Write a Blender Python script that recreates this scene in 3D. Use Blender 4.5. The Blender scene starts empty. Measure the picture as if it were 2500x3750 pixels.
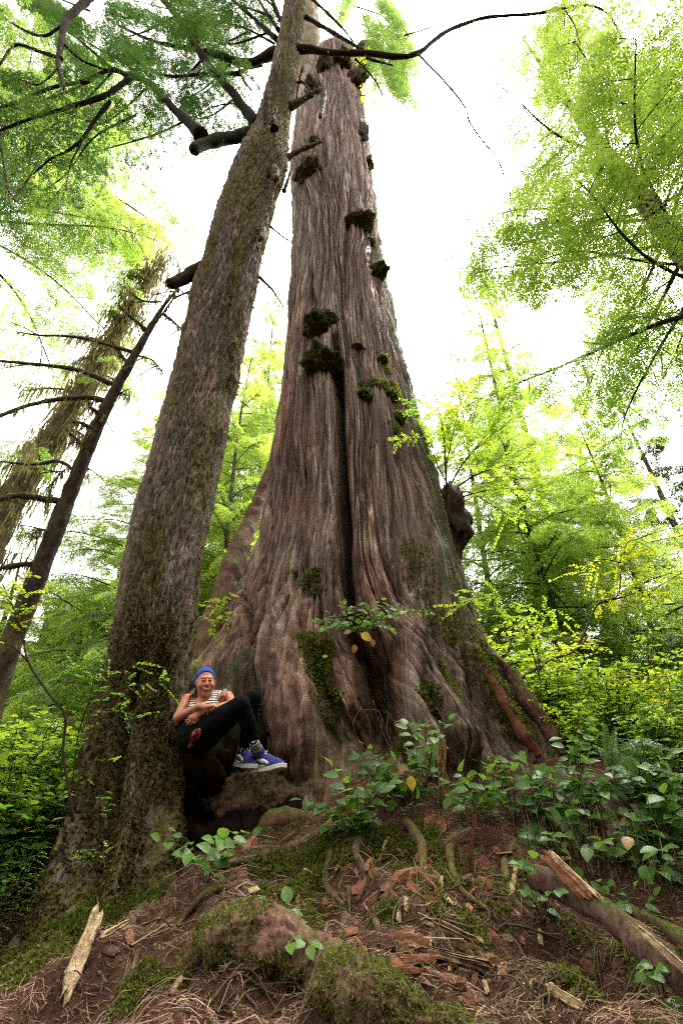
import bpy, math, random
import numpy as np
from mathutils import Vector, Matrix
random.seed(5)
rng = np.random.default_rng(11)
R = math.radians
scene = bpy.context.scene
COL = scene.collection

# ---------------------------------------------------------------- camera
FPX, PITCH, CAMZ = 1771.0, R(34.0), 1.0
SP, CP = math.sin(PITCH), math.cos(PITCH)
cam_d = bpy.data.cameras.new('camera'); cam_d.sensor_fit = 'VERTICAL'; cam_d.sensor_height = 36.0
cam_d.lens = 36.0 * FPX / 3750.0; cam_d.clip_end = 3000; cam_d.clip_start = 0.05
cam = bpy.data.objects.new('camera', cam_d); COL.objects.link(cam)
cam.location = (0, 0, CAMZ); cam.rotation_euler = (R(90) + PITCH, 0, 0)
scene.camera = cam

def atZ(px, py, Z):
    u, v = (px - 1250) / FPX, (py - 1875) / FPX
    return np.array([u * Z, Z * (CP + SP * v), CAMZ + Z * (SP - v * CP)])
def at(px, py, Y):
    v = (py - 1875) / FPX
    return atZ(px, py, Y / (CP + SP * v))
def depth(p):
    return (p[1]) * CP + (p[2] - CAMZ) * SP

# ---------------------------------------------------------------- noise
def _h(ix, iy, iz, s):
    h = (ix.astype(np.int64) * 374761393 + iy.astype(np.int64) * 668265263 + iz.astype(np.int64) * 2147483647 + s * 974711) & 0xffffffff
    h = ((h ^ (h >> 13)) * 1274126177) & 0xffffffff
    h = ((h ^ (h >> 15)) * 2246822519) & 0xffffffff
    return ((h ^ (h >> 16)) & 0xffff).astype(np.float32) / 65535.0
def vn(x, y, z=0.0, s=0):
    x, y, z = np.broadcast_arrays(np.asarray(x, float), np.asarray(y, float), np.asarray(z, float))
    fx, fy, fz = np.floor(x), np.floor(y), np.floor(z)
    tx, ty, tz = x - fx, y - fy, z - fz
    ix, iy, iz = fx.astype(np.int64), fy.astype(np.int64), fz.astype(np.int64)
    tx, ty, tz = [t * t * t * (t * (t * 6 - 15) + 10) for t in (tx, ty, tz)]
    def c(a, b, d): return _h(ix + a, iy + b, iz + d, s)
    x00 = c(0,0,0) * (1-tx) + c(1,0,0) * tx; x10 = c(0,1,0) * (1-tx) + c(1,1,0) * tx
    x01 = c(0,0,1) * (1-tx) + c(1,0,1) * tx; x11 = c(0,1,1) * (1-tx) + c(1,1,1) * tx
    y0 = x00 * (1-ty) + x10 * ty; y1 = x01 * (1-ty) + x11 * ty
    return (y0 * (1-tz) + y1 * tz) * 2 - 1
def fbm(x, y, z=0.0, s=0, o=4):
    t = 0; a = 1.0; n = 0; f = 1.0
    for i in range(o):
        t = t + a * vn(np.asarray(x) * f, np.asarray(y) * f, np.asarray(z) * f, s + i * 17); n += a; a *= .5; f *= 2.03
    return t / n
def worley(x, y, px=None, s=0):
    """F1, F2 and a cell id on the plane; px = period along x in cells"""
    fx, fy = np.floor(x).astype(np.int64), np.floor(y).astype(np.int64)
    f1 = np.full(x.shape, 9.0); f2 = np.full(x.shape, 9.0); cid = np.zeros(x.shape)
    for a in (-1, 0, 1):
        for b in (-1, 0, 1):
            cx, cy = fx + a, fy + b
            hx = cx % px if px else cx
            jx = _h(hx, cy, hx * 0, s) * .9; jy = _h(hx, cy, hx * 0 + 1, s) * .9
            d = np.hypot(cx + jx - x, cy + jy - y); k = _h(hx, cy, hx * 0 + 2, s)
            m = d < f1
            f2 = np.where(m, f1, np.minimum(f2, d)); cid = np.where(m, k, cid); f1 = np.where(m, d, f1)
    return f1, f2, cid
def sstep(a, b, x):
    t = np.clip((x - a) / (b - a), 0, 1); return t * t * (3 - 2 * t)

# ---------------------------------------------------------------- mesh building
def mk_mesh(name, V, faces, mat=None, smooth=True, attrs=None, mi=None):
    me = bpy.data.meshes.new(name)
    if mi is not None: mi = np.concatenate([np.full(len(f), k) for f, k in zip(faces, mi) if len(f)])
    V = np.ascontiguousarray(V, dtype=np.float32)
    faces = [np.asarray(f, dtype=np.int32) for f in faces if len(f)]
    me.vertices.add(len(V)); me.vertices.foreach_set('co', V.ravel())
    nl = sum(f.size for f in faces); nf = sum(len(f) for f in faces)
    me.loops.add(nl); me.polygons.add(nf)
    me.loops.foreach_set('vertex_index', np.concatenate([f.ravel() for f in faces]))
    st = []; tt = []; o = 0
    for f in faces:
        k = f.shape[1]; st.append(o + np.arange(len(f)) * k); tt.append(np.full(len(f), k)); o += f.size
    me.polygons.foreach_set('loop_start', np.concatenate(st).astype(np.int32))
    try: me.polygons.foreach_set('loop_total', np.concatenate(tt).astype(np.int32))
    except Exception: pass
    me.polygons.foreach_set('use_smooth', np.full(nf, smooth))
    for k, a in (attrs or {}).items():
        at_ = me.attributes.new(k, 'FLOAT', 'POINT'); at_.data.foreach_set('value', np.ascontiguousarray(a, dtype=np.float32))
    me.update(calc_edges=True)
    for x in (mat if isinstance(mat, list) else [mat] if mat else []): me.materials.append(x)
    if mi is not None: me.polygons.foreach_set('material_index', mi.astype(np.int32))
    return me
def put(name, me, parent=None, loc=None):
    o = bpy.data.objects.new(name, me); COL.objects.link(o)
    if parent is not None: o.parent = parent
    if loc is not None: o.location = loc
    return o
def tag(o, label=None, cat=None, group=None, kind=None):
    if label: o['label'] = label
    if cat: o['category'] = cat
    if group: o['group'] = group
    if kind: o['kind'] = kind
    return o
def thing(name, label, cat, loc=(0, 0, 0), group=None, rot=(0, 0, 0), sc=1.0):
    o = bpy.data.objects.new(name, None); COL.objects.link(o); o.empty_display_size = .1
    o.location = loc; o.rotation_euler = rot; o.scale = (sc,) * 3
    return tag(o, label, cat, group)
def part(name, root, V, faces, mat, smooth=True, attrs=None):
    """a child mesh given in world coordinates under an unrotated root"""
    b = Vector((0, 0, 0)); r = root
    while r is not None: b = b + r.location; r = r.parent
    return put(name, mk_mesh(name, np.asarray(V) - np.array(b), faces, mat, smooth, attrs), root)
def dup(root, loc, rot=(0, 0, 0), sc=1.0, label=None, group=None):
    def cp(o, p):
        c = o.copy(); COL.objects.link(c); c.parent = p
        for ch in [x for x in o.children]: cp(ch, c)
        return c
    r = cp(root, None); r.location = loc; r.rotation_euler = rot
    r.scale = (sc,) * 3 if not hasattr(sc, '__len__') else sc
    if label: r['label'] = label
    if group: r['group'] = group
    return r
class MB:
    def __init__(s): s.V = []; s.Q = []; s.T = []; s.n = 0; s.A = []
    def add(s, V, Q=None, T=None, a=None):
        V = np.asarray(V, float); s.V.append(V)
        if Q is not None and len(Q): s.Q.append(np.asarray(Q) + s.n)
        if T is not None and len(T): s.T.append(np.asarray(T) + s.n)
        s.A.append(np.full(len(V), .5) if a is None else np.broadcast_to(np.asarray(a, float), (len(V),)))
        s.n += len(V)
    def get(s):
        V = np.concatenate(s.V); F = []
        if s.Q: F.append(np.concatenate(s.Q))
        if s.T: F.append(np.concatenate(s.T))
        return V, F, np.concatenate(s.A)
    def mesh(s, name, mat, smooth=True):
        V, F, A = s.get(); return mk_mesh(name, V, F, mat, smooth, {'tint': A})
    def part(s, name, root, mat, smooth=True):
        V, F, A = s.get(); return part(name, root, V, F, mat, smooth, {'tint': A})
def spline(P, n):
    P = np.asarray(P, float)
    if len(P) == 2: return P[0] + (P[1] - P[0]) * np.linspace(0, 1, n)[:, None]
    d = np.r_[0, np.cumsum(np.linalg.norm(np.diff(P[:, :3], axis=0), axis=1) + 1e-9)]
    t = np.linspace(0, d[-1], n); k = np.clip(np.searchsorted(d, t, 'right') - 1, 0, len(P) - 2)
    M = np.zeros_like(P); M[1:-1] = (P[2:] - P[:-2]) / (d[2:] - d[:-2])[:, None]; M[0] = (P[1] - P[0]) / (d[1] - d[0]); M[-1] = (P[-1] - P[-2]) / (d[-1] - d[-2])
    h = (d[k + 1] - d[k])[:, None]; u = ((t - d[k]) / h[:, 0])[:, None]
    return (2*u**3 - 3*u**2 + 1) * P[k] + (u**3 - 2*u**2 + u) * h * M[k] + (-2*u**3 + 3*u**2) * P[k+1] + (u**3 - u**2) * h * M[k+1]
def tube(P, r, seg=8, noise=0.0, nf=8.0, cap=True, seed=0, flat=1.0):
    """P (n,3), r scalar or (n,) -> verts, quads, tris"""
    P = np.asarray(P, float); n = len(P); r = np.broadcast_to(np.asarray(r, float), (n,))
    T = np.gradient(P, axis=0); T /= np.linalg.norm(T, axis=1)[:, None] + 1e-12
    up = np.array([0, 0, 1.0]) if abs(T[:, 2]).mean() < .85 else np.array([0, -1.0, 0])
    A = np.cross(np.broadcast_to(up, T.shape), T); A /= np.linalg.norm(A, axis=1)[:, None] + 1e-12
    B = np.cross(T, A)
    th = np.linspace(0, 2 * np.pi, seg, endpoint=False)
    V = P[:, None] + (np.cos(th)[None, :, None] * A[:, None] + np.sin(th)[None, :, None] * B[:, None] * flat) * r[:, None, None]
    if noise:
        d = vn(V[..., 0] * nf, V[..., 1] * nf, V[..., 2] * nf, seed) * .65 + vn(V[..., 0] * nf * 2.7, V[..., 1] * nf * 2.7, V[..., 2] * nf * 2.7, seed + 5) * .35
        V = V + (V - P[:, None]) * (d * noise)[..., None]
    V = V.reshape(-1, 3)
    i = np.arange(n - 1)[:, None] * seg; j = np.arange(seg)[None]; j2 = (j + 1) % seg
    Q = np.stack([i + j, i + j2, i + seg + j2, i + seg + j], -1).reshape(-1, 4)
    if not cap: return V, Q, np.zeros((0, 3), int)
    V = np.concatenate([V, P[:1], P[-1:]]); m = n * seg; jj = np.arange(seg); jn = (jj + 1) % seg
    Tt = np.concatenate([np.stack([jn, jj, np.full(seg, m)], -1), np.stack([m - seg + jj, m - seg + jn, np.full(seg, m + 1)], -1)])
    return V, Q, Tt
def rotmats(fwd, nrm):
    """orthonormal frames: x = fwd, z ~ nrm"""
    x = fwd / (np.linalg.norm(fwd, axis=1)[:, None] + 1e-12)
    y = np.cross(nrm, x); y /= np.linalg.norm(y, axis=1)[:, None] + 1e-12
    z = np.cross(x, y)
    return np.stack([x, y, z], -1)
def scatter(mb, tv, tq, tt, M, L, S, tint=None, ta=None):
    """merge copies of a template: M (m,3,3), L (m,3), S (m,) or (m,3)"""
    m = len(L)
    if m == 0: return
    S = np.asarray(S, float); S = S[:, None] if S.ndim == 1 else S
    V = np.einsum('mij,mnj->mni', M, tv[None] * S[:, None, :] * np.ones((1, 1, 3))) + L[:, None]
    n = len(tv); off = (np.arange(m) * n)[:, None, None]
    a = np.zeros((m, n)) + (.5 if tint is None else np.asarray(tint)[:, None])
    if ta is not None: a = a + ta[None]
    mb.add(V.reshape(-1, 3), (tq[None] + off).reshape(-1, 4) if len(tq) else None, (tt[None] + off).reshape(-1, 3) if len(tt) else None, a.ravel())
def unit(v): v = np.asarray(v, float); return v / (np.linalg.norm(v, axis=-1, keepdims=True) + 1e-12)
def rdir(n): return unit(rng.normal(size=(n, 3)))
E3 = np.zeros((0, 3), int); E4 = np.zeros((0, 4), int)
# ---------------------------------------------------------------- materials
def new_mat(name):
    m = bpy.data.materials.new(name); m.use_nodes = True
    nt = m.node_tree; nt.nodes.clear()
    out = nt.nodes.new('ShaderNodeOutputMaterial')
    return m, nt, out
class G:
    def __init__(s, nt): s.nt = nt
    def n(s, t, **k):
        x = s.nt.nodes.new(t)
        for a, b in k.items():
            if a in ('inp',):
                for kk, vv in b.items():
                    if hasattr(vv, 'is_output'): s.nt.links.new(vv, x.inputs[kk])
                    else: x.inputs[kk].default_value = vv
            else: setattr(x, a, b)
        return x
    def obj(s, sx=1, sy=1, sz=1):
        t = s.n('ShaderNodeTexCoord'); m = s.n('ShaderNodeMapping', inp={'Vector': t.outputs['Object'], 'Scale': (sx, sy, sz)})
        return m.outputs[0]
    def noise(s, vec, scale, det=6, rough=.6, dist=0.0):
        return s.n('ShaderNodeTexNoise', inp={'Vector': vec, 'Scale': scale, 'Detail': det, 'Roughness': rough, 'Distortion': dist}).outputs['Fac']
    def voro(s, vec, scale, feature='F1', out='Distance'):
        return s.n('ShaderNodeTexVoronoi', feature=feature, inp={'Vector': vec, 'Scale': scale}).outputs[out]
    def ramp(s, fac, stops):
        r = s.n('ShaderNodeValToRGB', inp={'Fac': fac}); e = r.color_ramp.elements
        while len(e) < len(stops): e.new(.5)
        for i, (p, c) in enumerate(stops):
            e[i].position = p; e[i].color = (*c, 1) if len(c) == 3 else c
        return r.outputs['Color']
    def mix(s, f, a, b, mode='MIX'):
        x = s.n('ShaderNodeMix', data_type='RGBA', blend_type=mode)
        for k, v in ((0, f), (6, a), (7, b)):
            if hasattr(v, 'is_output'): s.nt.links.new(v, x.inputs[k])
            else: x.inputs[k].default_value = (*v, 1) if hasattr(v, '__len__') and len(v) == 3 else v
        return x.outputs[2]
    def math(s, op, a, b=0.0, c=0.0, clamp=False):
        x = s.n('ShaderNodeMath', operation=op, use_clamp=clamp)
        for k, v in enumerate((a, b, c)):
            if hasattr(v, 'is_output'): s.nt.links.new(v, x.inputs[k])
            else: x.inputs[k].default_value = v
        return x.outputs[0]
    def attr(s, name): return s.n('ShaderNodeAttribute', attribute_name=name).outputs['Fac']
    def bump(s, h, strength=.5, dist=.02, nrm=None):
        k = {'Height': h, 'Strength': strength, 'Distance': dist}
        if nrm is not None: k['Normal'] = nrm
        return s.n('ShaderNodeBump', inp=k).outputs[0]
    def bsdf(s, col, rough=.8, spec=.25, nrm=None, **kw):
        k = {'Base Color': (*col, 1) if not hasattr(col, 'is_output') else col, 'Roughness': rough, 'Specular IOR Level': spec}
        if nrm is not None: k['Normal'] = nrm
        k.update(kw)
        return s.n('ShaderNodeBsdfPrincipled', inp=k).outputs[0]
    def out(s, sh, o): s.nt.links.new(sh, o.inputs['Surface'])

def leaf_mat(name, dark, light, trans, tw=.45, rough=.45, spec=.4, brown=None):
    """two-sided leaf: varied by the per-leaf tint, with light coming through"""
    m, nt, o = new_mat(name); g = G(nt)
    t = g.attr('tint')
    nz = g.noise(g.obj(), 1.3, 2)
    oi = g.n('ShaderNodeObjectInfo').outputs['Random']
    k = g.math('ADD', g.math('MULTIPLY', t, .75), g.math('MULTIPLY', g.math('SUBTRACT', nz, .5), .9))
    k = g.math('ADD', k, g.math('MULTIPLY', g.math('SUBTRACT', oi, .5), .3), clamp=True)
    col = g.ramp(k, [(.1, dark), (.85, light)])
    tc = g.mix(k, tuple(c * .62 for c in trans), trans)
    if brown:
        b = g.math('GREATER_THAN', t, 1.05); col = g.mix(b, col, brown); tc = g.mix(b, tc, tuple(c * 1.2 for c in brown))
    p = g.bsdf(col, rough, spec)
    tr = g.n('ShaderNodeBsdfTranslucent', inp={'Color': tc}).outputs[0]
    ms = g.n('ShaderNodeMixShader', inp={0: tw, 1: p, 2: tr}).outputs[0]
    g.out(ms, o); return m

def bark_cedar():
    m, nt, o = new_mat('cedar_bark'); g = G(nt)
    v = g.obj(1, 1, .06); v2 = g.obj(1, 1, .16); w = g.obj()
    a = g.noise(v, 9, 12, .66, .3); b = g.noise(v2, 30, 8, .7); big = g.noise(g.obj(1, 1, .35), .75, 4)
    red = g.ramp(a, [(.34, (.032, .013, .008)), (.45, (.105, .050, .033)), (.54, (.21, .112, .076)), (.68, (.35, .225, .165))])
    grey = g.ramp(a, [(.34, (.035, .027, .021)), (.45, (.12, .095, .078)), (.54, (.25, .205, .17)), (.68, (.46, .405, .355))])
    h = g.attr('ridge')
    gf = g.math('MULTIPLY_ADD', g.math('SUBTRACT', big, .5), 3.4, g.math('MULTIPLY_ADD', h, 1.1, -.12), clamp=True)
    gf = g.math('MULTIPLY', gf, .68)
    c = g.mix(gf, red, grey)
    c = g.mix(.4, c, g.ramp(b, [(.3, (.4, .38, .36)), (.55, (1, 1, 1)), (.75, (1.25, 1.2, 1.15))]), 'MULTIPLY')
    c = g.mix(1.0, c, g.ramp(g.attr('strip'), [(0, (.50, .46, .44)), (.5, (.95, .93, .92)), (1, (1.45, 1.42, 1.38))]), 'MULTIPLY')
    orange = g.math('MULTIPLY', g.math('GREATER_THAN', g.noise(v2, 2.6, 3), .66), .5)
    c = g.mix(orange, c, (.24, .085, .035))
    # thin grey-green lichen and moss film
    ms = g.attr('moss'); mn = g.noise(w, 9, 6, .7)
    mk = g.math('MULTIPLY', g.math('SUBTRACT', g.math('ADD', ms, mn), .82), 4.0, clamp=True)
    mc = g.ramp(g.noise(w, 30, 4), [(.3, (.025, .03, .010)), (.55, (.06, .07, .022)), (.75, (.115, .12, .045))])
    c = g.mix(g.math('MULTIPLY', mk, .85), c, mc)
    rt = g.attr('redroot'); c = g.mix(rt, c, g.ramp(g.noise(w, 7, 5), [(.3, (.13, .04, .022)), (.7, (.28, .11, .065))]))
    bh = g.math('ADD', g.math('MULTIPLY', a, .7), g.math('MULTIPLY', b, .5))
    nr = g.bump(bh, 1.0, .06)
    g.out(g.bsdf(c, g.math('MULTIPLY_ADD', rt, -.2, .74), .28, nr), o); return m
def bark_hemlock(name='hemlock_bark', moss=1.0):
    m, nt, o = new_mat(name); g = G(nt)
    w = g.obj(); v = g.obj(1, 1, .3)
    a = g.noise(v, 15, 7, .62); big = g.noise(g.obj(1, 1, .5), 2.2, 4); id_ = g.attr('cell'); h = g.attr('ridge')
    c1 = g.ramp(a, [(.28, (.028, .019, .013)), (.48, (.085, .06, .045)), (.62, (.155, .12, .095)), (.78, (.27, .225, .19))])
    c2 = g.ramp(a, [(.28, (.035, .016, .010)), (.5, (.11, .055, .038)), (.7, (.20, .115, .085))])
    c = g.mix(g.math('MULTIPLY', g.math('GREATER_THAN', id_, .58), g.math('MULTIPLY', big, 1.2), clamp=True), c1, c2)
    c = g.mix(1.0, c, g.ramp(id_, [(0, (.6, .57, .55)), (.5, (1, 1, 1)), (1, (1.5, 1.45, 1.4))]), 'MULTIPLY'); c = g.mix(g.math('MULTIPLY', h, .3, clamp=True), c, (.24, .205, .17))
    ms = g.attr('moss'); mn = g.noise(w, 11, 6, .7)
    mk = g.math('MULTIPLY', g.math('SUBTRACT', g.math('ADD', ms, mn), .86), 4.5, clamp=True)
    mc = g.ramp(g.noise(w, 38, 4), [(.3, (.035, .028, .009)), (.5, (.085, .070, .022)), (.72, (.165, .135, .045))])
    c = g.mix(g.math('MULTIPLY', mk, .9 * moss), c, mc)
    nr = g.bump(g.math('ADD', a, g.math('MULTIPLY', g.noise(w, 70, 4), .5)), .9, .02)
    g.out(g.bsdf(c, .85, .2, nr), o); return m
def simple_bark(name, dark, light, moss=.0, mossc=(.1, .1, .03), scale=30, lo=.85):
    m, nt, o = new_mat(name); g = G(nt); w = g.obj()
    a = g.noise(g.obj(1, 1, .5), scale, 6, .7)
    c = g.ramp(a, [(.3, dark), (.72, light)])
    if moss:
        nrm = g.n('ShaderNodeNewGeometry').outputs['Normal']
        z = g.n('ShaderNodeSeparateXYZ', inp={0: nrm}).outputs[2]
        k = g.math('MULTIPLY', g.math('ADD', g.math('MULTIPLY', z, .35), g.math('SUBTRACT', g.noise(w, 5, 5, .7), 1 - moss)), 4, clamp=True)
        mcol = g.ramp(g.noise(w, 40, 4), [(.3, tuple(x * .4 for x in mossc)), (.7, tuple(x * 1.35 for x in mossc))])
        c = g.mix(k, c, mcol)
    nr = g.bump(a, .9, .02)
    g.out(g.bsdf(c, lo, .06, nr), o); return m
def ground_mat():
    m, nt, o = new_mat('forest_floor'); g = G(nt); w = g.obj()
    a = g.noise(w, 26, 8, .75); b = g.noise(w, 90, 5, .7)
    c = g.ramp(a, [(.3, (.026, .011, .006)), (.5, (.095, .042, .024)), (.66, (.19, .095, .056)), (.8, (.30, .18, .115))])
    c = g.mix(.5, c, g.ramp(b, [(.3, (.3, .28, .26)), (.6, (1.1, 1.05, 1))]), 'MULTIPLY')
    mk = g.math('MULTIPLY', g.math('SUBTRACT', g.math('ADD', g.attr('moss'), g.noise(w, 6, 6, .7)), .95), 5, clamp=True)
    mc = g.ramp(g.noise(w, 60, 4), [(.3, (.02, .028, .007)), (.55, (.055, .075, .018)), (.75, (.11, .14, .04))])
    c = g.mix(mk, c, mc)
    nr = g.bump(g.math('ADD', a, g.math('MULTIPLY', b, .6)), 1.0, .03)
    g.out(g.bsdf(c, .9, .2, nr), o); return m
def wood_mat(name, dark, light, sc=(18, 18, 2.0), rough=.7, mossy=0):
    m, nt, o = new_mat(name); g = G(nt)
    a = g.noise(g.obj(*sc), 1.0 * 3, 7, .7, .3); b = g.noise(g.obj(), 45, 4)
    c = g.ramp(a, [(.3, dark), (.7, light)])
    t = g.attr('tint'); c = g.mix(.6, c, g.ramp(t, [(0, (.5, .5, .5)), (1, (1.35, 1.3, 1.25))]), 'MULTIPLY')
    if mossy:
        k = g.math('MULTIPLY', g.math('SUBTRACT', g.noise(g.obj(), 7, 6, .7), 1 - mossy), 5, clamp=True)
        c = g.mix(k, c, g.ramp(b, [(.3, (.025, .033, .008)), (.7, (.1, .12, .035))]))
    g.out(g.bsdf(c, rough, .25, g.bump(g.math('ADD', a, g.math('MULTIPLY', b, .3)), .8, .012)), o); return m
def plain(name, col, rough=.7, spec=.3, var=.25, scale=40, bumpd=.004, sheen=0.0):
    m, nt, o = new_mat(name); g = G(nt)
    a = g.noise(g.obj(), scale, 5, .65)
    c = g.ramp(a, [(.25, tuple(x * (1 - var) for x in col)), (.75, tuple(min(1, x * (1 + var)) for x in col))])
    g.out(g.bsdf(c, rough, spec, g.bump(a, .4, bumpd)), o); return m

M = {}
M['cedar'] = bark_cedar(); M['hemlock'] = bark_hemlock(); M['ground'] = ground_mat()
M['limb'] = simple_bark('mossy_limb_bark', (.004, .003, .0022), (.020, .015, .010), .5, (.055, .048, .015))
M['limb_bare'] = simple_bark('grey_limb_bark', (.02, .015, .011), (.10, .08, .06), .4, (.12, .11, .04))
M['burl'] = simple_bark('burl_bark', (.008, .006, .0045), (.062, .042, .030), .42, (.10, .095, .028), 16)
M['mossbark'] = simple_bark('mossy_trunk_bark', (.035, .026, .018), (.19, .145, .10), .55, (.19, .175, .06), 14)
M['farbark'] = simple_bark('distant_bark', (.045, .032, .024), (.20, .15, .11), .35, (.09, .09, .03), 9)
M['root'] = simple_bark('root_bark', (.03, .014, .010), (.20, .10, .072), .45, (.085, .095, .025), 16)
M['pinkroot'] = simple_bark('weathered_root_wood', (.045, .020, .014), (.30, .165, .125), .33, (.07, .07, .022), 24)
M['shadewood'] = simple_bark('shade_dark_wood', (.003, .002, .0015), (.016, .010, .007), .2, (.02, .02, .006), 18, .95)  # near black colour stands in for the shade of the hollow
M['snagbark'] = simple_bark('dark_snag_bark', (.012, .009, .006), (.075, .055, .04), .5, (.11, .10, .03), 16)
M['redroot'] = simple_bark('smooth_red_root_bark', (.07, .022, .012), (.22, .085, .05), .34, (.09, .09, .03), 14, .6)
M['shelfbark'] = simple_bark('brown_shelf_root_bark', (.028, .014, .010), (.24, .130, .095), .42, (.075, .08, .02), 26)
M['logbark'] = simple_bark('grey_log_bark', (.03, .018, .013), (.21, .125, .095), .36, (.06, .065, .02), 26)
M['deadwood'] = simple_bark('bleached_wood', (.20, .17, .145), (.62, .58, .54), .15, (.1, .1, .03), 18)
M['twig'] = simple_bark('twig_bark', (.02, .012, .008), (.075, .045, .03))
M['stem'] = plain('green_stem', (.09, .06, .025), .6)
M['redstem'] = plain('reddish_shrub_stem', (.06, .032, .02), .6)
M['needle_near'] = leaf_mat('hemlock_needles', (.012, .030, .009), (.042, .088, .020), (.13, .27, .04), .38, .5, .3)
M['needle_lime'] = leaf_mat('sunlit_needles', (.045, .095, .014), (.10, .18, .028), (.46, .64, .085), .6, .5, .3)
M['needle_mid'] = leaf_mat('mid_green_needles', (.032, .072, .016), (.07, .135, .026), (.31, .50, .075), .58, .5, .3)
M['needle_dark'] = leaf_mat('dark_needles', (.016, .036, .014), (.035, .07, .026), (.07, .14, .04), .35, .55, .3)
M['leaf_lime'] = leaf_mat('lime_shrub_leaf', (.06, .13, .012), (.12, .21, .020), (.52, .72, .05), .6, .42, .4)
M['leaf_yellow'] = leaf_mat('yellow_green_leaf', (.10, .16, .012), (.19, .25, .022), (.72, .80, .045), .6, .42, .4)
M['leaf_green'] = leaf_mat('green_shrub_leaf', (.028, .078, .014), (.065, .14, .024), (.28, .52, .05), .5, .38, .5)
M['salal'] = leaf_mat('glossy_salal_leaf', (.032, .088, .014), (.085, .165, .024), (.26, .48, .05), .36, .45, .3, (.32, .16, .06))
M['fern'] = leaf_mat('fern_frond', (.030, .085, .015), (.075, .155, .024), (.26, .46, .05), .42, .45, .35, (.16, .075, .035))
M['fernlime'] = leaf_mat('young_fern_frond', (.07, .16, .018), (.12, .22, .025), (.38, .55, .05), .5, .42, .4)
M['drymoss'] = leaf_mat('hanging_moss', (.10, .093, .036), (.23, .21, .09), (.38, .34, .13), .45, .9, .1)
M['moss'] = leaf_mat('green_moss', (.045, .055, .010), (.155, .165, .035), (.24, .27, .05), .35, .9, .1)
M['brownmoss'] = leaf_mat('golden_brown_moss', (.042, .032, .010), (.135, .105, .034), (.2, .16, .05), .3, .9, .1)
M['litter'] = leaf_mat('needle_litter', (.040, .017, .009), (.43, .27, .18), (.2, .1, .06), .08, .8, .2)
M['chip'] = wood_mat('red_bark_chip', (.085, .026, .012), (.30, .122, .064), (14, 14, 14))
M['chipdark'] = wood_mat('dark_bark_chip', (.035, .014, .009), (.16, .075, .048), (14, 14, 14))
M['palewood'] = wood_mat('pale_split_wood', (.10, .055, .026), (.58, .42, .25), (11, 11, 11))
M['rotwood'] = wood_mat('rotten_wood', (.05, .03, .016), (.33, .22, .12), (14, 14, 3), .8, .42)
M['deadleaf'] = leaf_mat('dead_leaf', (.20, .085, .035), (.42, .22, .12), (.4, .2, .1), .25, .5, .4)
M['yellowleaf'] = leaf_mat('yellow_leaf', (.5, .33, .03), (.62, .46, .07), (.6, .45, .05), .3, .45, .4)

# ---------------------------------------------------------------- light
SUN_EL, SUN_AZ = R(62), R(50)     # azimuth measured clockwise from +Y (behind the trees, to the right)
w = bpy.data.worlds.new('World'); scene.world = w; w.use_nodes = True
nt = w.node_tree; nt.nodes.clear(); g = G(nt)
sky = g.n('ShaderNodeTexSky', sky_type='NISHITA', sun_disc=False, sun_elevation=SUN_EL, sun_rotation=SUN_AZ, altitude=100, air_density=1.0, dust_density=6.0, ozone_density=1.0)
hs = g.n('ShaderNodeHueSaturation', inp={'Saturation': .10, 'Color': sky.outputs[0]}); hs = g.n('ShaderNodeMix', data_type='RGBA', blend_type='MULTIPLY', inp={0: 1.0, 6: hs.outputs[0], 7: (1.0, .965, .90, 1)})
bg = g.n('ShaderNodeBackground', inp={'Color': hs.outputs[2], 'Strength': .15})
wo = g.n('ShaderNodeOutputWorld'); nt.links.new(bg.outputs[0], wo.inputs[0])
sd = bpy.data.lights.new('sun', 'SUN'); sd.energy = 1.5; sd.angle = R(14); sd.color = (1, .96, .9)
so = bpy.data.objects.new('sun', sd); COL.objects.link(so); so.location = (10, 10, 40)
dirv = Vector((math.sin(SUN_AZ) * math.cos(SUN_EL), math.cos(SUN_AZ) * math.cos(SUN_EL), math.sin(SUN_EL)))
so.rotation_euler = (-dirv).to_track_quat('-Z', 'Y').to_euler()
vs = scene.view_settings; vs.view_transform = 'Standard'; vs.look = 'None'; vs.gamma = 1; vs.exposure = 2.95; vs.use_curve_mapping = False
cy = scene.cycles
cy.use_denoising = False; cy.use_adaptive_sampling = False; cy.sample_clamp_indirect = 4.0; cy.sample_clamp_direct = 12.0; cy.filter_width = 1.1; cy.max_bounces = 7; cy.diffuse_bounces = 3; cy.transmission_bounces = 6; cy.glossy_bounces = 2; cy.transparent_max_bounces = 6
cy.caustics_reflective = False; cy.caustics_refractive = False
# ---------------------------------------------------------------- ground
CT = np.array([atZ(*c) for c in [
    (1250,3750,1.75),(300,3750,1.9),(2300,3750,1.9),(1250,3400,2.35),(600,3320,2.7),(200,3420,2.9),(1800,3300,2.8),(2350,3400,2.7),
    (1300,3000,3.45),(1000,3110,3.45),(1700,2950,3.75),(2250,2950,3.9),(640,3120,4.0),(760,3040,4.5),(500,3180,3.6),(1250,2840,4.2),(1650,2800,4.4),(2080,2790,4.6),
    (1750,3100,3.2),(2150,3150,3.3)]] + [np.array(p, float) for p in [
    (-3,5,.55),(-3,8,.7),(-6,6,.5),(-1.6,5.6,.9),(-.6,5.8,1.3),(0,8.5,1.5),(3.2,7,1.5),(5,5,1.25),(6,9,1.2),(0,12,1.0),(-5,12,.8),(8,12,.9),(0,0,-.35),(-3,.8,-.25),(3,.8,-.25),
    (7,2,.2),(-7,2,.1),(0,-4,-.4),(9,6,.9),(-9,9,.5),(-2.6,3.4,.38)]])
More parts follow.
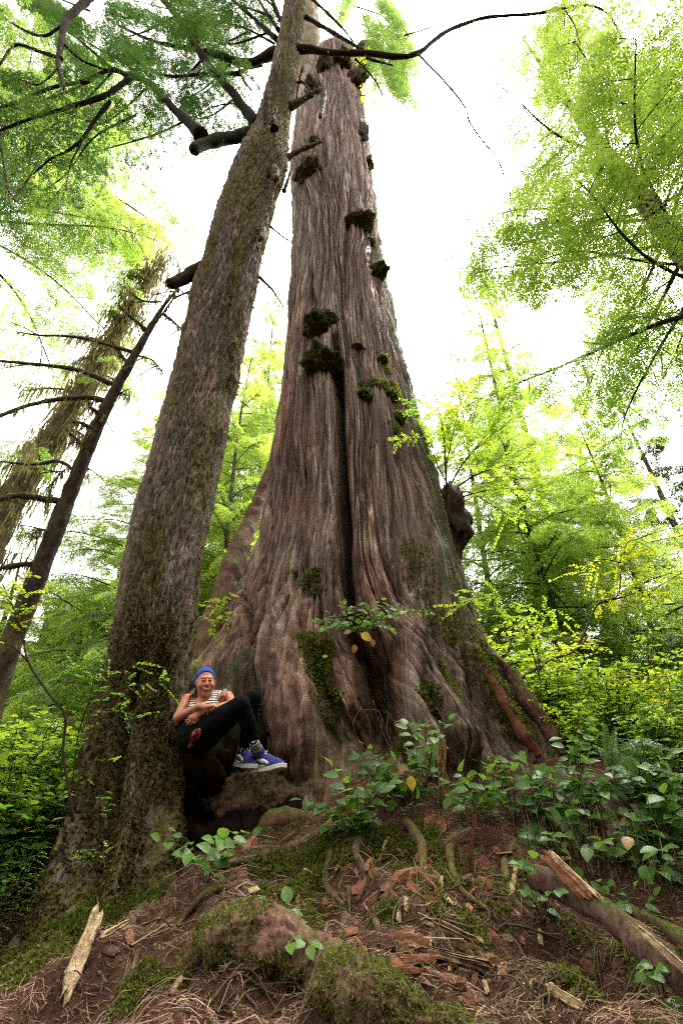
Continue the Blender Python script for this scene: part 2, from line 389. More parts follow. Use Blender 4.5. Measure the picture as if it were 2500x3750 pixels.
def _tps():
    X = CT[:, :2]; d = np.linalg.norm(X[:, None] - X[None], axis=2); K = np.where(d > 0, d * d * np.log(d + 1e-9), 0) + np.eye(len(X)) * .02
    P = np.c_[np.ones(len(X)), X]; A = np.block([[K, P], [P.T, np.zeros((3, 3))]])
    return np.linalg.solve(A, np.r_[CT[:, 2], 0, 0, 0])
TW = _tps()
def gz0(x, y):
    x, y = np.broadcast_arrays(np.asarray(x, float), np.asarray(y, float)); sh = x.shape; x = x.ravel(); y = y.ravel(); out = np.zeros(len(x))
    for a in range(0, len(x), 20000):
        xx, yy = np.clip(x[a:a+20000], -10, 10), np.clip(y[a:a+20000], -5, 13)
        d = np.hypot(xx[:, None] - CT[None, :, 0], yy[:, None] - CT[None, :, 1])
        out[a:a+20000] = (d * d * np.log(d + 1e-9)) @ TW[:len(CT)] + TW[len(CT)] + TW[len(CT)+1] * xx + TW[len(CT)+2] * yy
    far = sstep(7, 14, np.hypot(x, y - 4))
    return (out * (1 - far) + .7 * far).reshape(sh)
DIPS = []
for a in [(2060,3470,2.45,.22,.22),(2180,3560,2.2,.15,.2),(1290,3230,2.75,.10,.16),(1150,3720,1.95,.12,.18),(250,3600,2.1,.10,.2),(720,3060,4.3,.28,.35),(860,3110,3.9,.18,.22),(1440,3130,3.0,.08,.14),(2180,3150,2.95,.14,.25)]:
    p = atZ(*a[:3]); DIPS.append((p[0], p[1], a[3], a[4]))
def gz(x, y, fine=True):
    x = np.asarray(x, float); y = np.asarray(y, float)
    z = gz0(x, y) + .06 * fbm(x * 1.9, y * 1.9, 0, 3, 3)
    near = sstep(6.5, 5.0, y) * sstep(4, 3, np.abs(x))
    for dx, dy, dd, ds in DIPS: z = z - dd * np.exp(-((x - dx) ** 2 + (y - dy) ** 2) / ds ** 2)
    z = z + near * (.075 * vn(x * 3.1, y * 3.1, 0, 6) - .06 * np.abs(vn(x * 5.3 + y, y * 5.3, 0, 7)))
    if fine: z = z + .045 * fbm(x * 7, y * 7, 0, 9, 3) + .03 * np.abs(fbm(x * 17, y * 17, 0, 13, 2))
    return z
def on_ground(px, py):
    """where the sight line of a point in the photograph meets the ground"""
    a, b = .8, 30.0
    zs = np.linspace(1.2, 9, 400); P = np.array([atZ(px, py, z) for z in zs]); g_ = gz(P[:, 0], P[:, 1])
    k = np.argmax(P[:, 2] < g_)
    if P[k, 2] >= g_[k]: k = len(zs) - 1
    return np.array([P[k, 0], P[k, 1], g_[k]])
def axis_grid(lo, hi, dlo, dhi, n1, n2):
    return np.unique(np.r_[np.linspace(dlo, dhi, n1), dlo - (dlo - lo) * (np.linspace(0, 1, n2) ** 2.6)[1:], dhi + (hi - dhi) * (np.linspace(0, 1, n2) ** 2.6)[1:]])
gx = axis_grid(-600, 600, -3.6, 3.6, 430, 70); gy = axis_grid(-600, 700, 1.2, 7.0, 380, 70)
GX, GY = np.meshgrid(gx, gy); GZ = gz(GX, GY)
mossg = fbm(GX * 1.5, GY * 1.5, 0, 31, 3) * .55 + .28 + .18 * sstep(-.8, -2.0, GX) + .12 * sstep(4, 7, GY)
mossg = np.clip(mossg, 0, 1)
nx, ny = len(gx), len(gy); ii = (np.arange(ny - 1)[:, None] * nx + np.arange(nx - 1)[None]).ravel()
go = put('ground', mk_mesh('ground', np.stack([GX, GY, GZ], -1).reshape(-1, 3), [np.stack([ii, ii + 1, ii + nx + 1, ii + nx], -1)], M['ground'], True, {'moss': mossg.ravel()}))
tag(go, kind='structure')

# ---------------------------------------------------------------- trunks
def trunk_mesh(C, r, th, dispf):
    """C (n,3) centres, r (n,), th (m,) angles (open list, closed by wrap) -> V, Q, attrs"""
    TH, ZI = np.meshgrid(th, np.arange(len(C)))
    d, at_ = dispf(TH, C[ZI, 2], r[ZI])
    rad = r[ZI] + d
    V = np.stack([C[ZI, 0] + np.cos(TH) * rad, C[ZI, 1] + np.sin(TH) * rad, C[ZI, 2]], -1)
    n, m = TH.shape; i = np.arange(n - 1)[:, None] * m; j = np.arange(m)[None]; j2 = (j + 1) % m
    Q = np.stack([i + j, i + j2, i + m + j2, i + m + j], -1).reshape(-1, 4)
    return V, Q, {k: np.broadcast_to(v, TH.shape).ravel() for k, v in at_.items()}
def front_angles(m, p=1.25):
    t = np.linspace(-1, 1, m, endpoint=False); return -np.pi / 2 + np.pi * np.sign(t) * np.abs(t) ** p
def tufts(mb, P, N, n_blade, size, up=.4, wid=.35, tint=None, hang=0.0):
    """little leafy moss shoots rooted at points P with normals N"""
    m = len(P)
    for b in range(n_blade):
        d = unit(N * 1.0 + rng.normal(size=(m, 3)) * .75 + np.array([0, 0, up - hang]))
        s = size * rng.uniform(.5, 1.3, m)
        side = unit(np.cross(d, rng.normal(size=(m, 3)))) * (s * wid)[:, None]
        p0 = P + rng.normal(size=(m, 3)) * size * .4
        tip = p0 + d * s[:, None] + np.array([0, 0, -hang]) * s[:, None]
        mid = p0 + d * (s * .55)[:, None]
        V = np.stack([p0, mid + side, tip, mid - side], 1).reshape(-1, 3)
        Q = (np.arange(m)[:, None] * 4 + np.arange(4)[None])
        a = np.repeat(rng.uniform(0, 1, m) if tint is None else np.clip(tint + rng.normal(0, .15, m), 0, 1), 4)
        mb.add(V, Q, None, a)
def mesh_samples(V, Q, w, n):
    """random points on quads weighted by area * w(face) -> P, N"""
    a, b, c, d = (V[Q[:, k]] for k in range(4))
    nr = np.cross(c - a, d - b); A = np.linalg.norm(nr, axis=1) * .5; p = A * w; p = p / p.sum()
    k = rng.choice(len(Q), n, p=p); u, v = rng.random((2, n, 1))
    return (a[k] * (1-u) + b[k] * u) * (1-v) + (d[k] * (1-u) + c[k] * u) * v, unit(nr[k]), k

# ---- the giant cedar
CY = 7.0
SIL = [(215,1165,1300),(250,1120,1320),(350,1095,1322),(500,1082,1345),(620,1072,1352),(800,1085,1375),(1000,1072,1405),(1200,1060,1440),(1400,1040,1490),(1600,1010,1545),(1800,985,1600),(2000,955,1650),
       (2100,930,1685),(2200,895,1720),(2300,870,1760),(2400,840,1815),(2500,805,1895),(2600,785,1970),(2700,775,2050),(2800,770,2110)]
cz, cxx, cr = [], [], []
for py, l, r_ in SIL:
    v = (py - 1875) / FPX; den = CP + SP * v; hw = (r_ - l) / 2 / FPX / den; s = hw / math.sqrt(1 + hw * hw)
    Yt = CY * (1 - s * s); Z = Yt / den
    cz.append(CAMZ + Z * (SP - v * CP)); cr.append(CY * s); cxx.append(((l + r_) / 2 - 1250) / FPX * Z * (CY / Yt) ** .5)
cz = np.array(cz)[::-1]; cxx = np.array(cxx)[::-1]; cr = np.array(cr)[::-1]
cz = np.r_[cz[0] - 1.3, cz]; cxx = np.r_[cxx[0], cxx]; cr = np.r_[cr[0] * 1.12, cr]
def c_r(z): return np.interp(z, cz, cr)
def c_x(z): return np.interp(z, cz, cxx)
def on_cedar(px, py, off=0.0):
    a, b = 2.0, 60.0
    Zs = np.linspace(2.5, 34, 3000); v = (py - 1875) / FPX; u = (px - 1250) / FPX
    P = np.stack([u * Zs, Zs * (CP + SP * v), CAMZ + Zs * (SP - v * CP)], -1)
    d = np.hypot(P[:, 0] - c_x(P[:, 2]), P[:, 1] - CY) - c_r(P[:, 2]) - off
    k = np.argmax(d < 0)
    if d[k] >= 0: k = np.argmin(d)
    p = P[k]; return p, math.atan2(p[1] - CY, p[0] - c_x(p[2]))
def groove(pl, depth, wd):
    q = [on_cedar(*p) for p in pl]; z = np.array([p[0][2] for p in q]); t = np.unwrap(np.array([p[1] for p in q])); k = np.argsort(z)
    return z[k], t[k], depth, wd
GR = [groove(*a) for a in [
    ([(1225,1260),(1236,1400),(1240,1550),(1252,1750),(1264,2000),(1280,2180)], .95, .085),
    ([(1205,1345),(1190,1500)], .10, .10),
    ([(1300,2330),(1375,2430),(1400,2560),(1385,2720)], .85, .17),
    ([(925,2080),(922,2250),(918,2450),(905,2640)], .34, .085),
    ([(1000,1750),(985,2000),(970,2250),(965,2450)], .14, .05),
    ([(1135,1000),(1140,1200)], .12, .06), ([(1290,700),(1262,900),(1255,1150)], .16, .06), ([(1180,350),(1195,600)], .14, .08),
    ([(1740,2420),(1800,2560),(1890,2740)], .26, .07), ([(1785,2380),(1880,2540),(2020,2760)], .26, .06),
    ([(1560,2560),(1610,2680),(1640,2790)], .26, .09), ([(1180,2500),(1270,2640),(1300,2780)], .16, .08), ([(1110,1700),(1120,1900),(1090,2100),(1075,2280)], .12, .05),
    ([(1420,1700),(1450,2000),(1480,2300)], .10, .06), ([(1330,1250),(1345,1500),(1330,1800)], .09, .05),
    ([(1770,2420),(1850,2560),(1970,2745)], -.10, .07), ([(1490,2300),(1570,2500),(1690,2740)], -.30, .20), ([(1050,2250),(1090,2550),(1130,2800)], -.24, .24), ([(1310,2420),(1330,2600),(1350,2800)], -.12, .10), ([(1180,2300),(1210,2550),(1230,2800)], .14, .06), ([(1450,2350),(1480,2600),(1500,2800)], .20, .07), ([(1640,2350),(1720,2560),(1800,2760)], .22, .08), ([(1000,2350),(1010,2600),(1020,2800)], .16, .06),
    ([(880,2090),(860,2300),(830,2600)], -.10, .15), ([(1180,1250),(1180,1330)], -.14, .16), ([(1180,1400),(1190,1480)], -.10, .13), ([(1560,2640),(1600,2800)], -.14, .2)]]
def cedar_disp(TH, Z, Rr):
    u = TH * 1.5
    hb = sstep(6.0, 1.6, Z)
    wv = fbm(u * .9, Z * .22, 0, 5, 3)
    lobes = vn(np.cos(TH) * 2.3 + 9, np.sin(TH) * 2.3, Z * .10, 21)
    d = lobes * (.06 + .22 * hb) + .05 * vn(np.cos(TH) * 5, np.sin(TH) * 5, Z * .18, 23)
    uu = u + wv * .35
    def rd(f, fz, s): return np.sqrt(np.abs(vn(uu * f, Z * fz, 0, s)) + 1e-4)
    f1, f2, f3 = rd(3.2, .16, 41), rd(9.5, .42, 42), rd(24, 1.0, 43); f4 = vn(uu * 52, Z * 3.2, 0, 44)
    flake = vn(uu * 14, Z * 6, 0, 46)
    rightk = sstep(-.9, -.2, TH)
    w1, w2, wid = worley(uu * 11 + .3 * vn(uu * 3, Z * 1.0, 0, 51), Z * .34, None, 52); e1 = np.clip((w2 - w1) * 4.5, 0, 1)
    v1, v2, vid = worley(uu * 27 + .3 * vn(uu * 8, Z * 1.6, 0, 53), Z * .85, None, 54); e2 = np.clip((v2 - v1) * 4, 0, 1)
    d = d + hb * (.05 * (rd(5.5, .5, 63) - .6) + .035 * vn(uu * 9, Z * 3.5, 0, 64) + .02 * vn(uu * 24, Z * 11, 0, 65))
    d = d + .085 * (f1 - .6) + .055 * (f2 - .6) + .022 * (f3 - .6) + .004 * f4 + .022 * rightk * flake + .060 * (wid - .5) * e1 + .055 * (e1 - .8) + .030 * (vid - .5) * e2 + .030 * (e2 - .8)
    rr = np.zeros_like(TH); seam = np.zeros_like(TH)
    for z, t, dep, w_ in GR:
        tt = np.interp(Z, z, t); dd = (TH - tt + np.pi) % (2 * np.pi) - np.pi
        fade = sstep(z[0] - .25, z[0] + .15, Z) * sstep(z[-1] + .5, z[-1] - .2, Z)
        wob = 1 + .25 * vn(Z * 1.3, tt * 0, 0, 77)
        k = np.exp(-np.abs(dd * Rr / (w_ * wob)) ** 2.4) * fade
        d = d - dep * k
        if dep == -.10 and w_ == .07: rr = k
    moss = .18 + .62 * sstep(-1.2, -.4, TH) * sstep(16, 3.5, Z) + .25 * vn(TH * 2.2, Z * .7, 0, 61) + .05 * sstep(3.6, 1.6, Z) + .22 * vn(TH * 7, Z * 2.6, 0, 62) * sstep(6, 3, Z) + .12 * sstep(24, 30, Z)
    moss = moss - .3 * sstep(-1.75, -2.4, TH) * sstep(2.5, 4, Z)
    ridge = np.clip((f1 * .25 + f2 * .3 + f3 * .2 + wid * .3 + vid * .2) - .12, 0, 1)
    return d, {'ridge': ridge * np.clip(.75 + .5 * sstep(3, 9, Z) - .55 * rr, 0, 1.3), 'moss': np.clip(moss - rr, 0, 1), 'redroot': np.zeros_like(TH), 'strip': np.clip(wid * .6 + vid * .4, 0, 1)}
pys = np.r_[np.linspace(3000, 2790, 30), np.linspace(2790, 300, 850)[1:], np.linspace(300, 216, 40)[1:]]
zs_ = []
for py in pys:
    v = (py - 1875) / FPX; zs_.append(CAMZ + 5.4 * (SP - v * CP) / (CP + SP * v) if py > 1500 else CAMZ + 6.2 * (SP - v * CP) / (CP + SP * v))
zs_ = np.sort(np.unique(np.clip(zs_, cz[0] + .02, cz[-1])))
zs_ = np.r_[zs_, np.linspace(zs_[-1], cz[-1], 60)[1:]] if zs_[-1] < cz[-1] - .1 else zs_
CC = np.stack([c_x(zs_), np.full_like(zs_, CY), zs_], -1)
cedar_base = (float(c_x(1.5)), CY, 1.4)
cedar = thing('cedar_tree', 'giant old red cedar with fibrous bark, split trunk and flared mossy base', 'tree', cedar_base)
cth = front_angles(1200, 1.2)
CV, CQ, CA = trunk_mesh(CC, c_r(zs_), cth, cedar_disp)
part('trunk', cedar, CV.reshape(-1, 3), [CQ], M['cedar'], True, CA)
# broken top cap
def lump(mb, p, nrm, sx, sy, sz, seed, amp=.3, n=26, flatb=False):
    """a knobbly burl: sx along the trunk's tangent, sy outward, sz up"""
    t = np.linspace(0, np.pi, n); f = np.linspace(0, 2 * np.pi, 2 * n, endpoint=False); T, Fh = np.meshgrid(t, f, indexing='ij')
    D = np.stack([np.sin(T) * np.cos(Fh), np.sin(T) * np.sin(Fh), np.cos(T)], -1)
    k = 1 + amp * fbm(D[..., 0] * 2.2 + seed, D[..., 1] * 2.2, D[..., 2] * 2.2, seed, 4) * 1.5 + amp * .35 * np.abs(vn(D[..., 0] * 9 + seed, D[..., 1] * 9, D[..., 2] * 9, seed + 3))
    D = D * k[..., None]
    if flatb: D[..., 2] = np.where(D[..., 2] < 0, D[..., 2] * .55, D[..., 2])
    o = unit(nrm); tx = unit(np.cross(np.array([0, 0, 1.0]), o)); up = np.cross(o, tx)
    V = np.asarray(p) + D[..., :1] * tx * sx + D[..., 1:2] * o * sy + D[..., 2:] * up * sz
    m = 2 * n; i = np.arange(n - 1)[:, None] * m; j = np.arange(m)[None]; j2 = (j + 1) % m
    Q = np.stack([i + j, i + m + j, i + m + j2, i + j2], -1).reshape(-1, 4)
    mb.add(V.reshape(-1, 3), Q); return V.reshape(-1, 3), Q
mossC = MB()
def burl(px, py, wpx, hpx, outm, seed, label=None, moss=True, mat='burl', dp=0.0):
    p, th = on_cedar(px, py); Z = depth(p); s = Z / FPX
    o = np.array([math.cos(th), math.sin(th), 0.0]); mb = MB()
    hz = hpx * s * .5 / max(.35, math.cos(math.asin(min(.99, (p[2] - CAMZ) / np.linalg.norm(p - [0, 0, CAMZ])))))
    V, Q = lump(mb, p + o * dp, o, wpx * s * .5, outm, hz, seed, .38, flatb=True)
    b = mb.part('burl', cedar, M[mat])
    if label: b['label'] = label
    if moss:
        up = np.cross(V[Q[:, 2]] - V[Q[:, 0]], V[Q[:, 3]] - V[Q[:, 1]]); up = unit(up)[:, 2]
        P, N, _ = mesh_samples(V, Q, np.clip(up + .1, 0, 1) + 1e-6, 500)
        tufts(mossC, P, N, 3, .045, .5)
burl(1175,1200,115,55,.34,3); burl(1182,1335,130,62,.36,4,None,True,'burl',-.05)
burl(1130,632,110,50,.28,5,None,True); burl(1318,825,95,45,.34,6); burl(1378,1000,60,42,.28,7); burl(1325,500,40,70,.22,8,None,False)
burl(1330,1450,60,28,.12,9); burl(1310,1270,45,18,.07,10,None,False); burl(1345,600,40,32,.2,12)
burl(1300,300,60,70,.45,14,None,True); burl(1325,250,60,60,.5,24); burl(1190,245,50,50,.4,25); burl(1250,228,60,40,.45,26); burl(1145,330,50,60,.4,27); burl(1355,890,32,24,.12,15); burl(1150,520,36,24,.14,16)
burl(1430,1450,50,36,.10,18); burl(1400,1320,36,26,.09,19); burl(1465,1530,45,40,.09,20)
# the hanging black burl on the trunk's right flank
mb = MB(); p = at(1652, 1900, 6.7); s = depth(p) / FPX
lump(mb, p, np.array([.8, -.6, 0]), 52 * s, 55 * s, 135 * s, 33, .42)
b = mb.part('burl', cedar, M['burl']); b['label'] = 'dark hanging burl with a shrub growing from its top'
# bleached broken top and dead spires
dead = MB()
for k, (pl, rr) in enumerate([([(1210,330,6.4),(1205,260,6.5),(1190,215,6.5),(1185,150,6.7)], (.55, .5, .35, .05)), ([(1122,330,7.4),(1128,200,7.4),(1130,100,7.4),(1135,-60,7.4)], (.7, .62, .55, .45)), ([(1240,240,6.9),(1250,170,7),(1238,120,7)], (.4, .25, .03)), ([(1290,250,7),(1330,230,6.9),(1350,170,6.9)], (.5, .55, .12))]):
    P = spline(np.array([at(*q) for q in pl]), 40); V, Q, T = tube(P, np.interp(np.linspace(0, 1, 40), np.linspace(0, 1, len(rr)), rr), 40, .35, 2.2, True, 50 + k)
    mbk = MB(); mbk.add(V, Q, T); o_ = mbk.part('spire', cedar, M['deadwood' if k in (0, 2) else 'burl' if k == 3 else 'mossbark'])
    o_['label'] = ['bleached white broken wood at the top', 'grey dead spire rising behind', 'short splintered white spike', 'dark mossy knob at the top'][k]
# moss cushions on the bark
Vf = CV.reshape(-1, 3); mz = CA['moss']; fm = mz[CQ].mean(1); zc_ = Vf[CQ[:, 0], 2]
wgt = np.clip(fm - .55, 0, 1) * (Vf[CQ[:, 0], 1] < CY) * sstep(17, 9, zc_) / (.4 + (zc_ / 4) ** 1.5)
wgt = wgt * (vn(Vf[CQ[:, 0], 0] * 5, Vf[CQ[:, 0], 1] * 5, zc_ * 5, 91) > .12)
P, N, _ = mesh_samples(Vf, CQ, wgt + 1e-12, 10000); tufts(mossC, P, N, 2, .026, .2)
_pf = Vf[:, 1] < CY; _fr = Vf[_pf]; _fz = depth(_fr.T); _fx = _fr[:, 0] / _fz * FPX + 1250; _fy = 1875 + ((_fr[:, 1] * SP - (_fr[:, 2] - CAMZ) * CP) / _fz) * FPX
def cedar_surf(px, py, rad=14):
    d = np.hypot(_fx - px, _fy - py); k = np.where(d < rad)[0]
    if len(k) == 0: k = np.array([np.argmin(d)])
    return _fr[k[np.argmin(_fz[k])]].copy()
def moss_spot(px, py, rad, n, size=.03):
    p, th = on_cedar(px, py); q = Vf.reshape(len(zs_), -1, 3)
    d = np.linalg.norm(Vf - p, axis=1); near = np.where(d < rad + .35)[0]
    if len(near) == 0: return
    k = near[np.argmin(d[near])]; c = Vf[k]; d = np.linalg.norm(Vf - c, axis=1); idx = np.where(d < rad)[0]
    if len(idx) < 3: return
    ids = rng.choice(idx, n); o = np.array([math.cos(th), math.sin(th), .25])
    tufts(mossC, Vf[ids] + rng.normal(size=(n, 3)) * .012, np.broadcast_to(unit(o), (n, 3)), 3, size, .3)
for a in [(1070,2110,.07,120),(1150,2110,.09,160),(1180,2120,.09,160),(1110,2155,.1,200),(1155,2190,.07,120),(1185,2175,.09,140),(1060,2235,.09,160),(1035,2360,.17,420),(1060,2390,.14,300),(1110,2390,.2,600),
          (1090,2440,.22,700),(1080,2520,.2,600),(1110,2480,.2,500),(1060,2590,.2,600),(1020,2620,.16,400),(1180,2440,.12,250),(1160,2520,.15,300),(1130,2650,.2,500),(1340,1440,.12,160),(1410,1440,.22,400),(1390,1470,.2,360),
          (1440,1420,.2,300),(1450,1470,.2,300),(1410,1350,.12,150),(1440,1530,.18,200),(1570,2570,.16,400),(1430,2680,.2,300),(1650,2500,.25,500),(1760,2420,.25,600),(1860,2560,.22,600),(1900,2640,.2,400),(1700,2320,.3,400),(1620,2250,.3,350),(1530,2020,.25,200),(1560,2120,.3,250)]: moss_spot(*a)
tag(mossC.part('moss', cedar, M['moss']), kind='stuff')
# roots
def root_part(owner, name, pl, rr, seed, mat, n=60, seg=26, amp=.3, label=None, mossn=0):
    P = spline(np.array(pl), n); rad = np.interp(np.linspace(0, 1, n), np.linspace(0, 1, len(rr)), rr)
    V, Q, T = tube(P, rad, seg, amp, 4.5, True, seed); mbk = MB(); k = len(V) - 2; c_ = np.repeat(P, seg, 0); o__ = unit(V[:k] - c_)
    w1, w2, wi = worley(V[:k, 0] * 9 + V[:k, 1] * 6, V[:k, 2] * 16 + V[:k, 1] * 6, None, seed); V[:k] += o__ * (rad.mean() * .10 * (np.clip((w2 - w1) * 4, 0, 1) + wi * .6 - .9) + rad.mean() * .12 * fbm(V[:k, 0] * 14, V[:k, 1] * 14, V[:k, 2] * 14, seed, 3))[:, None]; mbk.add(V, Q, T)
    o_ = mbk.part(name, owner, M[mat])
    if label: o_['label'] = label
    return V, Q, o_
SHV, SHQ, _ = root_part(cedar, 'root', [atZ(720,2900,4.4), atZ(820,2930,4.2), atZ(920,2940,4.1), atZ(1060,2940,4.1), atZ(1220,2925,4.2), atZ(1400,2880,4.45)], (.10, .16, .215, .225, .22, .2), 5, 'shelfbark', 170, 90, .42, 'mossy shelf root under the blue shoes')
root_part(cedar, 'root', [atZ(960,3060,3.7), atZ(1000,3000,3.75), atZ(1080,2995,3.75), atZ(1190,3010,3.75), atZ(1260,3020,3.8)], (.06, .07, .06, .055, .04), 6, 'root', 50, 20, .35)
root_part(cedar, 'root', [atZ(960,3230,3.5), atZ(930,3130,3.75), atZ(960,3030,3.95), atZ(1010,2960,4.15)], (.08, .13, .12, .1), 7, 'root', 50, 24, .4)
root_part(cedar, 'root', [at(560,2560,5.6), at(740,2480,6.2), at(800,2440,6.6)], (.16, .2, .3), 8, 'mossbark', 50, 24, .35, 'mossy root rising behind her head')
root_part(cedar, 'root', [np.array([-1.5,5.1,1.15]), np.array([-1.05,5.25,1.5]), np.array([-.6,5.3,1.6]), np.array([-.2,5.2,1.4])], (.30, .45, .45, .35), 11, 'shadewood', 70, 40, .35, 'root mass added at the back of the hollow, shade put into its near black colour')  # added mass that closes the hollow; its darkness is painted shade
root_part(cedar, 'root', [np.array([-1.6,4.75,.75]), np.array([-1.2,4.8,.85]), np.array([-.7,4.75,.95]), np.array([-.3,4.8,1.1])], (.3, .3, .3, .3), 12, 'shadewood', 70, 40, .35, 'root mass added low in the hollow, shade put into its near black colour')  # second added mass, painted dark to deepen the hollow
mb = MB(); fn = np.cross(SHV[SHQ[:, 2]] - SHV[SHQ[:, 0]], SHV[SHQ[:, 3]] - SHV[SHQ[:, 1]]); fn = unit(fn)
wm = (vn(SHV[SHQ[:, 0], 0] * 6, SHV[SHQ[:, 0], 1] * 6, SHV[SHQ[:, 0], 2] * 6, 8) > .05) * 1.0 + 1e-9
P, N, _ = mesh_samples(SHV, SHQ, wm, 2600); tufts(mb, P, N, 2, .022, .1)
tag(mb.part('moss', cedar, M['moss']), kind='stuff')

# ---- the big hemlock she leans on
HS = [(3420,160,540,4.05),(3330,200,545,4.1),(3250,230,555,4.15),(3150,262,585,4.25),(3000,290,620,4.4),(2900,303,632,4.45),(2700,335,642,4.52),(2500,395,672,4.6),(2300,432,702,4.6),(2000,478,741,4.57),(1750,545,790,4.54),(1500,614,837,4.5),(1250,674,890,4.3),
      (1000,735,938,3.98),(800,795,985,3.7),(700,835,1015,3.58),(620,866,1042,3.44),(575,885,1050,3.4),(520,925,1050,3.38),(450,945,1055,3.34),(300,985,1085,3.06),(200,1010,1095,2.94),(100,1030,1108,2.75),(0,1045,1115,2.55),(-200,1065,1125,2.3)]
hc = []; hr = []
for py, l, r_, Y in HS:
    c = at((l + r_) / 2, py, Y); hc.append(c); hr.append((r_ - l) / 2 / FPX * depth(c) * .99)
hc = np.array(hc)[::1]; hr = np.array(hr)
k = np.argsort(hc[:, 2]); hc = hc[k]; hr = hr[k]
zz = np.interp(np.linspace(0, 1, 760), np.linspace(0, 1, len(hc)), hc[:, 2])
HC = np.stack([np.interp(zz, hc[:, 2], hc[:, 0]), np.interp(zz, hc[:, 2], hc[:, 1]), zz], -1); HR = np.interp(zz, hc[:, 2], hr)
def smooth1(a, n=9): return np.convolve(np.pad(a, (n // 2, n // 2), 'edge'), np.ones(n) / n, 'valid')
HR = smooth1(HR, 15); HC[:, 0] = smooth1(HC[:, 0], 15); HC[:, 1] = smooth1(HC[:, 1], 15)
def hem_disp(TH, Z, Rr):
    u = (TH + np.pi) / (2 * np.pi)
    hb = sstep(2.2, .7, Z)
    wv = vn(u * 9, Z * 1.2, 0, 3) * .25
    w_a = vn(np.cos(TH) * 9, np.sin(TH) * 9, Z * 5, 5); w_b = vn(np.cos(TH) * 22, np.sin(TH) * 22, Z * 12, 6)
    f1, f2, cid = worley((u * 38 + wv * 1.5 + w_a * .7 + w_b * .3) % 38, Z * 4.2 + w_a * .8 + w_b * .5, 38, 4)
    edge = np.clip((f2 - f1) * 3.2, 0, 1) ** .8
    g1, g2, c2 = worley((u * 92 + wv * 3 + w_b * .8) % 92, Z * 13 + w_a * 1.5 + w_b, 92, 8)
    e2 = np.clip((g2 - g1) * 3, 0, 1); fur = np.sqrt(np.abs(vn(u * 30 + wv * 2 + w_a * .4, Z * 1.1, 0, 9)) + 1e-4)
    d = .030 * (edge - .6) + .014 * (e2 - .5) + .022 * (cid - .5) * edge + .010 * (c2 - .5) * e2 + .045 * (fur - .6) * sstep(-.4, .4, vn(np.cos(TH) * 2, np.sin(TH) * 2, Z * .7, 10) + .3) + .006 * w_b + .02 * vn(np.cos(TH) * 3, np.sin(TH) * 3, Z * .8, 12)
    d = d + hb * .16 * vn(np.cos(TH) * 1.9 + 4, np.sin(TH) * 1.9, Z * .35, 14) + .02 * vn(np.cos(TH) * 6, np.sin(TH) * 6, Z * 4, 18)
    # buttress folds at the foot
    for th0, th1, dep, w_ in ((-1.42, -1.72, .30, .10), (-1.95, -2.2, .12, .08), (-.9, -.95, .12, .09)):
        tt = np.interp(Z, [.7, 2.6], [th1, th0]); d = d - dep * np.exp(-((TH - tt) * Rr / w_) ** 2) * sstep(2.7, 1.9, Z) * .8
    moss = .36 + .3 * sstep(3.4, 1.2, Z) + .28 * vn(TH * 2, Z * .9, 0, 19) + .14 * sstep(8, 10, Z) + .16 * sstep(-1.3, -.7, TH) * sstep(3, 5, Z)
    return d, {'cell': cid, 'ridge': edge, 'moss': np.clip(moss, 0, 1)}
hemlock = thing('hemlock_tree', 'tall dark scaly barked hemlock the woman leans against, mossy at its foot, leafy limbs overhead', 'tree', tuple(HC[60]))
hth = front_angles(420, 1.15)
HV, HQ, HA = trunk_mesh(HC, HR, hth, hem_disp)
part('trunk', hemlock, HV.reshape(-1, 3), [HQ], M['hemlock'], True, HA)
Vh = HV.reshape(-1, 3); fz = Vh[HQ[:, 0], 2]
wg = np.clip(HA['moss'][HQ].mean(1) - .33, 0, 1) * (Vh[HQ[:, 0], 1] < HC[60, 1] + .4) * sstep(4.2, 1.8, fz) * (.15 + (vn(Vh[HQ[:, 0], 0] * 6, Vh[HQ[:, 0], 1] * 6, fz * 3, 71) > -.15))
P, N, _ = mesh_samples(Vh, HQ, wg + 1e-12, 15000); mb = MB(); tufts(mb, P, N, 2, .026, -.3, .4, None, .25)
wg2 = sstep(4, 6, fz) * sstep(9, 7, fz) * sstep(-1.6, -.8, np.arctan2(Vh[HQ[:, 0], 1] - np.interp(fz, HC[:, 2], HC[:, 1]), Vh[HQ[:, 0], 0] - np.interp(fz, HC[:, 2], HC[:, 0]))) * (vn(Vh[HQ[:, 0], 0] * 5, Vh[HQ[:, 0], 1] * 5, fz * 3, 73) > .2)
P, N, _ = mesh_samples(Vh, HQ, wg2 + 1e-12, 2600); tufts(mb, P, N, 2, .035, -.2, .4, None, .2)
tag(mb.part('moss', hemlock, M['brownmoss']), kind='stuff')

root_part(hemlock, 'root', [atZ(560,2830,4.30), atZ(650,2800,4.15), atZ(730,2815,4.10), atZ(790,2880,4.2), atZ(800,2960,4.4)], (.12, .14, .12, .11, .10), 13, 'shadewood', 70, 36, .35, 'root the woman sits on, shade put into its near black colour')  # seat root; the shade under her is put into its colour

q = [cedar_surf(*c) + np.array([0, .015, -.01]) for c in [(1755,2405),(1785,2465),(1835,2545),(1870,2600),(1915,2665),(1975,2750)]]
root_part(cedar, 'root', q, (.012, .050, .068, .052, .066, .03), 21, 'redroot', 90, 30, .26, 'smooth bare reddish root running down the right flank')
q = [cedar_surf(*c) + np.array([.02, -.01, .02]) for c in [(1800,2390),(1850,2470),(1910,2560),(1985,2660),(2060,2760)]]
root_part(cedar, 'root', q, (.015, .07, .09, .085, .03), 22, 'shelfbark', 90, 30, .35, 'mossy root along the outer right edge')

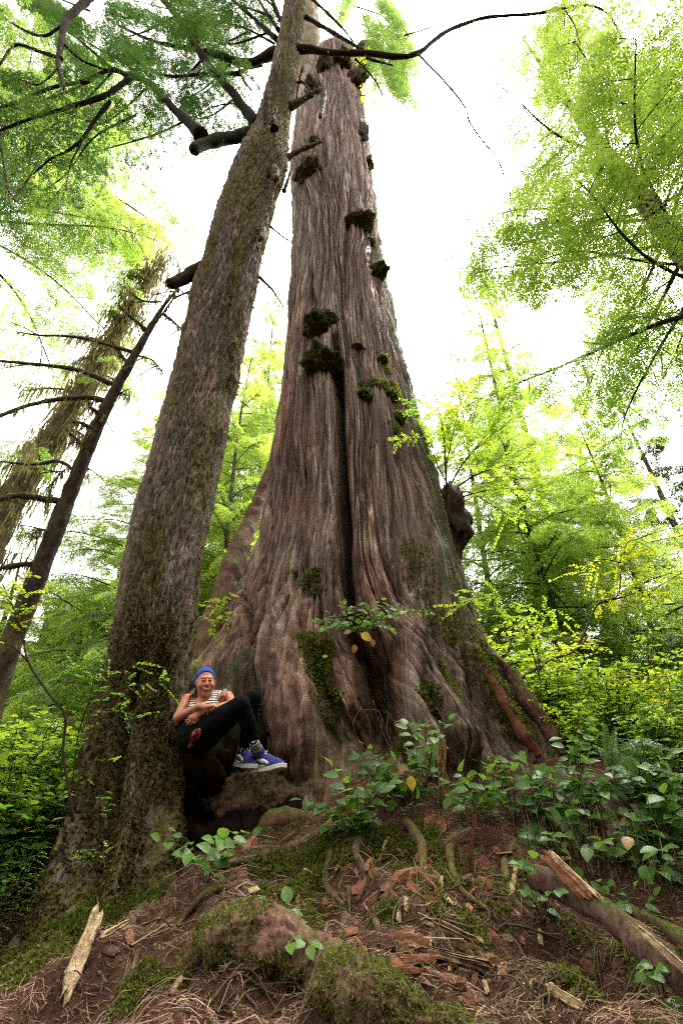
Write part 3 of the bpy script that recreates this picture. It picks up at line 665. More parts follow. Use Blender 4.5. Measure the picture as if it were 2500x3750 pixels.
LGV, LGQ, _ = root_part(cedar, 'root', [atZ(880,3060,4.0), atZ(1000,3030,3.92), atZ(1130,3020,3.95), atZ(1270,2990,4.1), atZ(1380,2950,4.3)], (.08, .15, .16, .15, .12), 31, 'shelfbark', 110, 60, .42, 'lower brown mossy root ledge')
mb = MB(); P, N, _ = mesh_samples(LGV, LGQ, (vn(LGV[LGQ[:, 0], 0] * 5, LGV[LGQ[:, 0], 1] * 5, LGV[LGQ[:, 0], 2] * 5, 9) > .0) + 1e-9, 1800); tufts(mb, P, N, 2, .022, .1); tag(mb.part('moss', cedar, M['moss']), kind='stuff')
def slope_root(pl, r0, r1, seed, mat='root'):
    q = []
    for i, (x, y) in enumerate(pl):
        c = on_ground(x, y); c[2] += (r0 * .35) if i % 2 else -.005; q.append(c)
    root_part(cedar, 'root', q, (r0 * .7, r0, (r0 + r1) / 2, r1), seed, mat, 60, 16, .35)
for i, a in enumerate([([(1240,2990),(1150,3080),(1000,3130),(820,3190),(640,3260)], .035, .012), ([(1480,3000),(1540,3100),(1560,3220),(1640,3330)], .035, .012), ([(1180,3060),(1210,3150),(1190,3260),(1260,3340)], .030, .012), ([(1700,3020),(1650,3130),(1680,3260),(1780,3340)], .03, .012), ([(1350,3050),(1300,3140),(1340,3220),(1310,3330)], .026, .010),
                       ([(1880,3080),(1850,3180),(1880,3290),(1960,3390)], .03, .012), ([(560,3290),(480,3400),(500,3520),(430,3640)], .026, .010), ([(900,3240),(760,3290),(650,3390),(560,3480)], .022, .009), ([(1440,3240),(1380,3360),(1400,3460)], .02, .008), ([(330,3290),(240,3400),(140,3480),(60,3600)], .05, .03), ([(230,3330),(120,3400),(20,3500)], .045, .025)]):
    slope_root(*a, 40 + i, 'root' if i % 2 else 'logbark')
# ---------------------------------------------------------------- leaf and spray templates
def quadleaf(L, W, n=1, fold=.15, droop=.1):
    """lozenge leaf along +x, 4 verts"""
    return np.array([[0,0,0],[L*.5,W*.5,fold*W],[L,0,-droop*L],[L*.5,-W*.5,fold*W]])
def spray_tpl(npair, per, seed, wid=.42, nl=.075, nw=.028, arch=.12):
    """a flat conifer spray of unit length along +x: side twigs set with needle blades. -> V,Q,tint"""
    r = np.random.default_rng(seed); V = []; A = []
    def blade(p, d, n, L, W, a):
        d = unit(d); s = unit(np.cross(n, d)); p = np.asarray(p)
        V.append([p, p + d*L*.5 + s*W*.5, p + d*L, p + d*L*.5 - s*W*.5]); A.append(a)
    z = np.array([0,0,1.0])
    def twig(p0, d, L, m, a):
        for i in range(m):
            t = (i + .6) / m; p = p0 + d * L * t + np.array([0,0,-arch * .6 * t * t * L])
            for sgn in (1, -1):
                e = unit(d * .75 + sgn * unit(np.cross(z, d)) * .75 + np.array([0,0,r.normal() * .18]))
                blade(p, e, unit(z + r.normal(size=3) * .35), nl * (1.15 - .5 * t) * r.uniform(.8, 1.2), nw, a + r.normal() * .06)
        blade(p0 + d * L * .96, d, z, nl, nw, a)
    for i in range(npair):
        t = .06 + .9 * i / npair
        p0 = np.array([t, 0, -arch * t * t])
        L = wid * (1 - t) ** .75 * (0.35 + .65 * min(1, t * 6)) + .05
        for sgn in (1, -1):
            if r.random() < .08: continue
            ang = R(58 - 18 * t) * sgn * r.uniform(.85, 1.15)
            d = np.array([math.cos(ang), math.sin(ang), r.normal() * .08 - .05]); d = unit(d)
            twig(p0 + np.array([sgn * .0, 0, 0]), d, L * r.uniform(.75, 1.15), max(2, int(per * (L / wid) + .5)), r.uniform(-.12, .12))
    twig(np.array([.9, 0, -arch * .81]), np.array([1., 0, -.2]), .12, 3, .1)
    V = np.array(V).reshape(-1, 3); Q = np.arange(len(V)).reshape(-1, 4)
    return V, Q, np.repeat(np.array(A), 4)
SPR = [spray_tpl(13, 6, s) for s in (1, 2, 3)]                     # near
SPM = [spray_tpl(8, 4, s, .42, .10, .045) for s in (4, 5)]         # middle distance
SPN = [spray_tpl(8, 4, s, .42, .15, .055, .16) for s in (8, 9, 10)]         # overhead
SPF = [spray_tpl(6, 3, s, .42, .14, .075) for s in (6, 7)]         # far
def add_sprays(mb, tp, P, D, N, S, tint):
    k = rng.integers(0, len(tp), len(P))
    for q in range(len(tp)):
        i = np.where(k == q)[0]
        if len(i): scatter(mb, tp[q][0], tp[q][1], E3, rotmats(D[i], N[i]), P[i], S[i], tint[i], tp[q][2])

def clothe(mbF, mbT, pts, Llo, Lhi, step, tp, spray=(.28, .5), droop=.35, start=.15, tint0=.45, twig_r=.008, both=True, lift=.0, per=.16, up=None):
    """branchlets to both sides of a limb, each set with sprays"""
    pts = np.asarray(pts); seg = np.linalg.norm(np.diff(pts, axis=0), axis=1); Ltot = seg.sum(); cum = np.r_[0, np.cumsum(seg)]
    n = max(2, int(Ltot * (1 - start) / step)); SP_, SD, SN, SS, ST = [], [], [], [], []
    for i in range(n):
        s = (start + (1 - start) * (i + rng.random()) / n) * Ltot; k = min(len(seg) - 1, np.searchsorted(cum, s, 'right') - 1)
        f = (s - cum[k]) / (seg[k] + 1e-9); p = pts[k] * (1 - f) + pts[k + 1] * f; T = unit(pts[k + 1] - pts[k])
        side = unit(np.cross(T, [0, 0, 1.0])) * (1 if i % 2 else -1)
        frac = s / Ltot; L = (Lhi * (1 - frac) + Llo * frac) * rng.uniform(.6, 1.25)
        d = unit(T * rng.uniform(.3, .8) + side * rng.uniform(.55, 1.0) + np.array([0, 0, lift + rng.normal() * .15 - droop * .3]))
        m = max(3, int(L / per)); q = np.linspace(0, 1, m + 1)[:, None]
        B = p + d * L * q + np.array([0, 0, -droop * L]) * q ** 2
        if mbT is not None:
            V, Q, Tt = tube(B, np.linspace(twig_r, twig_r * .3, m + 1), 3, cap=False); mbT.add(V, Q)
        tint = tint0 + rng.normal() * .22
        for j in range(1, m + 1):
            bd = unit(B[j] - B[j - 1]); sd = unit(np.cross(bd, [0, 0, 1.0]))
            for sg in ((1, -1) if j < m else (0,)):
                dd = unit(bd * .8 + sd * sg * rng.uniform(.5, 1.0) + np.array([0, 0, -droop * .55 + rng.normal() * .12]))
                SP_.append(B[j]); SD.append(dd); SN.append(unit(np.array([0, 0, 1.0]) + rng.normal(size=3) * .3)); SS.append(rng.uniform(*spray) * (1 - .3 * j / m)); ST.append(tint + rng.normal() * .07)
    add_sprays(mbF, tp, np.array(SP_), np.array(SD), np.array(SN), np.array(SS), np.array(ST))
def hang_moss(mb, pts, n, L, w=.006, spread=.03):
    """thin strands of moss drooping from a limb"""
    pts = np.asarray(pts); k = rng.integers(0, len(pts) - 1, n); f = rng.random((n, 1)); P = pts[k] * (1 - f) + pts[k + 1] * f + rng.normal(size=(n, 3)) * spread
    l = L * rng.uniform(.3, 1.2, n) * (rng.random(n) ** .7); a = rng.uniform(0, 2 * np.pi, n); s = np.stack([np.cos(a), np.sin(a), a * 0], 1) * w * rng.uniform(.6, 1.6, (n, 1))
    sw = rng.normal(size=(n, 3)) * .12 * l[:, None]; sw[:, 2] = 0
    dn = np.array([0, 0, -1.0]) * l[:, None]
    V = np.stack([P - s, P + s, P + sw * .5 + dn * .5 + s * 1.1, P + sw * .5 + dn * .5 - s * 1.1, P + sw + dn], 1).reshape(-1, 3); o = np.arange(n)[:, None] * 5
    mb.add(V, o + np.array([[0, 1, 2, 3]]), o + np.array([[3, 2, 4]]), np.repeat(rng.random(n), 5))

# ---------------------------------------------------------------- limbs of the near hemlock
hF, hT, hM = MB(), MB(), MB()
def pxlimb(pl, Y0, Y1, r0, r1, n=40):
    """a limb through points seen in the photograph, running from depth Y0 to Y1"""
    pl = np.array(pl, float); d = np.r_[0, np.cumsum(np.hypot(*np.diff(pl, axis=0).T))]; d /= d[-1]
    P = np.array([at(a, b, Y0 + (Y1 - Y0) * t) for (a, b), t in zip(pl, d)])
    return spline(P, n), np.linspace(r0, r1, n)
def limb(pl, Y0, Y1, r0, r1, leaf=None, moss=60, name='limb', mat='limb', label=None, amp=.45, owner=None, kids=None):
    P, rr = pxlimb(pl, Y0, Y1, r0, r1); mb = MB(); V, Q, T = tube(P, rr * np.interp(np.linspace(0, 1, 40), [0, .05, .12, .93, .98, 1], [1.5, 1.15, 1, 1, .75, .35]), 14, amp, 5.5, True, rng.integers(99)); mb.add(V, Q, T)
    for k in (kids or []):
        P2, r2 = pxlimb(*k); V, Q, T = tube(P2, r2, 8, amp, 9, True, rng.integers(99)); mb.add(V, Q, T)
        if leaf: clothe(hF, hT, P2, *leaf)
        if moss: hang_moss(hM, P2, int(moss * .6), .16)
    o_ = mb.part(name, owner or hemlock, M[mat])
    if label: o_['label'] = label
    if leaf: clothe(hF, hT, P, *leaf)
    if moss: hang_moss(hM, P, int(moss * 1.6), .16, .009)
    return P
LF = (.45, .9, .24, SPN, (.24, .42), .55, .2, .45, .007, True, 0, .22)
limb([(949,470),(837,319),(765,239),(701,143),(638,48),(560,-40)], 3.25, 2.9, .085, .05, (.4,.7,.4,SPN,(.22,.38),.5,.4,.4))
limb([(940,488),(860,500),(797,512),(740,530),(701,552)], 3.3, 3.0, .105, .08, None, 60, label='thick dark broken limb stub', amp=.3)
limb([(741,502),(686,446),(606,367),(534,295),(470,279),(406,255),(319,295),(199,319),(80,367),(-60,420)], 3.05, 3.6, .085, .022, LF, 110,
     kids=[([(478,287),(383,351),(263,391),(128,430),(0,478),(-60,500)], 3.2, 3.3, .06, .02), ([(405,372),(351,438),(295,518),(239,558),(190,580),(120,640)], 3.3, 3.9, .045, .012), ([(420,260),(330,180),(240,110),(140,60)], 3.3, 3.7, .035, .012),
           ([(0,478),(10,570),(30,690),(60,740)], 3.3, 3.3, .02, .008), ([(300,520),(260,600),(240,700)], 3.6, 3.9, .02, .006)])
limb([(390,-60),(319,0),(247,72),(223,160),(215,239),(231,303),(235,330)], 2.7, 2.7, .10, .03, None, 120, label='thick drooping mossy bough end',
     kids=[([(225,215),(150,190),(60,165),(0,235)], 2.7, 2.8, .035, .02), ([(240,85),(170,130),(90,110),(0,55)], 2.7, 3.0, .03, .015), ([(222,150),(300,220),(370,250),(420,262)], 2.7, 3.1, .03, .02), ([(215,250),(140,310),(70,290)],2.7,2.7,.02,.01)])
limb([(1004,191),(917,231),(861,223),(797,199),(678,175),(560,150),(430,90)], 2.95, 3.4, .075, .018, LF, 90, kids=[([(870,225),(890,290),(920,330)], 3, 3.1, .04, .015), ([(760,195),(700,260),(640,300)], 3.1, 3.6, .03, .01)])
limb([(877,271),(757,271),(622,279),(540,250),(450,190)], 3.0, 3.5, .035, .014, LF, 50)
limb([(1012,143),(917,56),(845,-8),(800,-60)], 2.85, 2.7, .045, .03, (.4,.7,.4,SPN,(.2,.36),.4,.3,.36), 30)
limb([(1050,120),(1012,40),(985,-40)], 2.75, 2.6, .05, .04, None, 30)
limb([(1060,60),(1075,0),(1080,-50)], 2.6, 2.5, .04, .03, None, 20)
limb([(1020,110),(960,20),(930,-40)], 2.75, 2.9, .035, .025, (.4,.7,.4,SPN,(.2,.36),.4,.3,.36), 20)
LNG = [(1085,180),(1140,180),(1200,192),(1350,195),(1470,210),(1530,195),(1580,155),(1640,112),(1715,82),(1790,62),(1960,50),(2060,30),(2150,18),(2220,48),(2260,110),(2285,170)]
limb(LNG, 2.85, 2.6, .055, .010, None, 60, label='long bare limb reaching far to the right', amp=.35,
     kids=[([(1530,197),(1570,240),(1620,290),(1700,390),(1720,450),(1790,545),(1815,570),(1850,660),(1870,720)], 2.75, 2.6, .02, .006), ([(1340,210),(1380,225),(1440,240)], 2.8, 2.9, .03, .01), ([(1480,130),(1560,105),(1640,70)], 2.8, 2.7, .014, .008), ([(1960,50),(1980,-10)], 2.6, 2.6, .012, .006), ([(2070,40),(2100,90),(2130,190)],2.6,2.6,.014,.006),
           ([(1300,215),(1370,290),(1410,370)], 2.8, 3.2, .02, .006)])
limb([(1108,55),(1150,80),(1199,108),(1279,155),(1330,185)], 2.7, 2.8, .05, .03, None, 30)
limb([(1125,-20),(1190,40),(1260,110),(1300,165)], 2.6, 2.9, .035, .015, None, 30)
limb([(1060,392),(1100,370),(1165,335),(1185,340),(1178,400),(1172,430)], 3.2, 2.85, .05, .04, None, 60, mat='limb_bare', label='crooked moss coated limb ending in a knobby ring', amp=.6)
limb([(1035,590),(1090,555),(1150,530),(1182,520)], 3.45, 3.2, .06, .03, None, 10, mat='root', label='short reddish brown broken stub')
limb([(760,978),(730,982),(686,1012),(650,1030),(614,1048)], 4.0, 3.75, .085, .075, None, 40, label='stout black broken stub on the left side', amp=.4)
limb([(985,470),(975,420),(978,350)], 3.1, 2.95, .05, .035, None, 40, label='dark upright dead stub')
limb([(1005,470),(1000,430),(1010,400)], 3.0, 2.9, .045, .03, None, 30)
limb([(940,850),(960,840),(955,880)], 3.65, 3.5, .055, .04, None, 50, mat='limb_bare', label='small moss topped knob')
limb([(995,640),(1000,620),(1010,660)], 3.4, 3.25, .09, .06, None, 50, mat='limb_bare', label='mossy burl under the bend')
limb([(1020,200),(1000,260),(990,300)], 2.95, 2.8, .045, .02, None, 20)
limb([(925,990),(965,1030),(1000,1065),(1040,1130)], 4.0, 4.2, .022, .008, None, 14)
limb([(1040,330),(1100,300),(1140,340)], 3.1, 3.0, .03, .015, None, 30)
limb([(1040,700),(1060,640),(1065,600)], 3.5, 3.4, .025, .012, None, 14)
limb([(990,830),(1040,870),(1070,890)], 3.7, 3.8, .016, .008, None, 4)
# leafy boughs overhead whose own wood is thin
for pl, Y0, Y1 in [([(1005,160),(900,105),(780,70),(640,30)],2.9,3.6), ([(990,60),(880,20),(760,-10)],2.7,3.3), ([(960,240),(850,270),(760,330),(700,400)],3.1,4.0), ([(980,120),(860,160),(740,150),(620,190)],2.9,3.9), ([(930,420),(860,380),(760,400),(680,460)],3.3,4.2), ([(1000,20),(950,-20)],2.6,2.8), ([(420,255),(300,380),(170,480),(60,560)],3.4,4.2), ([(700,430),(600,480),(480,520),(330,560)],3.6,4.6), ([(560,300),(430,420),(330,470)],3.6,4.4), ([(860,220),(740,330),(640,380)],3.4,4.4), ([(640,60),(520,120),(380,150)],3.2,4.2),
                   ([(330,40),(200,-10),(80,-40)],3.2,3.8), ([(800,80),(700,50),(560,20),(420,-20)],3.3,4.4), ([(900,120),(830,150),(700,100)],3.2,4.2), ([(470,240),(300,140),(150,20)],3.5,4.2), ([(860,360),(780,420),(700,440)],3.7,4.6), ([(500,420),(350,500),(240,640),(160,700)],3.8,4.6), ([(330,300),(180,360),(40,330)],3.4,3.9)]:
    P, rr = pxlimb(pl, Y0, Y1, .025, .008); mb = MB(); mb.add(*tube(P, rr, 7, .3, 9)); mb.part('limb', hemlock, M['limb']); clothe(hF, hT, P, *LF); hang_moss(hM, P, 40, .2)
mb = MB(); V, F, A = hF.get()
part('foliage', hemlock, V, F, M['needle_near'], True, {'tint': A})
V, F, A = hT.get(); part('twigs', hemlock, V, F, M['limb'], True, {'tint': A})['kind'] = 'stuff'
V, F, A = hM.get(); part('hanging_moss', hemlock, V, F, M['drymoss'], True, {'tint': A})['kind'] = 'stuff'

# ---------------------------------------------------------------- whole trees
BOUGH = {}
def bough_set(key, leafm, tp, spray, L=3.0, step=.2, droop=.4, Lhi=1.2, per=.24, moss=0, n=3, wood='limb_bare', seed0=0, start=.12):
    """a few boughs (wood, leafy sprays, hanging moss in one mesh each) that the trees share"""
    global rng
    out = []
    for v in range(n):
        keep = rng; rng = np.random.default_rng(100 + seed0 * 7 + v)
        q = np.linspace(0, 1, 16)[:, None]; ph = rng.uniform(0, 6, 2)
        B = np.array([1., 0, .12]) * L * q + np.array([0, 0, -droop * L]) * q ** 2 + np.stack([0 * q[:, 0], .08 * L * np.sin(q[:, 0] * 4 + ph[0]) * q[:, 0], .04 * L * np.sin(q[:, 0] * 6 + ph[1]) * q[:, 0]], 1)
        Wd, Lf, Mo = MB(), MB(), MB(); Wd.add(*tube(B, np.linspace(.011 * L, .005, 16), 6, .3, 6, True, v))
        clothe(Lf, Wd, B, .3, Lhi, step, tp, spray, droop, start, .5, .008, per=per)
        if moss: hang_moss(Mo, B, moss, .4, .010, .05)
        V, F, A, mi, o = [], [], [], [], 0
        for k, b in enumerate((Wd, Lf, Mo)):
            if not b.V: continue
            v_, f_, a_ = b.get(); V.append(v_); A.append(a_); F += [f + o for f in f_]; mi += [k] * len(f_); o += len(v_)
        out.append(mk_mesh('bough', np.concatenate(V), F, [M[wood], M[leafm], M['drymoss']], True, {'tint': np.concatenate(A)}, mi)); rng = keep
    BOUGH[key] = (out, L)
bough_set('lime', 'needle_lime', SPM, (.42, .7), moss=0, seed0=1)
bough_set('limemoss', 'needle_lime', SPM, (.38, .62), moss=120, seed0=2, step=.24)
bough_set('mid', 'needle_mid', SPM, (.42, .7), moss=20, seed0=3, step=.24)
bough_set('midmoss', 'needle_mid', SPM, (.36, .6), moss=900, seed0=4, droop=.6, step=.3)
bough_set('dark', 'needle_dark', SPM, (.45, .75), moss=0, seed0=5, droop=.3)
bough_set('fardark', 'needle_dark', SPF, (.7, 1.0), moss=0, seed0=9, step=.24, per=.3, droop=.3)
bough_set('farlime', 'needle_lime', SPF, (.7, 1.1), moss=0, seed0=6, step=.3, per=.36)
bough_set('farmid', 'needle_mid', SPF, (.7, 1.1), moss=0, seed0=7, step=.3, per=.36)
bough_set('youth', 'needle_lime', SPR, (.30, .5), L=2.2, step=.15, Lhi=.95, droop=.25, per=.2, seed0=8)
def conifer(name, label, loc, H, z0, Rmax, nb, kinds, barkm, r0, seed, lean=(0, 0), top_pow=.8, group=None, az=None, elev=(.05, .35), bare=0, zpow=1.0, rand=.25):
    """trunk with rough bark and whorls of boughs; every bough is a part of its own"""
    r = np.random.default_rng(seed); root = thing(name, label, 'tree', loc, group); b = np.array(loc, float)
    n = 60; t = np.linspace(0, 1, n); P = b + np.stack([lean[0] * t * H + .15 * np.sin(t * 5 + seed), lean[1] * t * H + .12 * np.cos(t * 4 + seed), t * H - .3], 1)
    rr = r0 * (1 - t * .93) * (1 + .5 * np.exp(-t * H / .7)); mb = MB(); mb.add(*tube(P, rr, 22, .16, 5, True, seed)); mb.part('trunk', root, M[barkm])
    for i in range(nb + bare):
        f = (i + r.random()) / nb if i < nb else r.random() * .4 - .25
        f = abs(f) ** zpow if f > 0 else f
        z = max(.3, z0 + (H - z0) * min(f, .995)); k = min(n - 2, int(z / H * (n - 1))); p = P[k]; f = max(0, f)
        L = Rmax * ((1 - f) ** top_pow * .9 + .1) * r.uniform(1 - rand, 1 + rand * .4)
        a = (i * 2.4 + r.normal() * .4) if az is None else r.normal(az[0], az[1])
        key = kinds[r.integers(len(kinds))] if i < nb else 'midmoss'
        ms, L0 = BOUGH[key]; o = put('bough', ms[r.integers(len(ms))], root, p - b)
        s = L / L0; o.scale = (s, s * r.uniform(.85, 1.15), s); o.rotation_euler = (r.normal() * .2, -r.uniform(*elev), a)
    return root
# ---------------------------------------------------------------- the other trees
def foot(px, py, Y):
    p = at(px, py, Y); return (float(p[0]), float(p[1]), float(gz0(p[0], p[1])) - .05)
# tall hemlock leaning in from the right edge
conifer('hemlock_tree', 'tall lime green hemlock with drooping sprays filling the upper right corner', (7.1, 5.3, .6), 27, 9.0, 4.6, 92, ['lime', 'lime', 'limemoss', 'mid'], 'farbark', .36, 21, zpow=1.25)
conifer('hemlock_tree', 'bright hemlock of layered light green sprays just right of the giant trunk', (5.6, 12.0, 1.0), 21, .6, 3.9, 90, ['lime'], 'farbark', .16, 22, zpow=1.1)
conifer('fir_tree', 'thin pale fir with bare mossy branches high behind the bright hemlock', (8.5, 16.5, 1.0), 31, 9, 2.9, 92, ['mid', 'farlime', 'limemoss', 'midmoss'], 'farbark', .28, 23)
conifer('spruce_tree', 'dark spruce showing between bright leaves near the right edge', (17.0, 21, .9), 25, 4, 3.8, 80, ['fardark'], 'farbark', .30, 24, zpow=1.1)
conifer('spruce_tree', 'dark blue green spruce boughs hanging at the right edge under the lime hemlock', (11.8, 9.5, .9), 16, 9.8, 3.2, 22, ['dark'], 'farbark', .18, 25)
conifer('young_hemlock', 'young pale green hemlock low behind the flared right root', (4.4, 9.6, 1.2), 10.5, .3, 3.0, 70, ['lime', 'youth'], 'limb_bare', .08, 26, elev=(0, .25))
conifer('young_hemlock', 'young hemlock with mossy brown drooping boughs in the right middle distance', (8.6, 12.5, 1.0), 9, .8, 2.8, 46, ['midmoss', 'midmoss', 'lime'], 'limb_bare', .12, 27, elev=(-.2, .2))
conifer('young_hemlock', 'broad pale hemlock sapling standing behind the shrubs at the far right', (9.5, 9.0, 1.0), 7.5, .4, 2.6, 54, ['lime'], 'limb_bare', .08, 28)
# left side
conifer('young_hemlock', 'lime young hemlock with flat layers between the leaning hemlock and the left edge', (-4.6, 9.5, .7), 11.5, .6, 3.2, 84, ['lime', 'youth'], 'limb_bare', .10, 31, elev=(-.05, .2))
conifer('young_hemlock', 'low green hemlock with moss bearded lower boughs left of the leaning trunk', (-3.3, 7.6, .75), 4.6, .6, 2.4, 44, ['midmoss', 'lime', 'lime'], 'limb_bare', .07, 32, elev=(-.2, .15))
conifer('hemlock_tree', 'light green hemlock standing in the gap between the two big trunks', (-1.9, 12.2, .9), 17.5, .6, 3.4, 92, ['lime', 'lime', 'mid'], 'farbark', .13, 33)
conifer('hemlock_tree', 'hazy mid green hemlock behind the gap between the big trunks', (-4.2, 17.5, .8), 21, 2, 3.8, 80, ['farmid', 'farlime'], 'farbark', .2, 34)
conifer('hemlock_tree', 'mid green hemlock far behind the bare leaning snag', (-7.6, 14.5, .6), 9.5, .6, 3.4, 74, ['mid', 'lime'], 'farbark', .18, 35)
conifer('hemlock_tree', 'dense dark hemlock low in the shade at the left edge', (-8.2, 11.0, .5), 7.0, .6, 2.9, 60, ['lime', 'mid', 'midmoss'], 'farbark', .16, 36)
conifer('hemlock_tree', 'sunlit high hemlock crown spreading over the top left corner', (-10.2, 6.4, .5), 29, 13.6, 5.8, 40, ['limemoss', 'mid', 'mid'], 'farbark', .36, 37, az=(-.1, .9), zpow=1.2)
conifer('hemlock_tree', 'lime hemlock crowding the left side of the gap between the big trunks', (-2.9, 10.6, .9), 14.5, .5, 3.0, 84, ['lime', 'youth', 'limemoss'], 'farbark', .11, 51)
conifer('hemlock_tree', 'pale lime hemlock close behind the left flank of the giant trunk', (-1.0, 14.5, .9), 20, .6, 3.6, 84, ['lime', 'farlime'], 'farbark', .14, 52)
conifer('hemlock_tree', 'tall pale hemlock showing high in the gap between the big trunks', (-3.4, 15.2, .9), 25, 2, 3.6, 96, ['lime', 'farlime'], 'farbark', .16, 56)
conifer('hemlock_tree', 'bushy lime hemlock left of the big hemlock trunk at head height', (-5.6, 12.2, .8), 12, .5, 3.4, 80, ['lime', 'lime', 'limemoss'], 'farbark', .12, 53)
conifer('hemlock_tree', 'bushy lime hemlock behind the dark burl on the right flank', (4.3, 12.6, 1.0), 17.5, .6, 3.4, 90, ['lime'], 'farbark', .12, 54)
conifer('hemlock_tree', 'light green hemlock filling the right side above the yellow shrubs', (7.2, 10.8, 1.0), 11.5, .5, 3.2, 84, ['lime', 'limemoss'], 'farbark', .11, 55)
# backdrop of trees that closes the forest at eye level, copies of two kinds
kinds = [conifer('forest_conifer', 'soft mid green conifer deep in the forest left of the far gap', (-12, 22, .7), 12, .5, 4.4, 80, ['farmid'], 'farbark', .22, 41, group='conifers closing the far forest'),
         conifer('forest_conifer', 'bright yellow green conifer deep in the forest far right', (13, 17.5, .7), 9.5, .4, 4.0, 70, ['farlime'], 'farbark', .16, 42, group='conifers closing the far forest')]
for i, (k, x, y, s, lab) in enumerate([
        (0, -6.5, 24, .8, 'mid green conifer deep in the forest behind the leaning snag'), (1, -16, 18, .8, 'lime conifer deep in the forest at the far left edge'), (0, -1.5, 26, 1.0, 'mid green conifer deep behind the gap between the big trunks'),
        (1, 3.5, 19, 1.05, 'lime conifer deep in the forest hidden mostly by the giant trunk'), (0, 8.0, 23, .9, 'mid green conifer deep behind the bright hemlock right of the trunk'), (1, 19, 24, .95, 'lime conifer deep in the forest beyond the right edge shrubs'), (0, 13.5, 28, .75, 'small mid green conifer in the far right gap'),
        (0, -19, 26, .65, 'mid green conifer farthest back at the left'), (1, -10.5, 18, .8, 'lime conifer deep behind the dark shaded hemlock'), (1, 9.5, 16.0, .62, 'short lime conifer behind the mossy brown boughs')]):
    dup(kinds[k], (x, y, .6), (0, 0, i * 1.7), s, lab)

# the forest goes on behind and beside the viewer, and shades the slope
for i, (k, x, y, s, lab) in enumerate([(0, -4.5, -8.5, 1.4, 'conifer standing behind the viewer to the left'), (0, 4.5, -8.0, 1.4, 'conifer standing behind the viewer to the right'), (0, 9, -3.0, 1.2, 'conifer shading the slope from the right'), (0, 12.5, 1.5, 1.2, 'conifer outside the right edge')]):
    dup(kinds[k], (x, y, -.2), (0, 0, i * 1.3 + .4), s, lab)

# ---- the bare mossy snag at the left and its shaggy neighbour
def poletree(name, label, pl, dia, mat, seed, ntw=0, amp=.22):
    pts = np.array([at(*q) for q in pl]); P = spline(pts, 90); root = thing(name, label, 'tree', tuple(P[0]))
    rr = np.interp(np.linspace(0, 1, 90), np.linspace(0, 1, len(dia)), dia) / 2; mb = MB(); mb.add(*tube(P, rr, 26, amp, 6, True, seed)); mb.part('trunk', root, M[mat])
    return root, P
SN, SNP = poletree('snag', 'thin dark leaning snag with bare mossy branches, left of the big hemlock', [(-60,2700,5.6),(0,2490,5.6),(90,2230,5.55),(190,1980,5.45),(300,1700,5.3),(400,1470,5.1),(500,1290,4.95),(600,1120,4.85),(650,1060,4.8)], (.25,.24,.23,.21,.19,.17,.13,.09,.03), 'snagbark', 3)
smoss, sneed = MB(), MB()
for pl, Y0, Y1, r0, r1 in [([(245,1840),(150,1825),(60,1815),(-40,1840)],5.35,5.0,.04,.025), ([(285,1735),(220,1690),(130,1700),(0,1690)],5.3,5.0,.025,.01), ([(410,1480),(330,1455),(230,1460),(120,1480),(-20,1530)],5.1,4.6,.035,.018), ([(430,1415),(340,1375),(260,1350),(140,1335),(-20,1320)],5.05,4.5,.035,.014), ([(510,1295),(420,1270),(330,1245),(240,1230),(150,1228),(60,1215)],4.95,4.4,.025,.008),
                           ([(475,1340),(430,1280),(410,1235)],5,4.8,.025,.012), ([(535,1210),(480,1160),(435,1125)],4.9,4.6,.03,.015), ([(590,1105),(520,1100),(440,1040)],4.85,4.5,.016,.006), ([(600,1150),(660,1200),(690,1230)],4.85,4.9,.02,.008), ([(640,1090),(720,1060),(745,1090)],4.8,4.6,.015,.006), ([(385,1530),(330,1490),(325,1470)],5.1,4.9,.03,.012), ([(350,1580),(300,1550),(260,1545)],5.15,4.9,.03,.012),
                           ([(320,1645),(260,1590),(240,1560)],5.2,5.0,.025,.012), ([(285,1730),(320,1690),(310,1640)],5.3,5.5,.02,.01), ([(560,1190),(610,1130),(640,1070),(560,1080)],4.9,4.6,.015,.005), ([(150,2060),(60,2070),(-20,2085)],5.5,5.2,.035,.02), ([(640,1060),(700,1010),(760,1000)],4.8,4.7,.012,.004), ([(650,1070),(660,1000),(650,960)],4.8,4.8,.012,.004), ([(200,1950),(150,1940),(110,1960)],5.4,5.2,.015,.006),
                           ([(410,1480),(440,1440),(470,1450)],5.1,5.2,.02,.008), ([(500,1300),(560,1320),(600,1370)],4.95,5.1,.014,.005), ([(180,1830),(200,1760),(260,1700)],5.2,5.1,.012,.006)]:
    P, rr = pxlimb(pl, Y0, Y1, r0, r1); mb = MB(); mb.add(*tube(P, rr * 1.25, 8, .5, 12, True, 5)); mb.part('branch', SN, M['limb_bare']); hang_moss(smoss, P, 80, .22, .006, .02)
    for _ in range(3):
        k = rng.integers(8, 36); d = unit(rng.normal(size=3) + np.array([-.4, -.2, .1])); L = rng.uniform(.15, .5); B = P[k] + d * L * np.linspace(0, 1, 6)[:, None] + np.array([0, 0, -.3 * L]) * np.linspace(0, 1, 6)[:, None] ** 2
        mb = MB(); mb.add(*tube(B, np.linspace(.011, .004, 6), 5)); mb.part('twig', SN, M['limb_bare']); hang_moss(smoss, B, 10, .1, .004, .01)
tag(smoss.part('hanging_moss', SN, M['drymoss']), kind='stuff')
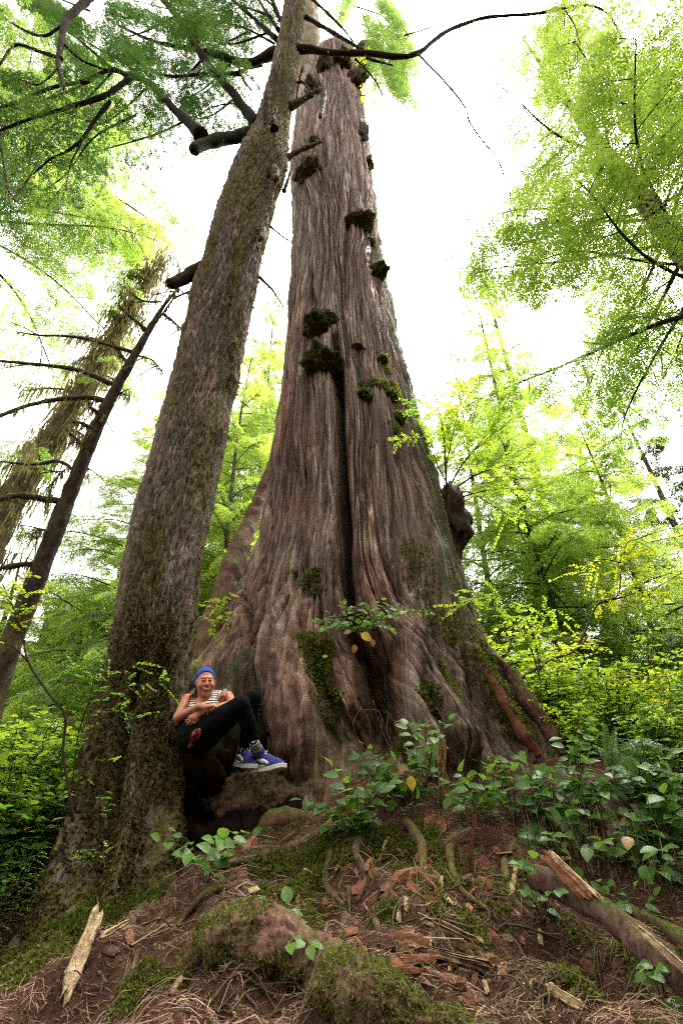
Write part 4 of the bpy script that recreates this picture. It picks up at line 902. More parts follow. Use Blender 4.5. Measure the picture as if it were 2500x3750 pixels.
SH, SHP = poletree('mossy_tree', 'shaggy moss draped trunk leaning right behind the bare snag at the left edge', [(-140,2250,7.4),(0,1900,7.3),(130,1700,7.2),(260,1500,7.1),(370,1310,7.0),(480,1130,6.9),(560,1010,6.8),(610,930,6.7)], (.55,.50,.42,.36,.28,.2,.1,.02), 'mossbark', 4, amp=.3)
mm = MB(); hang_moss(mm, SHP, 5200, .55, .012, .16)
lf = MB()
for i in range(26):
    k = int(15 + 70 * i / 26); d = unit(np.array([rng.normal() * .9 - .4, rng.normal() * .7, .1])); L = rng.uniform(.6, 1.7) * (1.1 - k / 120); q = np.linspace(0, 1, 12)[:, None]
    B = SHP[k] + d * L * q + np.array([0, 0, -.5 * L]) * q ** 2; mb = MB(); mb.add(*tube(B, np.linspace(.03, .008, 12), 6, .4, 9)); mb.part('branch', SH, M['limb_bare']); hang_moss(mm, B, 130, .5, .010, .05); clothe(lf, None, B, .3, .6, .35, SPM, (.3, .5), .5, .4, .5, per=.3)
tag(mm.part('hanging_moss', SH, M['drymoss']), kind='stuff'); V, F, A = lf.get(); part('foliage', SH, V, F, M['needle_mid'], True, {'tint': A})
# dark trunk leaning behind the woman's head and slender far trunks
LT, _ = poletree('leaning_trunk', 'reddish leaning trunk rising behind the woman, between the two big trunks', [(660,2640,6.4),(700,2480,6.6),(770,2320,6.9),(850,2080,7.4),(930,1880,8.0),(1060,1560,8.8)], (.46,.42,.36,.3,.26,.2), 'root', 6)
FT, FP = poletree('bare_trunk', 'pale slender far trunk standing against the white sky at right', [(2250,2500,19),(2220,2200,19),(2190,2000,19),(2165,1850,19),(2135,1720,19),(2110,1600,19)], (.75,.7,.65,.6,.45,.1), 'farbark', 7)
lf = MB()
for i in range(40):
    k = int(10 + 78 * i / 40); a = rng.uniform(0, 6.28); d = np.array([math.cos(a), math.sin(a), .1]); L = rng.uniform(1.2, 2.6); q = np.linspace(0, 1, 10)[:, None]; B = FP[k] + d * L * q + np.array([0, 0, -.5 * L]) * q ** 2
    if k > 34: mb = MB(); mb.add(*tube(B, np.linspace(.05, .015, 10), 5)); mb.part('branch', FT, M['limb_bare']); clothe(lf, None, B, .5, .9, .5, SPF, (.6, 1.0), .4, .2, .4, per=.45)
V, F, A = lf.get(); part('foliage', FT, V, F, M['needle_dark'], True, {'tint': A})
for pl, dia, lab in [([(1480,2560,11),(1530,2350,11),(1560,2100,11)], (.5,.46,.4), 'dark trunk half hidden by lime leaves behind the right flank'), ([(1960,2300,14),(1985,2200,14),(1950,2000,14)], (.9,.85,.8), 'dark trunk standing among bright shrubs at right'), ([(2080,2400,16),(2070,2200,16),(2040,2000,16)], (.7,.66,.6), 'pale grey trunk behind the mossy boughs at right'),
                     ([(250,2700,10),(262,2480,10),(280,2300,10)], (.3,.28,.24), 'slim dark trunk in the shade left of the hemlock'), ([(160,2700,12),(185,2450,12),(215,2250,12)], (.8,.7,.6), 'broad shaded stump like trunk at the left')]:
    poletree('forest_tree', lab, pl, dia, 'farbark', 8)
# ---------------------------------------------------------------- broad leaves
def leaf_tpl(w=.55, fold=.10, droop=.18, tipc=.0, n=4):
    """ovate leaf of unit length along +x with a folded midrib"""
    t = np.linspace(0, 1, n + 1); hw = w * .5 * np.sin(np.pi * np.clip(t, 0, 1) ** .8) ** .85; zc = -droop * t ** 2
    V = [[t[i], 0, zc[i]] for i in range(n + 1)] + [[t[i], hw[i], zc[i] + fold * hw[i] * 2] for i in range(1, n)] + [[t[i], -hw[i], zc[i] + fold * hw[i] * 2] for i in range(1, n)]
    Lq = lambda i: n + i; Rq = lambda i: 2 * n - 1 + i
    Q, T = [], [[0, 1, Lq(1)], [0, Rq(1), 1], [n - 1, n, Lq(n - 1)], [n - 1, Rq(n - 1), n]]
    for i in range(1, n - 1): Q += [[i, i + 1, Lq(i + 1), Lq(i)], [i, Rq(i), Rq(i + 1), i + 1]]
    return np.array(V), np.array(Q) if Q else E4, np.array(T)
LT_OV = leaf_tpl(.62, .12, .16, n=3); LT_LONG = leaf_tpl(.42, .14, .22, n=3); LT_SAL = leaf_tpl(.66, .10, .22, n=5); LT_RND = leaf_tpl(.8, .06, .1, n=3)
def shrub(name, label, h, spread, nst, leafm, tpl, ls, nleaf, seed, loc=(0, 0, 0), group=None, layer=.5, stemm='redstem', berries=0):
    """several arching stems with flat leafy twigs"""
    global rng
    keep = rng; rng = np.random.default_rng(seed); root = thing(name, label, 'shrub', loc, group); S_, P_, D_, N_, T_ = MB(), [], [], [], []; Bp = []
    for i in range(nst):
        a = rng.uniform(0, 6.28); out = spread * rng.uniform(.25, 1); hh = h * rng.uniform(.6, 1.05); q = np.linspace(0, 1, 10)[:, None]
        B = np.stack([np.cos(a) * out * q[:, 0] ** 1.4, np.sin(a) * out * q[:, 0] ** 1.4, hh * (q[:, 0] ** .8)], 1) + rng.normal(size=(10, 3)) * .02 * q
        S_.add(*tube(B, np.linspace(.010, .003, 10) * h / 1.3, 5))
        ntw = max(5, int(hh / .085)); tint0 = rng.normal(.5, .14)
        for j in range(ntw):
            f = .22 + .78 * (j + rng.random()) / ntw; k = min(8, int(f * 9)); p = B[k] + (B[k + 1] - B[k]) * (f * 9 - k)
            a2 = rng.uniform(0, 6.28); L = spread * rng.uniform(.3, .75) * (1.15 - .6 * f); d = unit(np.array([np.cos(a2), np.sin(a2), rng.uniform(-.1, .5) * layer])); m = max(3, int(L / (ls * .75)))
            t = np.linspace(0, 1, 5)[:, None]; Tw = p + d * L * t + np.array([0, 0, -.22 * L]) * t ** 2; S_.add(*tube(Tw, np.linspace(.004, .0015, 5), 3, cap=False))
            sd = unit(np.cross(d, [0, 0, 1.0])); tt0 = tint0 + rng.normal() * .08
            for u in range(m + 1):
                tq = (u + .5) / (m + .5); pp = p + d * L * tq + np.array([0, 0, -.22 * L]) * tq ** 2; sg = 1 if u % 2 else -1
                for sg in ((sg, -sg) if rng.random() < .35 else (sg,)):
                    P_.append(pp); D_.append(d * .7 + sd * sg * rng.uniform(.6, 1.1) * (1 if u < m else .1) + np.array([0, 0, rng.normal() * .18 - .05])); N_.append(np.array([0, 0, 1.0]) + rng.normal(size=3) * .38); T_.append(tt0 + rng.normal() * .13)
                if berries and rng.random() < berries: Bp.append(pp + np.array([0, 0, -.012]))
    P_, D_, N_ = np.array(P_), unit(np.array(D_)), unit(np.array(N_)); mb = MB(); scatter(mb, tpl[0], tpl[1], tpl[2], rotmats(D_, N_), P_, ls * rng.uniform(.6, 1.2, len(P_)), np.array(T_)); mb.V = [np.concatenate(mb.V)]
    so_ = put('stems', S_.mesh('stems', M[stemm]), root); so_['kind'] = 'stuff'; put('foliage', mb.mesh('foliage', M[leafm]), root)
    if Bp:
        bm_ = MB(); 
        for p in Bp[:90]: V, Q = lump(bm_, p, np.array([1., 0, 0]), .006, .006, .006, 1, .05, 5)
        b_ = put('berries', bm_.mesh('berries', M['berry']), root); b_['kind'] = 'stuff'
    rng = keep; return root
M['berry'] = plain('red_huckleberry', (.55, .02, .012), .3, .5)
SHR = {'lime': shrub('shrub', 'lime leaved shrub crowding the end of the right root', 1.5, .8, 15, 'leaf_lime', LT_OV, .095, 0, 201),
       'lime2': shrub('shrub', 'airy lime shrub rising behind the right root', 1.9, .9, 12, 'leaf_lime', LT_RND, .068, 0, 202),
       'yellow': shrub('shrub', 'yellow green sunlit shrub, the brightest in the right middle', 1.5, .85, 14, 'leaf_yellow', LT_OV, .09, 0, 203),
       'green': shrub('shrub', 'glossy dark green shrub beside the mossy foot of the hemlock', 1.25, .7, 16, 'leaf_green', LT_OV, .10, 0, 204),
       'fine': shrub('huckleberry_bush', 'fine leaved red huckleberry bush left of the hemlock', 1.5, .8, 12, 'leaf_green', LT_RND, .034, 0, 205, berries=.02)}
used = set()
def place_shrub(k, x, y, s, lab, dz=0.0, rz=None, group='undergrowth shrubs'):
    z = float(gz(x, y)) - .06 + dz; rz = rng.uniform(0, 6.28) if rz is None else rz
    if k not in used:
        used.add(k); r = SHR[k]; r.location = (x, y, z); r.rotation_euler = (0, 0, rz); r.scale = (s,) * 3; r['label'] = lab; r['group'] = group; return r
    return dup(SHR[k], (x, y, z), (0, 0, rz), s, lab, group)
for a in [('lime', 3.05, 5.75, .75, 'lime leaved shrub crowding the end of the right root'), ('yellow', 3.9, 6.0, .9, 'yellow green sunlit shrub, the brightest in the right middle'), ('lime', 4.7, 6.4, 1.0, 'lime shrub in front of the yellow one at the right edge'),
          ('lime2', 2.75, 6.7, 1.05, 'airy lime shrub rising behind the right root'), ('yellow', 3.5, 7.2, 1.15, 'tall yellow green shrub between two lime shrubs on the right'), ('lime2', 4.4, 7.5, 1.2, 'tall airy lime shrub behind the sunlit yellow shrub'), ('yellow', 5.4, 7.2, 1.2, 'large yellow green shrub cut by the right edge'),
          ('green', 3.3, 5.3, .72, 'glossy dark green shrub beneath the lime shrubs at right'), ('green', 4.1, 5.1, .8, 'glossy green shrub behind the sword ferns at the right edge'), ('lime', 2.55, 6.2, .8, 'small lime shrub tucked against the trunk above the red root'), ('lime', 6.2, 8.2, 1.3, 'broad lime shrub behind the large yellow green one'),
          ('lime2', 2.3, 7.8, 1.35, 'tall lime shrub hugging the back of the right flank'), ('green', 5.2, 8.8, 1.4, 'deep green shrub in the shade of the right thicket'), ('yellow', 6.9, 9.6, 1.4, 'yellow green shrub far back at the right'), ('lime', 3.0, 8.8, 1.4, 'pale lime shrub far behind the right root'), ('green', 2.9, 5.0, .55, 'low green shrub at the very tip of the right root')]: place_shrub(*a)
for a in [('green', -2.75, 4.6, .95, 'glossy dark green shrub beside the mossy foot of the hemlock'), ('green', -3.3, 5.2, 1.1, 'glossy green shrub at the left edge above the moss'), ('lime', -3.9, 6.3, 1.0, 'sunlit green shrub behind the glossy ones at left'), ('green', -2.45, 5.6, 1.05, 'tall glossy green shrub tucked behind the hemlock'),
          ('fine', -2.55, 4.3, .75, 'fine leaved red huckleberry bush left of the hemlock foot'), ('lime', -4.8, 7.2, 1.15, 'lime shrub at the far left below the dark hemlock'), ('green', -3.7, 4.4, .85, 'dark green shrub cut by the left edge'), ('fine', -3.05, 3.75, .6, 'low fine leaved bush at the lower left edge'), ('lime', -3.0, 6.6, 1.05, 'lime shrub glowing between trunk and left edge'),
          ('green', -2.55, 3.75, .72, 'glossy green shrub nearest at the lower left edge'), ('green', -2.2, 4.9, .8, 'glossy green shrub pressed against the left side of the hemlock'), ('lime', -2.95, 4.75, 1.0, 'lime shrub shining among the glossy green ones at left'), ('green', -2.32, 3.4, .55, 'small glossy green shrub lowest on the left edge'), ('lime', -2.75, 3.55, .7, 'lime green shrub low on the left edge'), ('fine', -2.1, 3.75, .5, 'fine leaved bush touching the mossy left root'), ('lime', -2.5, 4.15, .8, 'bright green shrub left of the mossy knob on the hemlock'), ('green', -4.5, 5.6, 1.1, 'green shrub farther out on the left edge'), ('green', -2.2, 7.0, 1.1, 'green shrub in the gap behind the hemlock'), ('fine', -2.9, 5.4, 1.15, 'tall fine leaved bush between the glossy green shrubs'), ('lime', -1.2, 8.6, 1.3, 'lime shrub in the gap behind the woman')]: place_shrub(*a)

# vine maple and huckleberry growing from the black burl on the trunk's flank
def twiggy(name, label, cat, stems, tpl, leafm, ls, ntw, tl, seed, stemm='limb_bare', tint=.5, berries=0, lean=.3, drop=.15):
    """a hand placed plant: stems (world polylines with radii) with leafy side twigs"""
    global rng
    keep = rng; rng = np.random.default_rng(seed); root = thing(name, label, cat, tuple(stems[0][0][0])); P_, D_, N_, T_, Bp = [], [], [], [], []; tw = MB()
    for pl, r0, r1 in stems:
        B = spline(np.array(pl), 30); mb = MB(); mb.add(*tube(B, np.linspace(r0, r1, 30), 7, .25, 20, True, seed)); mb.part('stem', root, M[stemm])
        Ln = np.linalg.norm(B[-1] - B[0]); n = max(2, int(ntw * Ln))
        for i in range(n):
            k = int(29 * (lean + (1 - lean) * (i + rng.random()) / n)); k = min(28, k); p = B[k]; T = unit(B[min(29, k + 1)] - B[max(0, k - 1)]); sd = unit(np.cross(T, rng.normal(size=3)))
            d = unit(T * .6 + sd * 1.0 + np.array([0, 0, .1])); d[2] *= .5; d = unit(d); L = tl * rng.uniform(.4, 1.2); m = max(3, int(L / (ls * .7))); t = np.linspace(0, 1, 6)[:, None]
            Tw = p + d * L * t + np.array([0, 0, -drop * L]) * t ** 2; tw.add(*tube(Tw, np.linspace(max(.0018, r1 * .5), .001, 6), 3, cap=False)); s2 = unit(np.cross(d, [0, 0, 1.0]))
            for u in range(m + 1):
                tq = (u + .4) / (m + .4); pp = p + d * L * tq + np.array([0, 0, -drop * L]) * tq ** 2
                for sg in (1, -1):
                    if rng.random() < .12: continue
                    P_.append(pp); D_.append(d * .6 + s2 * sg * rng.uniform(.6, 1.1) * (1 if u < m else .3) + np.array([0, 0, rng.normal() * .15])); N_.append(np.array([0, 0, 1.0]) + rng.normal(size=3) * .33); T_.append(tint + rng.normal() * .18)
                if rng.random() < berries: Bp.append(pp - np.array([0, 0, .012]))
    P_, D_, N_ = np.array(P_), unit(np.array(D_)), unit(np.array(N_)); mb = MB(); scatter(mb, tpl[0], tpl[1], tpl[2], rotmats(D_, N_), P_, ls * rng.uniform(.6, 1.2, len(P_)), np.array(T_)); mb.part('foliage', root, M[leafm])
    tw.part('twigs', root, M[stemm])['kind'] = 'stuff'
    for p in Bp: b_ = MB(); lump(b_, p, np.array([1., 0, 0]), .006, .006, .006, 1, .05, 6); b_.part('berry', root, M['berry'])
    rng = keep; return root
def px3(pl, Y0, Y1=None):
    Y1 = Y0 if Y1 is None else Y1; n = len(pl); return [at(a, b, Y0 + (Y1 - Y0) * i / (n - 1)) for i, (a, b) in enumerate(pl)]
twiggy('vine_maple', 'lime vine maple sprouting from the dark burl on the trunk', 'tree', [
    (px3([(1635,1800),(1630,1700),(1622,1580),(1600,1480)], 6.6, 6.3), .022, .006), (px3([(1640,1790),(1700,1690),(1790,1600),(1850,1560)], 6.6, 6.0), .018, .005), (px3([(1650,1800),(1740,1740),(1860,1700),(1960,1690)], 6.6, 6.0), .018, .005), (px3([(1630,1720),(1660,1580),(1690,1450),(1700,1400)], 6.5, 6.2), .015, .004),
    (px3([(1640,1780),(1600,1700),(1570,1600),(1540,1530)], 6.5, 6.3), .014, .004), (px3([(1665,1850),(1700,1800),(1800,1850),(1880,1900)], 6.5, 6.0), .014, .004), (px3([(1700,1690),(1800,1560),(1840,1450)], 6.3, 6.2), .012, .004), (px3([(1690,1820),(1760,1800),(1850,1790),(1990,1800)], 6.4, 6.0), .012, .004)],
    LT_RND, 'leaf_lime', .062, 13, .42, 301, tint=.6)
twiggy('vine_maple', 'bright yellow maple branch arching up out of the right thicket', 'tree', [
    (px3([(1900,2490),(2010,2420),(2110,2380),(2150,2330)], 5.6, 5.9), .022, .012), (px3([(2110,2380),(2150,2290),(2190,2210),(2260,2180),(2270,2060),(2275,1990)], 5.8, 6.0), .018, .005), (px3([(2190,2210),(2300,2180),(2420,2140)], 5.9, 6.0), .012, .004), (px3([(2270,2060),(2200,2050),(2120,2110)], 6, 6), .008, .003), (px3([(2275,2000),(2320,1980),(2400,2020)], 6, 6.2), .008, .003)],
    LT_OV, 'leaf_yellow', .055, 12, .4, 302, tint=.62, lean=.35)
twiggy('shrub', 'slender lime shrub with dark stems in front of the right flank', 'shrub', [
    (px3([(1985,2640),(1975,2480),(1955,2330),(1900,2220)], 5.2, 5.3), .010, .003), (px3([(1980,2500),(1930,2350),(1850,2250),(1740,2230)], 5.2, 5.0), .008, .003), (px3([(1955,2330),(2000,2250),(2050,2230)], 5.3, 5.4), .006, .002), (px3([(1900,2220),(1800,2180),(1660,2220)], 5.2, 4.9), .006, .002)], LT_RND, 'leaf_lime', .045, 15, .3, 303, 'redstem', .55, lean=.2)
twiggy('huckleberry_bush', 'curved dark stemmed huckleberry with red berries at the left edge', 'shrub', [
    (px3([(268,3010),(255,2900),(231,2758),(239,2622),(175,2535),(104,2423),(80,2320),(40,2200),(10,2140)], 3.9, 3.7), .012, .005), (px3([(104,2423),(50,2370),(-20,2350)], 3.75, 3.6), .007, .003), (px3([(80,2320),(70,2250),(90,2170)], 3.7, 3.6), .005, .002), (px3([(40,2200),(60,2130),(140,2110)], 3.7, 3.7), .004, .002), (px3([(70,2290),(0,2280),(-30,2260)], 3.7, 3.6), .004, .002)],
    LT_RND, 'leaf_lime', .030, 11, .20, 304, 'twig', .4, berries=.03, lean=.78)
twiggy('huckleberry_bush', 'small leaved green huckleberry spray hanging in front of the hemlock bark', 'shrub', [
    (px3([(262,2900),(300,2640),(380,2500),(480,2440),(530,2410)], 4.0, 3.85), .006, .0025), (px3([(340,2560),(450,2520),(560,2500),(630,2492)], 3.9, 3.8), .004, .002), (px3([(320,2620),(400,2600),(480,2610),(530,2640)], 3.95, 3.85), .004, .002), (px3([(290,2680),(330,2560),(350,2470),(400,2420)], 3.95, 3.9), .004, .002), (px3([(380,2500),(300,2450),(250,2440)],3.9,3.9), .003,.0015)],
    LT_RND, 'leaf_green', .027, 17, .19, 305, 'twig', .75, berries=.025, lean=.15)
twiggy('seedling', 'tiny upright seedling with paired leaves on the mossy hemlock foot', 'plant', [(px3([(385,3030),(390,2960),(408,2895)], 3.75), .003, .001), (px3([(387,3010),(375,2960),(370,2915)], 3.75), .002, .001)], LT_LONG, 'leaf_green', .022, 40, .05, 306, 'stem', .8)
twiggy('seedling', 'lacy green seedling at the bottom of the mossy hemlock', 'plant', [(px3([(385,3180),(380,3120),(400,3080)], 3.6), .003, .001), (px3([(380,3160),(330,3140),(280,3150)], 3.6), .002, .001), (px3([(384,3140),(340,3110),(300,3120)], 3.6), .002, .001)], LT_RND, 'leaf_green', .02, 30, .09, 307, 'stem', .8)
twiggy('maple_sprig', 'lime sprig poking out from the right side of the trunk', 'plant', [(px3([(1540,1580),(1510,1500),(1490,1460)], 5.6, 5.3), .005, .002), (px3([(1530,1540),(1540,1480),(1530,1440)], 5.5, 5.3), .004, .002)], LT_OV, 'leaf_green', .05, 18, .15, 308, 'stem', .8)
twiggy('maple_sprig', 'lime sprig higher left beside the second vine on the flank', 'plant', [(px3([(1560,1600),(1510,1605),(1440,1615)], 5.6, 5.3), .005, .002)], LT_OV, 'leaf_lime', .045, 20, .13, 309, 'stem', .4)
twiggy('maple_sprig', 'pale lime sprig hanging beside the leaning trunk behind the woman', 'plant', [(px3([(850,2130),(830,2200),(800,2280)], 5.6, 5.4), .006, .002), (px3([(840,2160),(800,2220),(770,2300)], 5.6, 5.4), .005, .002)], LT_OV, 'leaf_lime', .055, 18, .2, 310, 'stem', .6)
for i, (pl, yy, lab) in enumerate([([(1230,250),(1290,240),(1310,200)], 6.2, 'bright moss fern tuft in the broken top'), ([(1290,330),(1330,350),(1360,330)], 6.3, 'lime sprig under the top knob of the cedar')]): twiggy('canopy_sprig', lab, 'plant', [(px3(pl, yy), .03, .01)], LT_LONG, 'leaf_yellow', .16, 8, .6, 311 + i, 'stem', .6)
# a drooping bough of foliage hanging right of the broken top
cF, cT = MB(), MB()
for pl in [([(1290,20),(1400,60),(1470,160),(1490,300)]), ([(1330,60),(1380,180),(1420,330)]), ([(1400,-20),(1440,60),(1490,120)]), ([(1350,180),(1440,260),(1500,370)]), ([(1380,60),(1430,180),(1480,240)]), ([(1290,-30),(1260,40),(1200,60)])]:
    P, rr = pxlimb(pl, 6.6, 6.0, .035, .01); b_ = MB(); b_.add(*tube(P, rr, 6, .3, 9)); b_.part('limb', cedar, M['limb']); clothe(cF, cT, P, .6, 1.1, .26, SPM, (.45, .75), .6, .1, .55, .01, per=.3)
V, F, A = cF.get(); part('foliage', cedar, V, F, M['needle_mid'], True, {'tint': A}); V, F, A = cT.get(); part('twigs', cedar, V, F, M['limb'], True, {'tint': A})['kind'] = 'stuff'

# ---------------------------------------------------------------- salal
def salal(label, base, tips, ls, seed, tint=.5, brown=0.0, droop=.1, name='salal_plant', back=.15, leafs=None, yellow=(), start=.25):
    """leathery leaved plant: stems from base to each tip point with alternating leaves"""
    global rng
    keep = rng; rng = np.random.default_rng(seed); root = thing(name, label, 'plant', tuple(base)); base = np.array(base); mb = MB(); P_, D_, N_, T_, S_ = [], [], [], [], []
    tocam = unit(np.array([0, 0, CAMZ]) - base)
    for tp in tips:
        tp = np.array(tp); mid = (base * .45 + tp * .55) + np.array([0, 0, .12 * np.linalg.norm(tp - base)]) + rng.normal(size=3) * .01; B = spline(np.array([base + rng.normal(size=3) * .01, mid, tp]), 16); st = MB(); st.add(*tube(B, np.linspace(.0035, .0016, 16), 5, .2, 30)); st.part('stem', root, M['redstem'])
        L = np.linalg.norm(np.diff(B, axis=0), axis=1).sum(); m = max(2, int(L * (1 - start) / (ls * .40)))
        for u in range(m + 1):
            tq = start + (1 - start) * u / m; k = min(14, int(tq * 15)); p = B[k] + (B[k + 1] - B[k]) * (tq * 15 - k); T = unit(B[k + 1] - B[k]); sd = unit(np.cross(T, [0, 0, 1.0])) * (1 if u % 2 else -1)
            d = unit(T * .45 + sd * rng.uniform(.5, 1) * (1 if u < m else .15) + np.array([0, 0, rng.normal() * .2 - droop]) + tocam * rng.uniform(-.1, .45)); P_.append(p + d * .012); D_.append(d); N_.append(np.array([0, 0, .8]) + tocam * rng.uniform(.1, 1.0) + rng.normal(size=3) * .3); T_.append(min(1.0, tint + rng.normal() * .2) if rng.random() > brown else 1.5); S_.append(ls * rng.uniform(.6, 1.15))
    mb = MB(); scatter(mb, *LT_SAL, rotmats(unit(np.array(D_)), unit(np.array(N_))), np.array(P_), np.array(S_), np.array(T_)); mb.part('foliage', root, M['salal'])
    for (q, d, s, mt) in yellow:
        y_ = MB(); scatter(y_, *LT_SAL, rotmats(unit(np.array([d], float)), unit(np.array([tocam + np.array([0, 0, .4])]))), np.array([q]), np.array([s]), np.array([.6])); o_ = y_.part('leaf', root, M[mt]); o_['label'] = 'yellow leaf' if mt == 'yellowleaf' else 'brown dead leaf'
    rng = keep; return root
def sal(label, bpx, Z, tips, ls, seed, **k):
    b = on_ground(*bpx); Z = float(depth(b)); b = b if Z < 4.4 else atZ(*bpx, 4.2); Z = min(Z, 4.2); ls = ls * 1.12
    return salal(label, b, [atZ(x, y, Z + rng.uniform(-.18, .12)) for x, y in tips], ls, seed, **k)
sal('salal in the dark hollow left of the shelf root, lit against black', (760,3230), 3.42, [(590,3080),(650,3050),(700,3120),(800,3060),(880,3050),(920,3060),(800,3160)], .098, 401, tint=.75, start=.4)
sal('large leafy salal in front of the cedar right of the shoes', (1310,3050), 3.35, [(1130,3060),(1190,2960),(1110,2930),(1220,2810),(1290,2870),(1390,2850),(1430,2860),(1330,2960),(1250,2990),(1200,3030)], .105, 402, tint=.45)
sal('upright pale green salal shoot against the dark trunk cleft', (1560,2900), 3.75, [(1480,2630),(1555,2650),(1640,2640),(1590,2700),(1500,2760),(1540,2760)], .09, 403, tint=.9)
sal('salal with one yellow leaf beside the splintered stake', (1480,2950), 3.45, [(1440,2790),(1500,2800),(1530,2830),(1400,2850),(1340,2730),(1310,2760)], .09, 404, tint=.5, yellow=[(atZ(1500,2840,3.4), (.15, 0, -1), .1, 'yellowleaf'), (atZ(1475,2800,3.4), (-.4, 0, -.8), .07, 'deadleaf')])
sal('biggest salal thicket right of the stake with round glossy leaves', (1890,3010), 3.2, [(1710,2960),(1760,2900),(1830,2860),(1880,2830),(1960,2850),(2040,2880),(2090,2950),(1990,2960),(1900,2930),(1820,2990),(1740,3020),(2080,2830)], .11, 405, tint=.5, start=.4)
sal('salal between the thicket and the tall fern', (2130,3000), 3.35, [(2080,2860),(2140,2800),(2180,2870),(2210,2830),(2230,2900),(2150,2930)], .105, 406, tint=.6)
sal('tall salal stem leaning at the right edge with broad grey green leaves', (2300,3050), 3.2, [(2380,2860),(2440,2780),(2480,2830),(2360,2900),(2420,2940),(2470,2740),(2500,2900)], .12, 407, tint=.5, start=.45)
sal('salal growing over the middle of the fallen log', (2330,3390), 2.55, [(2140,3220),(2200,3230),(2260,3250),(2340,3220),(2390,3290),(2360,3330),(2290,3330),(2230,3300)], .080, 408, tint=.45, start=.6)
sal('few leaved salal sprouting at the broken end of the fallen log', (1990,3390), 2.55, [(1920,3260),(1960,3290),(2040,3260),(2000,3330),(1950,3150),(1900,3150)], .075, 409, tint=.45, start=.65)
sal('small salal sprig with four leaves in the middle foreground litter', (1045,3420), 2.4, [(985,3310),(1060,3320),(1000,3350),(1060,3380)], .08, 410, tint=.6, start=.7)
sal('tiny two leaf salal on the foreground litter', (1100,3490), 2.25, [(1065,3450),(1130,3455),(1150,3440)], .06, 411, tint=.9)
sal('salal leaves at the lower right corner', (2460,3720), 1.95, [(2360,3560),(2420,3570),(2440,3660),(2470,3690),(2400,3540)], .062, 412, tint=.6, start=.6)
sal('wide bright salal carpet in front of the right roots', (1750,2990), 3.55, [(1640,2860),(1690,2830),(1730,2860),(1780,2840),(1650,2920),(1800,2900),(1600,2900)], .1, 417, tint=.85, start=.35)
sal('bright salal spreading down the bank at the right edge', (2430,3130), 2.9, [(2340,2990),(2390,2960),(2440,2990),(2480,2970),(2500,3040),(2400,3050)], .105, 418, tint=.75, start=.4)
sal('lush salal at the foot of the giant trunk left of the stake', (1420,2960), 3.6, [(1340,2820),(1400,2780),(1440,2840),(1370,2880),(1470,2880),(1330,2900)], .1, 419, tint=.8, start=.3)
sal('broad salal between the fern and the right edge', (2360,2960), 3.5, [(2290,2830),(2340,2800),(2400,2790),(2450,2830),(2330,2880),(2420,2880)], .115, 420, tint=.7, start=.3)
sal('dense round leaved salal hiding the bank below the right root', (2020,2970), 3.4, [(1930,2850),(1980,2820),(2030,2800),(2060,2860),(1990,2900),(2080,2900),(1940,2920)], .115, 421, tint=.55, start=.3)
sal('low salal fringing the bank above the fallen log', (2180,3060), 3.1, [(2090,2960),(2140,2940),(2200,2950),(2250,2980),(2120,3010),(2220,3020)], .105, 422, tint=.6, start=.35)
sal('salal crowding the lower right edge of the bank', (2470,3080), 3.0, [(2390,2930),(2430,2910),(2480,2900),(2500,2960),(2450,3000)], .115, 423, tint=.45, start=.35)
sal('salal hanging down the bank above the middle of the fallen log', (2240,3180), 2.9, [(2150,3100),(2200,3080),(2260,3090),(2310,3110),(2180,3150),(2290,3150)], .095, 425, tint=.65, start=.3)
sal('salal low on the bank at the right edge behind the log', (2440,3230), 2.8, [(2370,3130),(2420,3110),(2480,3120),(2500,3170),(2390,3190)], .1, 426, tint=.6, start=.3)
sal('salal beside the hanging fern below the thicket', (2040,3140), 3.0, [(1960,3070),(2010,3050),(2070,3050),(2110,3090)], .095, 427, tint=.75, start=.3)
sal('small salal left of the squarish red bark chip', (1500,3010), 3.4, [(1440,2930),(1480,2900),(1520,2930),(1450,2970)], .085, 424, tint=.65, start=.35)
sal('pale leaved salal under the right roots', (1830,2900), 3.7, [(1760,2790),(1800,2770),(1840,2800),(1900,2760),(1870,2780)], .085, 413, tint=1.0)
sal('salal shoots at the tip of the right root', (2120,2900), 3.8, [(2060,2690),(2140,2660),(2180,2700),(2160,2640),(2100,2720)], .1, 414, tint=.8)
sal('scraggly salal low on the bank by the hanging fern', (2320,3110), 3.0, [(2280,3010),(2330,2990),(2360,3040),(2390,3010),(2300,3060)], .1, 415, tint=.5, brown=.1, start=.4)
p, th = on_cedar(1290, 2340, -.05)
salal('leafy salal rooted in the seam of the trunk with brown dead leaves', p, [at(x, y, 4.55 + .25 * rng.random()) for x, y in [(1150,2270),(1190,2300),(1260,2220),(1310,2210),(1400,2200),(1440,2220),(1500,2230),(1570,2240),(1380,2290),(1330,2280),(1240,2280),(1430,2300),(1210,2250)]], .085, 416, tint=.75, droop=.0,
      yellow=[(at(1320,2320,4.6), (.9, 0, -.5), .13, 'yellowleaf'), (at(1300,2360,4.6), (-.2, 0, -1), .09, 'deadleaf'), (at(1285,2310,4.6), (-.8, 0, -.2), .08, 'deadleaf'), (at(1360,2340,4.6), (.2, 0, -.9), .08, 'deadleaf'), (at(1180,2405,4.7), (.8, 0, .2), .05, 'yellowleaf')])
place_shrub('lime', 2.35, 5.35, .45, 'small bright lime shrub in front of the right root'); place_shrub('lime', 2.95, 4.75, .5, 'bright lime shrub above the fern bank'); place_shrub('yellow', 3.6, 5.1, .6, 'small yellow green shrub at the right edge behind the ferns')
